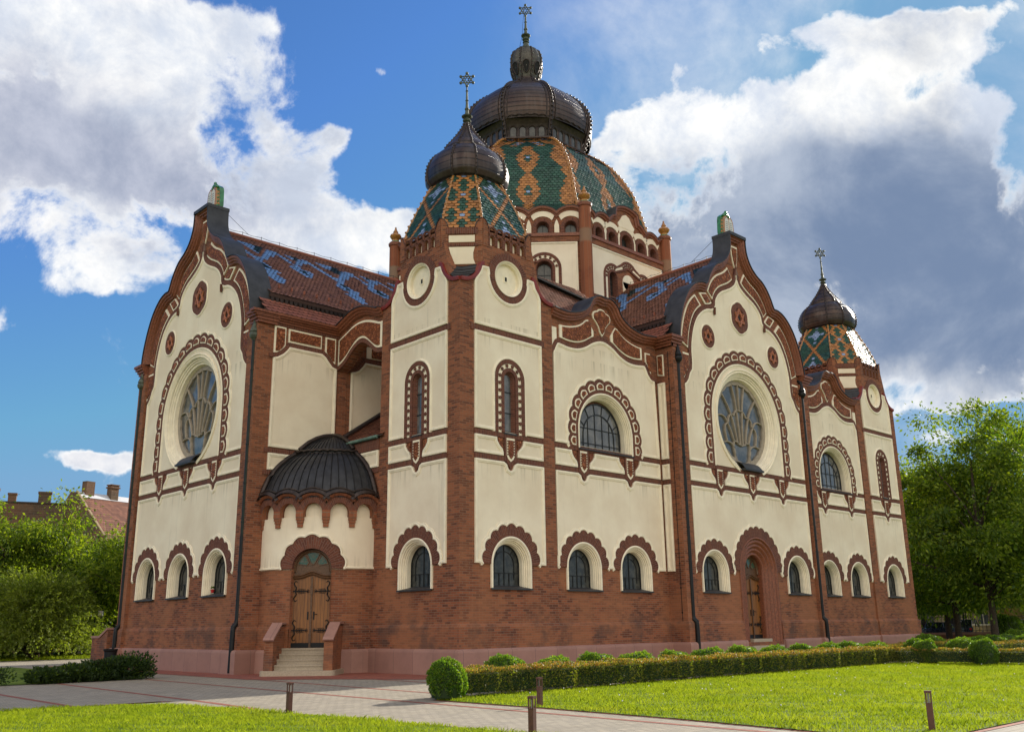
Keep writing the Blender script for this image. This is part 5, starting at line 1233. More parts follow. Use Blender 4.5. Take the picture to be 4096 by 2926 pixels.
for k in range(9): t = (k+1)/10; a = Vector((T-.6, 1.2, 14.72)).lerp(Vector((T+2.9, 4.7, 17.77)), t); b = Vector((T-3.0, 5.2, 14.72)).lerp(Vector((T+1.2, 7.2, 18.22)), t); gv.tube([a, b], .03, 'verdigris_roof', 5)
gv.build('roof', syn)
# lean-to behind the bridge arch
slope(lambda u, v: Vector((5.5-v, u, 12.55-.665*v)), T-.3, CY-5.75, 0., 5.65, 'roof', syn, None, .21, .19, 'tile_red2')
lf = MB(); lf.tube([(0, CY-5.85, 8.98), (5.5, CY-5.85, 12.68)], .12, 'copper_dark', 6); lf.build('roof_flashing', syn)

# ---------- corner porch: quarter-round, arcaded, with a two-tier copper half dome
PC = Vector((0, CY-5.75, 0)); PR = 3.02; A0, A1 = pi, 1.5*pi           # angles from +X
def pc(a, r, z): return PC+Vector((cos(a)*r, sin(a)*r, z))
A0p, A1p = pi-.02, 1.5*pi+.02; dh = .735/PR
po = MB()
def ring(z0, z1, r0, r1, m, a0=A0p, a1=A1p, n=40, sm=True):
    po.grid([[pc(a0+(a1-a0)*j/n, r, z) for j in range(n+1)] for r, z in ((r0, z0), (r1, z1))], m, uv=lambda i, j: (PR*(a1-a0)*j/n, (z0, z1)[i]), smooth=sm)
mid = 1.25*pi
for a0, a1 in ((A0p, mid-dh), (mid+dh, A1p)):
    ring(0, .74, PR+.18, PR+.18, 'granite', a0, a1, 14); ring(.74, .86, PR+.18, PR+.06, 'granite', a0, a1, 14); ring(.84, 1.56, PR+.08, PR+.08, 'brick_uv', a0, a1, 14); ring(1.56, 1.68, PR+.08, PR, 'brick_uv', a0, a1, 14); ring(1.68, 3.75, PR, PR, 'brick_uv', a0, a1, 14)
# wall round the arched doorway, then plaster above
NN = 48; zs_ = 3.72; rr = .735
rows = []
for k in range(5):
    row = []
    for j in range(NN+1):
        th = pi*j/NN; x = -rr*cos(th); z = zs_+rr*sin(th); R_ = 1.0
        xo = -cos(th)*1.22*1.0; zo = zs_+1.22*sin(th); q = k/4; row.append(pc(mid+(x+(xo-x)*q)/PR, PR+.05, z+(zo-z)*q))
    rows.append(row)
po.grid(rows, 'brick_soldier', uv=lambda i, j: (j*.06, i*.12), smooth=True)
sc = []; 
for j in range(97):
    th = pi*j/96; R_ = 1.16+.09*abs(sin(7*th)); sc.append((-R_*cos(th), zs_+R_*sin(th)))
def pcyl(P, r): return [pc(mid+x/PR, r, z) for x, z in P]
po.grid([pcyl([(x*.93, zs_+(z-zs_)*.93) for x, z in sc], PR+.05), pcyl(sc, PR+.05), pcyl(sc, PR)], 'brick_soldier', uv=lambda i, j: (j*.035, i*.1))
scr = off(sc, .0); scr2 = off(sc, .045); scr3 = off(sc, .09)
po.grid([pcyl(sc, PR+.075), pcyl(scr2, PR+.09), pcyl(scr3, PR+.05), pcyl(scr3, PR+.02)], 'cream_trim')
po.grid([pcyl([(-rr*cos(pi*j/NN), zs_+rr*sin(pi*j/NN)) for j in range(NN+1)], r) for r in (PR+.05, PR-.3)], 'brick_soldier', uv=lambda i, j: (j*.06, i*.3))
for s in (-1, 1): po.grid([[pc(mid+s*dh, r, z) for z in (.9, 3.75)] for r in (PR+.05, PR-.4)], 'brick_uv', uv=lambda i, j: (i*.3, j*2.8))
for a0, a1, sg in ((A0p, mid-rr/PR, 1), (mid+rr/PR, A1p, -1)):          # plaster beside and above the arch
    N2 = 24; rows = []
    ring(3.69, 3.78, PR+.0, PR+.0, 'cream_trim', a0, a1, 14)
lo = lambda x: zs_+(sqrt(max(0, 1.1**2-x*x)) if abs(x) < 1.1 else 0)
N2 = 96; rows = [[], []]
for j in range(N2+1):
    a = A0p+(A1p-A0p)*j/N2; x = (a-mid)*PR; rows[0].append(pc(a, PR+.03, lo(x))); rows[1].append(pc(a, PR+.03, 5.62))
po.grid(rows, 'plaster', smooth=True)
for a0, a1 in ((A0p, mid-1.17/PR), (mid+1.17/PR, A1p)):
    for r0, z0, r1, z1 in ((PR+.03, 3.80, PR+.075, 3.78), (PR+.075, 3.78, PR+.075, 3.73), (PR+.075, 3.73, PR, 3.70)): ring(z0, z1, r0, r1, 'cream_trim', a0, a1, 16)
ring(5.55, 5.63, PR+.03, PR-.10, 'cream_trim'); ring(5.6, 6.5, PR-.10, PR-.10, 'plaster')
# arcade of five arches on little corbelled piers
step = .995/3.15; NA = 5; ho = PR+.17
for k in range(NA):
    ac = mid+(k-2)*step; W_ = step*3.15/2; R_ = .345
    G = lambda x, z, r=ho: pc(ac+x/3.15, r, z)
    n = 18; ar = [(-R_*cos(pi*i/n), 5.80+R_*sin(pi*i/n)) for i in range(n+1)]; inn_ = [(-R_, 5.62)]+ar+[(R_, 5.62)]
    outp = [(-W_, 5.62)]+[(-W_*cos(pi*i/n), 6.02+.38*sin(pi*i/n)) for i in range(n+1)]+[(W_, 5.62)]
    po.grid([[G(*p) for p in inn_], [G(*p) for p in outp]], 'brick_soldier', uv=lambda i, j: (j*.08, i*.3)); po.grid([[G(*p) for p in inn_], [G(p[0], p[1], PR-.1) for p in inn_]], 'brick_uv', uv=lambda i, j: (j*.1, i*.25))
    o2 = [(-W_*cos(pi*i/24), 6.02+.38*sin(pi*i/24)) for i in range(3, 22)]; o3 = off(o2, .05); o4 = off(o2, .10)
    po.grid([[G(*p, ho) for p in o2], [G(*p, ho+.06) for p in o2], [G(*p, ho+.10) for p in o3], [G(*p, ho+.12) for p in o4], [G(*p, PR-.1) for p in o4]], 'cornice_brick', smooth=False)
    o5 = off(o2, .12); o6 = off(o2, .22)
    po.grid([[G(p[0], p[1], ho+.17) for p in o5], [G(p[0], p[1], ho+.20) for p in o5], [G(p[0], p[1]+.02, ho+.13) for p in o6], [G(p[0], p[1]+.03, PR-.2) for p in o6]], 'copper_dark', smooth=False)
for k in range(NA+1):
    ac = mid+(k-2.5)*step; w_ = .15/3.15
    for j, (z0, z1, dr, ww) in enumerate(((5.24, 5.40, .10, .7), (5.40, 5.50, .125, .85), (5.50, 5.60, .15, 1.0), (5.60, 5.86, .175, 1.0))):
        a, b = ac-w_*ww, ac+w_*ww
        for q in (((a, PR, z0), (b, PR, z0), (b, PR+dr, z0), (a, PR+dr, z0)), ((a, PR+dr, z0), (b, PR+dr, z0), (b, PR+dr, z1), (a, PR+dr, z1)), ((a, PR, z0), (a, PR+dr, z0), (a, PR+dr, z1), (a, PR, z1)), ((b, PR, z0), (b, PR+dr, z0), (b, PR+dr, z1), (b, PR, z1))):
            i = po.vs([pc(*t) for t in q]); po.face(range(i, i+4), 'brick_uv', [(0, 0), (.25, 0), (.25, .12), (0, .12)])
pob = po.build('porch', syn)
dd = MB(); PD1 = [(3.22, 6.35), (3.16, 6.6), (3.02, 6.98), (2.8, 7.38), (2.5, 7.74), (2.15, 8.04), (1.85, 8.24), (1.66, 8.33)]; PD2 = [(1.78, 8.28), (1.84, 8.34), (1.80, 8.42), (1.62, 8.46), (1.5, 8.56), (1.22, 8.80), (.85, 9.02), (.45, 9.17), (.0, 9.24)]
for P in (PD1, PD2):
    Q = arcprof(P, 14)[0]; dd.grid([[pc(A0-.03+(A1-A0+.06)*j/48, r, z) for j in range(49)] for r, z in Q], 'porch_copper', smooth=True)
for k in range(17):
    a = A0+(A1-A0)*(k+.0)/16; Q = arcprof(PD1, 16)[0]; dd.tube([pc(a, r+.008, z+.01) for r, z in Q], .020, 'iron', 5)
    Q = arcprof(PD2[3:], 10)[0]; dd.tube([pc(a, r+.006, z+.01) for r, z in Q], .016, 'iron', 5)
dd.tube([pc(A0+(A1-A0)*j/80, 1.84, 8.36+.04*abs(sin(pi*9*j/80))) for j in range(81)], .05, 'copper_dark', 6); dd.tube([pc(A0+(A1-A0)*j/80, 1.78, 8.26) for j in range(81)], .045, 'copper_dark', 6)
dd.tube([pc(A0+(A1-A0)*j/120, 3.27, 6.56+.13*abs(sin(pi*2.5*(j/120)*2.02))) for j in range(121)], .035, 'copper_dark', 6)
for a in (A0, A1):                                                     # upstand where the dome meets the walls
    for P in (PD1, PD2[3:]):
        sh_ = Vector((0, -.11, 0)) if a == A0 else Vector((-.11, 0, 0))
        dd.tube([pc(a, r+.05, z+.04)+sh_ for r, z in arcprof(P, 14)[0]], .10, 'copper_dark', 6)
dd.build('half_dome', pob)
FD = Fr(pc(mid, PR-.24, 0), (cos(mid+pi/2), sin(mid+pi/2), 0), (cos(mid), sin(mid), 0))
doorway(FD, 0, .9, .72, 3.45, 3.72, pob)
# steps and cheek walls
stp = MB(); FP = Fr(PC, (cos(mid+pi/2), sin(mid+pi/2), 0), (cos(mid), sin(mid), 0))
for k, (z, d1) in enumerate(((.90, 3.25), (.72, 3.55), (.54, 3.85), (.36, 4.15))): stp.box(FP, -.95, .95, z-.18-.003, z, 2.5, d1, 'step_stone'); stp.box(FP, -.95, .95, z-.05, z+.004, d1-.28, d1+.03, 'step_stone')
nb_ = [(-1.32, 2.9), (-1.32, 4.40)]+[(-1.32+.18*(1-cos(pi/2*i/5)), 4.40+.18*sin(pi/2*i/5)) for i in range(1, 6)]; nb_ = nb_+[(-a, b) for a, b in reversed(nb_)]
stp.plate(Fr(PC, FP.s, (0, 0, 1), FP.n), [nb_], 0, .18, 'step_stone'); stp.build('steps', pob)
for s in (-1, 1):
    ck = MB(); a, b = sorted((s*.88, s*1.22)); FSd = Fr(PC+FP.s*((a+b)/2), FP.n, FP.s)
    prof_ = [(2.8, .18), (4.42, .18), (4.42, 1.16), (4.36, 1.18), (3.35, 1.66), (2.8, 1.68)]
    ck.plate(FSd, [prof_], -.16, .16, 'brick', back=True)
    ck.sweep(FSd, [(4.46, 1.14), (4.40, 1.2), (3.40, 1.70), (2.8, 1.70)], [(-.03, -.19), (-.03, .19), (-.10, .19), (-.10, -.19), (-.03, -.19)], 'granite'); ck.build('cheek_wall', pob)

# ---------- rainwater pipes
def downpipe(F, s, cols, boot=True, m='dark_paint', zt=12.85):
    p = MB(); pts = [F(s, zt, .14), F(s, 1.95, .14), F(s+.0, 1.78, .17), F(s+.02, 1.66, .30), F(s+.02, 1.5, .30), F(s+.02, .05, .32)]
    p.tube([pts[0], F(s, 5.0, .14)], .09, cols, 10); p.tube([F(s, 5.0, .14)]+pts[1:], .10, 'dark_paint', 10)
    for z in (11.5, 10, 8.5, 7, 5.5, 4, 2.6): p.lathe(F(s, z, .14), [(.09, 0), (.108, .01), (.108, .06), (.09, .07)], cols if z > 5 else 'dark_paint', 10)
    o = p.build('downpipe', syn); h = MB()
    h.lathe(F(s, 12.75, .17), [(.08, 0), (.10, .05), (.17, .12), (.20, .2), (.20, .28), (.16, .34), (.19, .38), (.15, .5), (.10, .62), (.09, .7)], 'verdigris' if cols == 'pipe_green' else 'iron', 12)
    h.tube([F(s, 13.4, .17), F(s, 13.62, .14), F(s-.03, 13.72, .02), F(s-.05, 13.62, -.1)], .10, 'verdigris' if cols == 'pipe_green' else 'iron', 8, r1=.05); h.build('rainwater_head', o)
downpipe(GW, 5.55, 'pipe_green'); downpipe(GW, -5.45, 'pipe_green')
downpipe(GS, -5.4, 'dark_paint'); downpipe(GS, 5.15, 'dark_paint')
wi = MB(); FR2 = Fr((g0, -.55, 0), (0, -1, 0), (-1, 0, 0)); wi.tube([FR2(0, 13.3, .02), FR2(0, 1.5, .02), FR2(-.05, .9, .1), FR2(-.05, 0, .25)], .012, 'iron', 4)
for z in range(2, 13): wi.box(FR2, -.02, .02, z, z+.05, 0, .05, 'iron')
wi.build('lightning_cable', syn)
# ================================================================== ground
def sheet(name, poly, z, m, kind='structure', thick=.0):
    b = MB(); b.plate(XY, [poly], z-thick, z, m); o = b.build(name); o['kind'] = kind; return o
sheet('ground', rect(-700, 900, -500, 1200), -.012, 'lawn_base')
sheet('pavement', rect(-60, 44, -60, 36), 0, 'paving')
LL = [(-60, -2.3), (-14.8, -2.73), (-13.4, -2.86), (-12.3, -3.25), (-11.75, -3.9), (-11.4, -5.2), (-11.2, -7), (-11.0, -9), (-10.85, -11), (-10.7, -13), (-10.6, -16), (-10.5, -24), (-10.5, -60), (-60, -60)]
RL = [(-7.2, -7.7), (15.0, -7.3), (17.5, -9), (17.5, -19.0), (-7.9, -19.0), (-7.65, -17.2), (-7.35, -14.5), (-7.2, -11), (-7.2, -9)]
BL = [(-60, 7.5), (-7.3, 7.9), (-7.0, 9), (-6.6, 24.3), (-60, 25.5)]
l1 = sheet('lawn', LL, .018, 'lawn_base'); l2 = sheet('lawn', RL, .018, 'lawn_base'); l3 = sheet('lawn', BL, .018, 'lawn_base')
sheet('lawn', [(44, -60), (90, -60), (90, 34), (20, 36), (20, -2.5), (17.8, -7), (17.8, -19), (44, -19)], .018, 'lawn_base')
sheet('lawn', [(-60, 35.2), (44, 34.5), (60, 60), (-60, 60)], .018, 'lawn_base')
sheet('road', [(58, 16), (100, -24), (110, -12), (62, 34)], .036, 'asphalt')
rb = MB()
def line(mb, P, w_, z, m='red_paving'): mb.strip(XY, off(P, -w_/2), off(P, w_/2), z, z, m)
for P in ([(-2.75, .95), (-3.2, -7.0)], [(-5.15, 3.9), (-5.8, -7.0)], [(-7.3, 7.6), (-8.2, -20.5), (-8.4, -60)], [(-10.15, 7.6), (-10.75, -4.0), (-10.95, -6.5)], [(-12.9, 7.5), (-13.25, -2.7)], [(-15.6, 7.5), (-15.9, -2.5)], [(-18.3, 7.5), (-18.6, -2.4)]): line(rb, P, .16, .004)
line(rb, off(cr(LL[:12], 4), -.0), .22, .006); line(rb, cr([(-7.2, -7.7), (-7.2, -9), (-7.2, -11), (-7.35, -14.5), (-7.65, -17.2), (-7.95, -18.9)], 4), .14, .006); line(rb, [(-7.9, -19.05), (17.6, -19.05)], .14, .006); rb.build('pavement_lines')['kind'] = 'structure'
sheet('footpath', [(-5.3, 24), (-5.35, 4.3), (-4.9, 3.5), (-3.5, 2.0), (-2.4, .0), (-1.7, -1.3), (-1.2, -1.6), (44, -1.6), (44, .5), (30, .5), (-3.0, 8), (-3.0, 24)], .008, 'red_paving')

# ------------------------------------------------------------------ foliage
def leafmesh(name, P, D, size, m, parent=None, aspect=.55, mats=None, midx=None, droop=0.):
    """P (n,3) leaf centres, D (n,3) long axis directions; every leaf a small folded quad pair"""
    n = len(P); D = D/np.linalg.norm(D, axis=1, keepdims=True); R = rng.normal(size=(n, 3)); S = np.cross(D, R); S /= np.linalg.norm(S, axis=1, keepdims=True)
    sz = (size*rng.uniform(.6, 1.45, n))[:, None]; a = P-D*sz*.5; b = P+D*sz*.5-np.array([0, 0, 1])*sz*droop; l = P+S*sz*aspect*.5; r = P-S*sz*aspect*.5
    V = np.stack([a, l, b, r], 1).reshape(-1, 3).astype(np.float32)
    me = bpy.data.meshes.new(name); me.vertices.add(4*n); me.vertices.foreach_set('co', V.ravel()); me.loops.add(4*n); me.loops.foreach_set('vertex_index', np.arange(4*n, dtype=np.int32))
    me.polygons.add(n); me.polygons.foreach_set('loop_start', np.arange(0, 4*n, 4, dtype=np.int32)); me.polygons.foreach_set('loop_total', np.full(n, 4, np.int32))
    for q in (mats or [m]): me.materials.append(MT[q])
    if midx is not None: me.polygons.foreach_set('material_index', midx.astype(np.int32))
    me.update(); me.validate(); o = bpy.data.objects.new(name, me); COL.objects.link(o)
    if parent is not None: o.parent = parent
    return o
def shell(n, c, r, zmin=0., thick=.25, lump=.12, seed=0):
    """points in the outer shell of a lumpy ellipsoid, upper part"""
    g = np.random.default_rng(seed); d = g.normal(size=(n, 3)); d /= np.linalg.norm(d, axis=1, keepdims=True)
    k = sum(np.sin(d@g.normal(size=3)*f+g.uniform(0, 6))*a for f, a in ((3, 1), (5, .8), (9, .6), (14, .4)))*lump/1.5
    rr = (1-thick*g.random(n)**1.5+k)[:, None]; P = d*rr*np.array(r)+np.array(c); ok = P[:, 2] > zmin; return P[ok], d[ok]
def tree(name, base, H, crown, nl, ls, m, label, group=None, cat='tree', seed=1, trunk=.22, bare=.3, clumps=60, csize=1.0, droop=.2, mats=None):
    g = np.random.default_rng(seed); root = empty(name, Vector(base)); tag(root, label, cat, group)
    cz, rx, rz = crown; tm = MB(); tips = []; tm.tube([(0, 0, -.1), (.05*H*.1, 0, H*.15), (.1, .1, H*.35), (.0, .15, H*.6), (0, 0, H*.82)], trunk, 'bark', 10, r1=trunk*.25)
    for k in range(clumps):
        d = g.normal(size=3); d /= np.linalg.norm(d); lob = 1+.28*sin(d[0]*4+seed)*sin(d[1]*5+2*seed)+.2*sin(d[2]*6+seed*3); rad = g.uniform(.3, 1.0)**.5*lob
        p = np.array([d[0]*rx*rad, d[1]*rx*rad, cz+d[2]*rz*rad]); 
        if p[2] < H*bare*.6: p[2] = H*bare*.6+g.random()*1.0
        tips.append(p)
        if k % 3 == 0:
            z0 = max(H*.18, min(H*.7, p[2]*.62)); q = Vector(p); s = Vector((0, .1, z0)); md = s.lerp(q, .5)+Vector((0, 0, .25)); tm.tube([s, md, q], trunk*.28, 'bark', 5, r1=.02)
    tm.build('trunk', None).parent = root
    P = []; D = []; per = nl//clumps
    for p in tips:
        cs = csize*g.uniform(.4, 1.35); d = g.normal(size=(per, 3)); q = d*np.array([cs*.55, cs*.55, cs*.36]); P.append(p+q); D.append(d*.7+np.array([0, 0, -droop])+g.normal(size=3)*.5)
    P = np.concatenate(P); D = np.concatenate(D); mi = None
    if mats: mi = (g.random(len(P)) < .35).astype(int)
    leafmesh('crown', P, D, ls, m, root, mats=mats, midx=mi); return root
# big trees on the right, beyond the low wall
TR = [(45.5, -.2, 14.8, 4.4), (50, 4.0, 14.6, 4.6), (52.5, -.2, 16.8, 5.4), (57.5, 7.8, 14.5, 5.0), (61.5, 2.0, 16.5, 6), (66, 13.5, 15, 5.5), (76, 15, 15, 7), (84, 8, 16, 7)]
TLB = ['leafy street tree nearest the right-hand tower with a crown standing clear against the sky', 'full green tree whose crown touches the right-hand tower', 'tallest broad tree at the right edge of the photo', 'dark-shaded tree behind the right-hand tower and the parked blue car', 'broad tree over the domed bush by the low wall', 'shaded tree standing beyond the parked cars by the right-hand tower', 'far dense tree filling the gap beyond the parked cars', 'far dense tree beyond the pale parked car at the right edge']
for i, (x, y, h, r) in enumerate(TR):
    tree('broadleaf_tree', (x, y, 0), h, (h*.54, r*1.1, h*.45), 30000 if i < 5 else 12000, .23 if i < 5 else .42, 'leaf_tree', TLB[i], 'trees along the street', seed=20+i, trunk=.26, clumps=105, csize=1.35, mats=['leaf_tree', 'leaf_lime', ][::(-1 if i % 2 else 1)] if i < 5 else ['leaf_dark', 'leaf_tree'])
# shrubs and trees on the left
LS = [('leafy_tree', (-2.2, 43.5, 0), 9.3, (5.0, 4.3, 4.6), 28000, .20, ['leaf_lime', 'leaf_tree'], 'tall lime-green feathery tree at the left edge', .16),
      ('leafy_tree', (1.0, 42.5, 0), 8.9, (4.6, 3.6, 4.4), 24000, .20, ['leaf_lime', 'leaf_tree'], 'lime-green feathery tree in front of the bare brick firewall', .16),
      ('leafy_tree', (5.0, 43.0, 0), 7.4, (4.6, 3.4, 3.1), 19000, .20, ['leaf_tree', 'leaf_lime'], 'green tree below the verge of the tiled roof', .16),
      ('leafy_tree', (4.2, 37.6, 0), 7.6, (5.7, 2.7, 1.9), 15000, .20, ['leaf_lime', 'leaf_tree'], 'lime-green tree touching the drainpipe at the left corner of the synagogue', .16),
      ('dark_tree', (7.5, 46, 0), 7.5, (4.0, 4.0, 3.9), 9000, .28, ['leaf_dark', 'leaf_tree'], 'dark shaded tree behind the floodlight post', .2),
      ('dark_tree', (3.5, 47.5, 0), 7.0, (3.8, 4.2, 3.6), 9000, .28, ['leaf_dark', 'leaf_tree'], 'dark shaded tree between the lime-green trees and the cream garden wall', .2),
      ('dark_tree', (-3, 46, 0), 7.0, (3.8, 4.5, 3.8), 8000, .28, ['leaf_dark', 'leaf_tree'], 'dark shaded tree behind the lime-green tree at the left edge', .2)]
#LEFTVEG#
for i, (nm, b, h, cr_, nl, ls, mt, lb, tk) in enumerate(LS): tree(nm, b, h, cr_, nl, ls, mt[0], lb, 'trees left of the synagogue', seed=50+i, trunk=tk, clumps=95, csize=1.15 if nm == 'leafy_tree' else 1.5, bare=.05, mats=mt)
def drooper(base, R, H, n, label, seed, mt=('leaf_willow', 'leaf_lime')):
    """bush of long arching shoots"""
    g = np.random.default_rng(seed); root = empty('arching_bush', Vector(base)); tag(root, label, 'bush', 'arching bushes'); st = MB(); P = []; D = []
    for k in range(n):
        a = g.uniform(0, 2*pi); e = g.uniform(-.15, 1.); L = R*g.uniform(.6, 1.1); tip = np.array([cos(a)*L*(1.05-.5*e), sin(a)*L*(1.05-.5*e), H*(.18+.82*e)*g.uniform(.8, 1.1)]); tip[2] = max(.15, tip[2])
        m_ = np.array([cos(a)*L*.35, sin(a)*L*.35, H*(.5+.5*e)*.9]); q = [(1-t)**2*np.zeros(3)+2*t*(1-t)*m_+t*t*tip for t in np.linspace(0, 1, 12)]
        if k % 30 == 0: st.tube([tuple(x) for x in q[::3]], .02, 'bark', 4, r1=.006)
        for j in range(4, 12):
            t = q[j]-q[j-1]; t /= np.linalg.norm(t); m2 = 5; P.append(q[j]+g.normal(size=(m2, 3))*.05); D.append(np.tile(t, (m2, 1))+g.normal(size=(m2, 3))*.45)
    st.build('stem', None).parent = root; P = np.concatenate(P); D = np.concatenate(D); leafmesh('foliage', P, D, .14, mt[0], root, aspect=.4, mats=list(mt), midx=(g.random(len(P)) < .3).astype(int))
drooper((-1.6, 37.6, 0), 4.3, 5.0, 3000, 'big bush of long drooping shoots beside the path at the left', 81)
drooper((-5.8, 40, 0), 4.2, 5.0, 1400, 'arching bush cut off by the left edge of the photo', 83)

def hedge(x0, x1, y0, y1, h, label, n, seed, ang=0., name='hedge'):
    g = np.random.default_rng(seed); root = empty(name, Vector(((x0+x1)/2, (y0+y1)/2, 0))); tag(root, label, 'hedge', 'clipped low hedges'); L, W_ = x1-x0, y1-y0
    if ang: root.rotation_euler = (0, 0, ang)
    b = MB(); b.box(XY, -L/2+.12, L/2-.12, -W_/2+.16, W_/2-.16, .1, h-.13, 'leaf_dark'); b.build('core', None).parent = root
    P = []; D = []; K = []
    for (w_, f) in ((h*L, 0), (h*L, 1), (W_*L*1.3, 2), (W_*h, 3), (W_*h, 4)):
        k = int(1.35*n*w_/(2*h*L+W_*L*1.3+2*W_*h)); u, v, d = g.random(k), g.random(k), np.abs(g.normal(size=k))*.05
        wob = .045*np.sin(u*L*5.1+seed)+.04*np.sin(u*L*2.3)+.03*np.sin(u*L*11.7)
        if f in (0, 1): s = -1 if f == 0 else 1; p = np.stack([(u-.5)*L, s*(W_/2-d+wob), v**.8*h], 1); nr = (0, s, .3)
        elif f == 2: p = np.stack([(u-.5)*L, (v-.5)*W_, h-d+wob*.8], 1); nr = (0, 0, 1)
        else: s = -1 if f == 3 else 1; p = np.stack([s*(L/2-d), (u-.5)*W_, v*h], 1); nr = (s, 0, .3)
        P.append(p); D.append(np.array(nr)+g.normal(size=(k, 3))*.7); K.append(np.where((p[:, 2] > h-.075) & (g.random(k) < .5), 1, np.where(g.random(k) < .12, 2, 0)))
    leafmesh('foliage', np.concatenate(P), np.concatenate(D), .052, 'leaf_hedge', root, mats=['leaf_hedge', 'leaf_orange', 'leaf_lime'], midx=np.concatenate(K)); return root
hedge(-6.75, 15.4, -7.85, -6.95, .63, 'long clipped hedge with orange-tipped top running along the right lawn', 42000, 1)
hedge(-3.0, 3.0, -.4, .4, .58, 'clipped hedge turning away at the end of the long hedge on the right', 9000, 2, radians(-80)).location = (15.9, -10.0, 0)
hedge(-2.4, 2.4, -.4, .4, .58, 'clipped hedge cut off by the right edge of the photo', 7000, 3, radians(-82)).location = (16.7, -15.2, 0)
hedge(18.5, 25.5, -5.6, -4.8, .6, 'orange-topped hedge just right of the far tower base', 9000, 4)
hedge(27, 37, -4.4, -3.5, .6, 'far orange-topped hedge before the low wall', 8000, 5)
hedge(24, 34, -8.2, -7.4, .6, 'dull green hedge behind the round bushes at the right edge', 8000, 6)
def dome(x, y, r, h, label, group, seed=1, src=None, mt='leaf_box', name='clipped_bush'):
    if src is not None:
        o = src.copy(); COL.objects.link(o); o.location = (x, y, 0); o.rotation_euler = (0, 0, x*1.7)
        for ch in src.children: c = ch.copy(); COL.objects.link(c); c.parent = o
        k = r/src['_r']; o.scale = (k*random.uniform(.9, 1.12), k*random.uniform(.9, 1.1), h/src['_h'])
    else:
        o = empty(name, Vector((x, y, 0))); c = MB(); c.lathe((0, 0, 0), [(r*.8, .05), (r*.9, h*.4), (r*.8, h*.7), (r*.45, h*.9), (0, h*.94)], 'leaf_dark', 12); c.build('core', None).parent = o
        P, D = shell(9000, (0, 0, h*.46), (r, r, h*.54), .02, .16, .11, seed); leafmesh('foliage', P, D+rng.normal(size=D.shape)*.6, .05, mt, o, mats=[mt, 'leaf_lime'], midx=(rng.random(len(P)) < .18).astype(int)); o['_r'] = r; o['_h'] = h
    tag(o, label, 'bush', group); return o
DB = [(-3.8, .87), (-2.0, .78), (-.3, .83), (1.5, .80), (3.3, .80), (5.15, .83), (7.05, .86), (8.95, .82), (10.9, .83), (12.7, .84), (14.5, .84), (16.4, .8)]
ORD = ['first', 'second', 'third', 'fourth', 'fifth', 'sixth', 'seventh', 'eighth', 'ninth', 'tenth', 'eleventh', 'twelfth']
src = None
for i, (x, h) in enumerate(DB):
    o = dome(x, -6.35, .60, h, ORD[i]+' from the left of the domed bushes showing over the long hedge', 'domed bushes behind the long hedge', 5, src, 'leaf_box'); src = src or o
DB0 = src
dome(-6.9, -7.72, .43, .88, 'bright green round bush at the left end of the long hedge', None, 9, None, 'leaf_box', 'round_bush')
for x, y, r, h, lb in ((15.8, -8.7, .46, .9, 'round bush at the corner where the long hedge ends'), (15.6, -10.9, .47, .93, 'large round bush in the side hedge, second from the hedge corner'), (18.4, -7.2, .6, .88, 'domed bush just left behind the corner round bush'), (20.0, -8.3, .6, .9, 'domed bush between the two large round bushes'), (25.5, -4.6, .75, .95, 'wide domed bush right beside the far tower plinth'), (26.5, -6.4, .7, .85, 'flat domed bush behind the large round bushes'), (29.5, -6.0, .7, .85, 'low dark domed bush, fourth from the right edge in the far row'), (32, -5.9, .7, .85, 'low dark domed bush in the middle of the far row'), (29.5, -7.6, .7, .85, 'low domed bush in the far row nearest the right edge'), (40, -3.6, .9, 1.0, 'taller dark bush against the low wall at the right edge'), (20.0, -12.0, .62, .85, 'domed bush above the side hedge near the right edge'), (20.6, -13.4, .62, .85, 'domed bush cut by the right edge of the photo')):
    dome(x, y, r, h, lb, 'clipped bushes in the right garden', src=DB0)
dome(58.6, 3.7, 1.1, 1.95, 'big rounded dark bush in front of the low wall on the right', 'clipped bushes in the right garden', src=DB0)
# low dark shrubs on the left
def shrub(x, y, r, h, label, seed, n=5000, mt=('leaf_dark', 'leaf_tree'), ls=.09):
    g = np.random.default_rng(seed); root = empty('low_shrub', Vector((x, y, 0))); tag(root, label, 'shrub', 'low dark shrubs'); P, D = shell(n, (0, 0, h*.42), (r, r*.8, h*.55), .03, .5, .25, seed)
    st = MB()
    for k in range(14): a = g.uniform(0, 6.28); q = r*g.uniform(.3, .95); st.tube([(0, 0, 0), (cos(a)*q*.5, sin(a)*q*.5, h*.5), (cos(a)*q, sin(a)*q*.8, h*g.uniform(.75, 1.05))], .012, 'bark', 4, r1=.004)
    st.build('stem', None).parent = root; leafmesh('foliage', P, D+np.array([0, 0, .5])+g.normal(size=D.shape)*.5, ls, mt[0], root, mats=list(mt), midx=(g.random(len(P)) < .15).astype(int))
for i, (x, y, r, h, lb) in enumerate(((-7.6, 8.3, .78, .85, 'tallest of the low dark shrubs, nearest the building'), (-8.6, 8.2, .7, .72, 'low dark shrub second from the building'), (-9.5, 8.1, .65, .55, 'low dark shrub in the middle of the row beside the paving'), (-10.4, 8.0, .6, .5, 'small low shrub at the left end of the dark row'))): shrub(x, y, r, h, lb, 30+i)
shrub(-11.9, 8.0, .45, .6, 'thin straggly shrub at the left edge of the shaded grass', 39, 500)

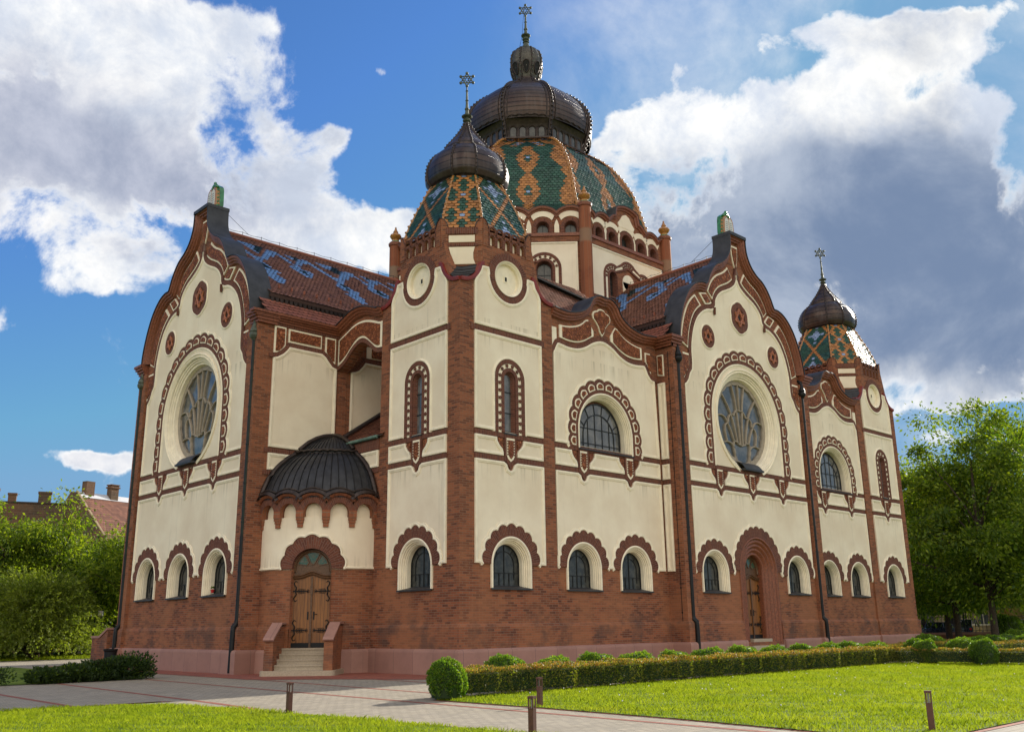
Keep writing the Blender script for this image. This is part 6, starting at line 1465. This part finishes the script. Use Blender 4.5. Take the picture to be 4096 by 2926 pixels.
# grass blades
def blades(name, poly, n, hgt, wd, seed, m='grass_blade'):
    g = np.random.default_rng(seed); xs = [p[0] for p in poly]; ys = [p[1] for p in poly]; P = []
    while sum(map(len, P)) < n:
        q = np.stack([g.uniform(min(xs), max(xs), n), g.uniform(min(ys), max(ys), n)], 1); c = np.zeros(n, bool); j = len(poly)-1
        for i in range(len(poly)):
            a, b = poly[i], poly[j]; t = ((a[1] > q[:, 1]) != (b[1] > q[:, 1])); xx = (b[0]-a[0])*(q[:, 1]-a[1])/((b[1]-a[1]) or 1e-9)+a[0]; c ^= t & (q[:, 0] < xx); j = i
        P.append(q[c])
    P = np.concatenate(P)[:n]; a = g.uniform(0, 2*pi, n); clump = .7+.5*(np.sin(P[:, 0]*2.1)*np.sin(P[:, 1]*1.7+1))*.5+.25*np.sin(P[:, 0]*7+P[:, 1]*5)
    h = hgt*g.uniform(.5, 1.4, n)*clump; w_ = wd*g.uniform(.7, 1.3, n); lean = g.normal(size=(n, 2))*.45
    base = np.stack([P[:, 0], P[:, 1], np.full(n, .012)], 1); s = np.stack([np.cos(a)*w_/2, np.sin(a)*w_/2, np.zeros(n)], 1)
    mid = base+np.stack([lean[:, 0]*h*.4, lean[:, 1]*h*.4, h*.6], 1); tip = base+np.stack([lean[:, 0]*h*1.1, lean[:, 1]*h*1.1, h], 1)
    V = np.stack([base-s, base+s, mid+s*.7, tip, mid-s*.7], 1).reshape(-1, 3).astype(np.float32)
    me = bpy.data.meshes.new(name); me.vertices.add(5*n); me.vertices.foreach_set('co', V.ravel()); me.loops.add(5*n); me.loops.foreach_set('vertex_index', np.arange(5*n, dtype=np.int32)); me.polygons.add(n)
    me.polygons.foreach_set('loop_start', np.arange(0, 5*n, 5, dtype=np.int32)); me.polygons.foreach_set('loop_total', np.full(n, 5, np.int32)); me.materials.append(MT[m]); me.update(); o = bpy.data.objects.new(name, me); COL.objects.link(o)
    tag(o, {1: 'sunlit mown grass of the front lawn at the lower left', 2: 'sunlit mown grass of the right lawn beside the long hedge'}.get(seed, 'grass strip behind the left path'), 'grass', kind='stuff')
blades('grass', [(-22, -2.45), (-14.8, -2.68), (-13.4, -2.82), (-12.3, -3.2), (-11.7, -3.9), (-11.36, -5.2), (-11.16, -7), (-10.96, -9), (-10.8, -11), (-10.65, -13), (-10.6, -15), (-16.5, -15)], 75000, .075, .013, 1)
blades('grass', RL, 150000, .075, .016, 2)
blades('grass', [(-14, 35.3), (4, 34.9), (8, 46), (-14, 50)], 14000, .10, .05, 3)
# dandelion clocks
dl = MB(); dl.tube([(0, 0, 0), (.01, 0, .10)], .003, 'grass_blade', 4); dl.build('dummy')
stalk = bpy.data.objects['dummy']; stalk.name = 'stalk'; dr = empty('dandelion', Vector((-2, -12, .03))); stalk.parent = dr; hb = MB(); hb.ball((.01, 0, .11), .014, 'dandelion', 5); hh = hb.build('seed_head'); hh.parent = dr
tag(dr, 'small white dandelion clock in the sunlit right lawn', 'flower', 'dandelions on the right lawn')
for k in range(70):
    o = dr.copy(); COL.objects.link(o); u = random.random()**1.3; o.location = (random.uniform(-6.5, 15.5), -8.6-9.5*u, .03)
    for ch in (stalk, hh): c = ch.copy(); COL.objects.link(c); c.parent = o

# ------------------------------------------------------------------ bollard lights
def bollard():
    r = empty('bollard_light', Vector((0, 0, 0))); b = MB(); F = Fr((0, 0, 0), (1, 0, 0), (0, -1, 0)); b.box(F, -.045, .045, 0, .39, -.045, .045, 'post_brown'); b.build('post').parent = r
    c = MB()
    for sx in (-1, 1):
        for sy in (-1, 1): c.box(F, sx*.036-.009, sx*.036+.009, .39, .54, sy*.036-.009, sy*.036+.009, 'post_brown')
    c.box(F, -.05, .05, .54, .575, -.05, .05, 'post_brown'); c.box(F, -.045, .045, .388, .402, -.047, .047, 'post_brown'); c.build('head').parent = r
    g = MB(); g.lathe((0, 0, .402), [(.017, 0), (.017, .13)], 'frost', 8); g.build('lamp').parent = r; return r
bo = bollard()
BP = [(-11.1, -8.0, 'bollard light at the edge of the front lawn facing the porch steps'), (-7.0, -10.8, 'small bollard light in front of the long hedge'), (-10.8, -14.45, 'bollard light cut off by the bottom edge of the photo'), (-6.43, -18.52, 'bollard light on the right lawn near the lower right corner'), (-.75, 39.2, 'reddish bollard light on the far grass strip by the left bushes')]
for i, (x, y, lb) in enumerate(BP):
    o = bo if i == 0 else bo.copy()
    if i:
        COL.objects.link(o)
        for ch in bo.children: c = ch.copy(); COL.objects.link(c); c.parent = o
    o.location = (x, y, .0); o.rotation_euler = (0, 0, .12*i); tag(o, lb, 'bollard light', 'bollard lights in the garden')
bpy.data.objects['bollard_light'].rotation_euler = (0, 0, .05)

# ------------------------------------------------------------------ things on and by the left flank
fl = empty('potted_flower', GW(2.85, 2.99, -.12)); tag(fl, 'small red flower pot on the sill of the low window nearest the drainpipe', 'flower pot')
p = MB(); p.lathe((0, 0, 0), [(.05, 0), (.08, .12), (.085, .13), (.07, .13), (0, .12)], 'red_flower', 10); p.build('pot').parent = fl; p = MB()
for k in range(6): p.ball((.05*cos(k), .05*sin(k), .19+.02*(k % 3)), .03, 'leaf_lime', 4)
p.build('flower').parent = fl
br_ = empty('rain_barrel', Vector((-4.15, 19.0, 0))); tag(br_, 'dark rain tub under the drainpipe at the far left corner of the synagogue', 'water butt'); p = MB(); p.lathe((0, 0, 0), [(.26, 0), (.30, .70), (.34, .74), (.35, .82), (.30, .82), (.28, .7), (0, .7)], 'dark_paint', 20); p.build('tub').parent = br_
wg = MB(); FWg = Fr((-3.9, 21.2, 0), (0, -1, 0), (-1, 0, 0)); wg.plate(FWg, [[(-.9, 0), (.9, 0), (.9, 1.62), (.0, 1.27), (-.9, 1.27)]], -.3, 0, 'brick', back=True); wg.sweep(FWg, [(-.95, 1.27), (0, 1.27), (.92, 1.64)], [(0, -.34), (0, .04), (.10, .04), (.10, -.34)], 'granite')
wgo = wg.build('stair_wall'); tag(wgo, 'brick stair cheek wall sticking out past the far left corner', 'wall')
fp = empty('floodlight_post', Vector((1.3, 36.1, 0))); tag(fp, 'dark post with two small floodlights in the shade left of the synagogue', 'floodlight'); p = MB(); p.tube([(0, 0, 0), (0, 0, 2.35)], .05, 'iron', 6); p.box(Fr((0, 0, 2.35), (.72, -.69, 0), (-.69, -.72, 0)), -.45, .45, 0, .07, -.03, .03, 'iron'); p.build('post').parent = fp
for s in (-1, 1): p = MB(); p.box(Fr((.72*.35*s, -.69*.35*s, 2.45), (.72, -.69, 0), (-.69, -.72, .5)), -.13, .13, 0, .28, 0, .12, 'frost'); p.build('lamp_head').parent = fp
cw = MB(); cw.box(Fr((6.0, 47.5, 0), (.25, -.97, 0), (-.97, -.25, 0)), -4, 14, 0, 1.1, -.2, 0, 'cream_wall')
for k in range(7): cw.box(Fr((6.0, 47.5, 0), (.25, -.97, 0), (-.97, -.25, 0)), -4+k*2.8, -3.8+k*2.8, 0, 1.15, 0, .06, 'cream_wall')
tag(cw.build('garden_wall'), 'low cream garden wall in the shade behind the left grass strip', 'wall')

# ------------------------------------------------------------------ brick houses behind on the left
def DT(D, t, z=0): return Vector((-21.3+.6886*D+.7251*t, -25.2+.7251*D-.6886*t, z))
hs = empty('brick_house', DT(79, -36.6)); tag(hs, 'old brick house with steep brown tiled roof and chimneys, left of the synagogue', 'house')
R0 = DT(79, -36.6, 12.8); rdir = (DT(84, -33.8)-DT(79, -36.6)).normalized(); ed = (DT(79-.49*3.7, -36.6+.87*3.7)-DT(79, -36.6)).normalized(); R1 = R0+rdir*16
E0 = R0+ed*6.2-Vector((0, 0, 6.0)); E1 = R1+ed*6.2-Vector((0, 0, 6.0)); Bk = R0-ed*1.2
def rel(mb, name, par):
    o = mb.build(name); o.parent = par; o.location = -par.location; return o
m = MB(); FG = Fr((R0.x, R0.y, 0), ed, -rdir); m.plate(FG, [[(-1.2, 0), (6.2, 0), (6.2, 6.8), (0, 12.8), (-.35, 12.85), (-1.2, 11.9)]], -.4, .25, 'brick_old', back=True)
FE = Fr((E0.x, E0.y, 0), rdir, ed); m.box(FE, 0, 16, 0, 6.7, -.4, 0, 'brick_old'); rel(m, 'wall', hs)
m = MB(); m.box(FG, 2.7, 3.0, 6.9, 7.35, .25, .26, 'black_hole'); rel(m, 'vent', hs)
so_ = slope(lambda u, v: R0+rdir*u+ed*v-Vector((0, 0, v*.968)), 0, 16, 0, 6.2, 'roof', None, None, .28, .30, 'tile_old'); so_.parent = hs; so_.location = -hs.location
m = MB(); m.tube([R0+Vector((0, 0, .1))+rdir*.05, E0+Vector((0, 0, .1))+rdir*.05], .10, 'cream_wall', 4, False); rel(m, 'verge', hs)
m = MB(); i = m.vs([R0+Vector((0, 0, .08)), R1+Vector((0, 0, .08)), R1+ed*.55-Vector((0, 0, .43)), R0+ed*.55-Vector((0, 0, .43))]); m.face(range(i, i+4), 'white_zinc'); rel(m, 'ridge', hs)
def chimney(c, w_, h, m_='brick_old', crown=True, par=hs):
    m = MB(); F = Fr(c, rdir, ed); m.box(F, -w_/2, w_/2, -.8, h, -w_/2.6, w_/2.6, m_)
    if crown: m.box(F, -w_/2-.08, w_/2+.08, h-.25, h-.12, -w_/2.6-.08, w_/2.6+.08, m_); m.box(F, -w_/2-.06, w_/2+.06, h, h+.08, -w_/2.6-.06, w_/2.6+.06, m_)
    rel(m, 'chimney', par)
chimney(R0+rdir*1.1, .8, 1.0, crown=False); chimney(R0+rdir*3.4+ed*.2, .75, .9); chimney(R0+rdir*8.6+ed*.25, 1.2, 1.25)
fw = empty('long_brick_house', DT(77, -40)); tag(fw, 'long bare brick firewall with chimneys on its top at the left edge', 'house')
A, B = DT(79, -36.75), DT(74.2, -47.5); FF = Fr(A, (B-A), (-(B-A).y, (B-A).x, 0)); FF = Fr(A, (B-A), Vector(((B-A).y, -(B-A).x, 0)))
if FF.n.dot(CAMLOC-A) < 0: FF.n = -FF.n
m = MB(); LW = (B-A).length; m.box(FF, 0, LW, 0, 11.75, -.5, 0, 'brick_old'); m.box(FF, 0, LW, 11.75, 11.85, -.6, .08, 'copper_dark'); m.box(FF, .5, LW, 0, 11, -8, -.5, 'brick_old'); rel(m, 'wall', fw)
for s, w_, h in ((2.2, .95, .95), (4.6, .6, .75), (5.9, .6, 1.1)): m = MB(); m.box(FF, s-w_/2, s+w_/2, 11.6, 11.8+h, -.8, -.1, 'brick_old'); m.box(FF, s-w_/2-.05, s+w_/2+.05, 11.8+h-.15, 11.8+h, -.85, -.05, 'brick_old'); rel(m, 'chimney', fw)

# ------------------------------------------------------------------ street side on the right
wl = MB(); Fw_ = Fr(DT(80, 30), (.7251, -.6886, 0), (-.6886, -.7251, 0)); wl.box(Fw_, 0, 30, 0, .42, -.3, 0, 'brick'); wl.box(Fw_, 0, 30, .42, .60, -.36, .06, 'granite'); tag(wl.build('low_wall'), 'low brick street wall with pinkish coping behind the right garden', 'wall')
fe = empty('iron_fence', Fw_(0, .6, -.15)); tag(fe, 'dark iron fence with an arched gate on the low wall at the right', 'fence'); m = MB()
for k in range(100): m.tube([Fw_(k*.3, .6, -.15), Fw_(k*.3, 1.9, -.15)], .016, 'iron', 4, False)
m.tube([Fw_(0, 1.8, -.15), Fw_(30, 1.8, -.15)], .02, 'iron', 4); m.tube([Fw_(0, .75, -.15), Fw_(30, .75, -.15)], .02, 'iron', 4); rel(m, 'railing', fe)
m = MB(); gx = 7.9; m.tube([Fw_(gx-1.3, .0, -.1)]+[Fw_(gx-1.3*cos(pi*i/16), 2.7+1.25*sin(pi*i/16), -.1) for i in range(17)]+[Fw_(gx+1.3, 0, -.1)], .06, 'iron', 6); m.tube([Fw_(gx-1.1, .0, -.1)]+[Fw_(gx-1.1*cos(pi*i/16), 2.7+1.05*sin(pi*i/16), -.1) for i in range(17)]+[Fw_(gx+1.1, 0, -.1)], .03, 'iron', 5); rel(m, 'gate_arch', fe)
for s, lb in ((9.2, 'dark litter bin left of the tree trunk by the street wall'), (11.4, 'dark litter bin right of the tree trunk by the street wall')):
    b = empty('litter_bin', Fw_(s, 0, .8)); tag(b, lb, 'bin', 'litter bins'); m = MB(); m.lathe((0, 0, 0), [(.26, 0), (.33, .95), (.38, 1.0), (.38, 1.06), (.30, 1.06), (.28, .9), (0, .9)], 'plastic_bin', 12); m.build('body').parent = b
def car(loc, ang, paint, label, L=4.4, H=1.48, est=False):
    root = empty('parked_car', Vector(loc)); root.rotation_euler = (0, 0, ang); tag(root, label, 'car', 'cars parked along the street'); b = MB(); hw = .86
    low = [(-L/2, .35), (-L/2, .78), (-L/2+.1, .92), (-L*.18-.45, .96) if not est else (-L*.42, .98), (L*.17, .95), (L*.40, .82), (L/2-.05, .68), (L/2, .35)]
    F = Fr((0, 0, 0), (1, 0, 0), (0, -1, 0)); b.plate(F, [low], -hw, hw, paint, back=True); bo_ = b.build('body'); bo_.parent = root
    rx = -L*.42 if est else -L*.18-.45
    cab = [(rx, .96), (rx+.28, H-.06), (rx+.6, H), (L*.02, H), (L*.02+.25, H-.04), (L*.17+.12, .95)]; g = MB(); rows = []
    g.plate(F, [cab], -hw*.80, hw*.80, 'car_glass', back=True); g.build('glazing').parent = root
    r = MB(); r.plate(F, [[(rx+.25, H-.10), (rx+.55, H+.0), (L*.02, H+.01), (L*.02+.22, H-.07)]], -hw*.82, hw*.82, paint, back=True)
    for s in (-1, 1):
        for P in ([(rx, .95), (rx+.28, H-.06)], [(L*.17+.12, .94), (L*.02+.25, H-.04)], [(-.15, .95), (-.2, H-.03)]): r.tube([F(*P[0], s*hw*.82), F(*P[1], s*hw*.80)], .035, paint, 5)
    r.build('roof').parent = root
    for sx in (-1, 1):
        for s in (-1, 1):
            w_ = MB(); c = F(sx*L*.31, .32, s*(hw-.08)); w_.lathe(c-Vector((0, .1, 0)), [(.2, 0), (.32, .02), (.33, .1), (.32, .18), (.2, .2)], 'tyre', 16, ax=(0, 1, 0)); wo_ = w_.build('wheel'); wo_.parent = root; w_ = MB(); w_.lathe(c-Vector((0, .11, 0)), [(0, 0), (.2, .0), (.2, .22), (0, .22)], 'alloy', 12, ax=(0, 1, 0)); w_.build('rim').parent = wo_
    for s in (-1, 1):
        l = MB(); l.box(F, L/2-.22, L/2-.02, .60, .72, s*(hw-.28)-.14, s*(hw-.28)+.14, 'frost'); l.build('headlight').parent = root
        l = MB(); l.box(F, -L/2-.01, -L/2+.08, .68, .88, s*(hw-.2)-.1, s*(hw-.2)+.1, 'red_flower'); l.build('tail_light').parent = root
    return root
car(DT(83, 36.0), radians(-43.5), 'car_paint_blue', 'dark blue parked car half hidden by the right-hand tower', 4.4, 1.42)
car(DT(88, 40.5), radians(10), 'car_paint_grey', 'dark grey parked estate car seen through the arched gate', 4.5, 1.6, True)
car(DT(83, 44.4), radians(-43.5), 'car_paint_silver', 'pale silver parked car behind the big rounded bush at the right edge', 4.3, 1.55, True)
def townhouse(D, t0, t1, H, m_, label):
    root = empty('town_house', DT(D, (t0+t1)/2)); tag(root, label, 'house', 'houses across the street'); F = Fr(DT(D, t0), (.7251, -.6886, 0), (-.6886, -.7251, 0)); L = t1-t0
    b = MB(); b.box(F, 0, L, 0, H, -9, 0, m_); b.box(F, -.1, L+.1, H, H+.3, -9, .3, 'cream_trim'); rel(b, 'wall', root)
    r = MB(); i = r.vs([F(-.2, H+.3, .4), F(L+.2, H+.3, .4), F(L+.2, H+4, -4.5), F(-.2, H+4, -4.5), F(L+.2, H+.3, -9.4), F(-.2, H+.3, -9.4)]); r.face([i, i+1, i+2, i+3], 'tile_red'); r.face([i+3, i+2, i+4, i+5], 'tile_red'); rel(r, 'roof', root)
    n = max(2, int(L/2.8))
    for k in range(n):
        for z in (1.1, 4.6):
            if z+1.9 < H: x = L*(k+.5)/n; w_ = MB(); w_.box(F, x-.55, x+.55, z, z+1.9, 0, .02, 'glass'); w_.box(F, x-.7, x+.7, z+1.9, z+2.05, 0, .1, 'cream_trim'); w_.box(F, x-.7, x+.7, z-.15, z, 0, .1, 'cream_trim'); w_.box(F, x-.03, x+.03, z, z+1.9, .02, .05, 'cream_trim'); rel(w_, 'window', root)
townhouse(108, 38, 53, 7.2, 'cream_wall', 'shaded grey-cream house behind the trees and the arched gate')
townhouse(104, 54.5, 70, 7.0, 'yellow_wall', 'ochre yellow house glimpsed under the trees at the right edge')
for k in ('_r', '_h'):
    for o in bpy.data.objects:
        if k in o: del o[k]
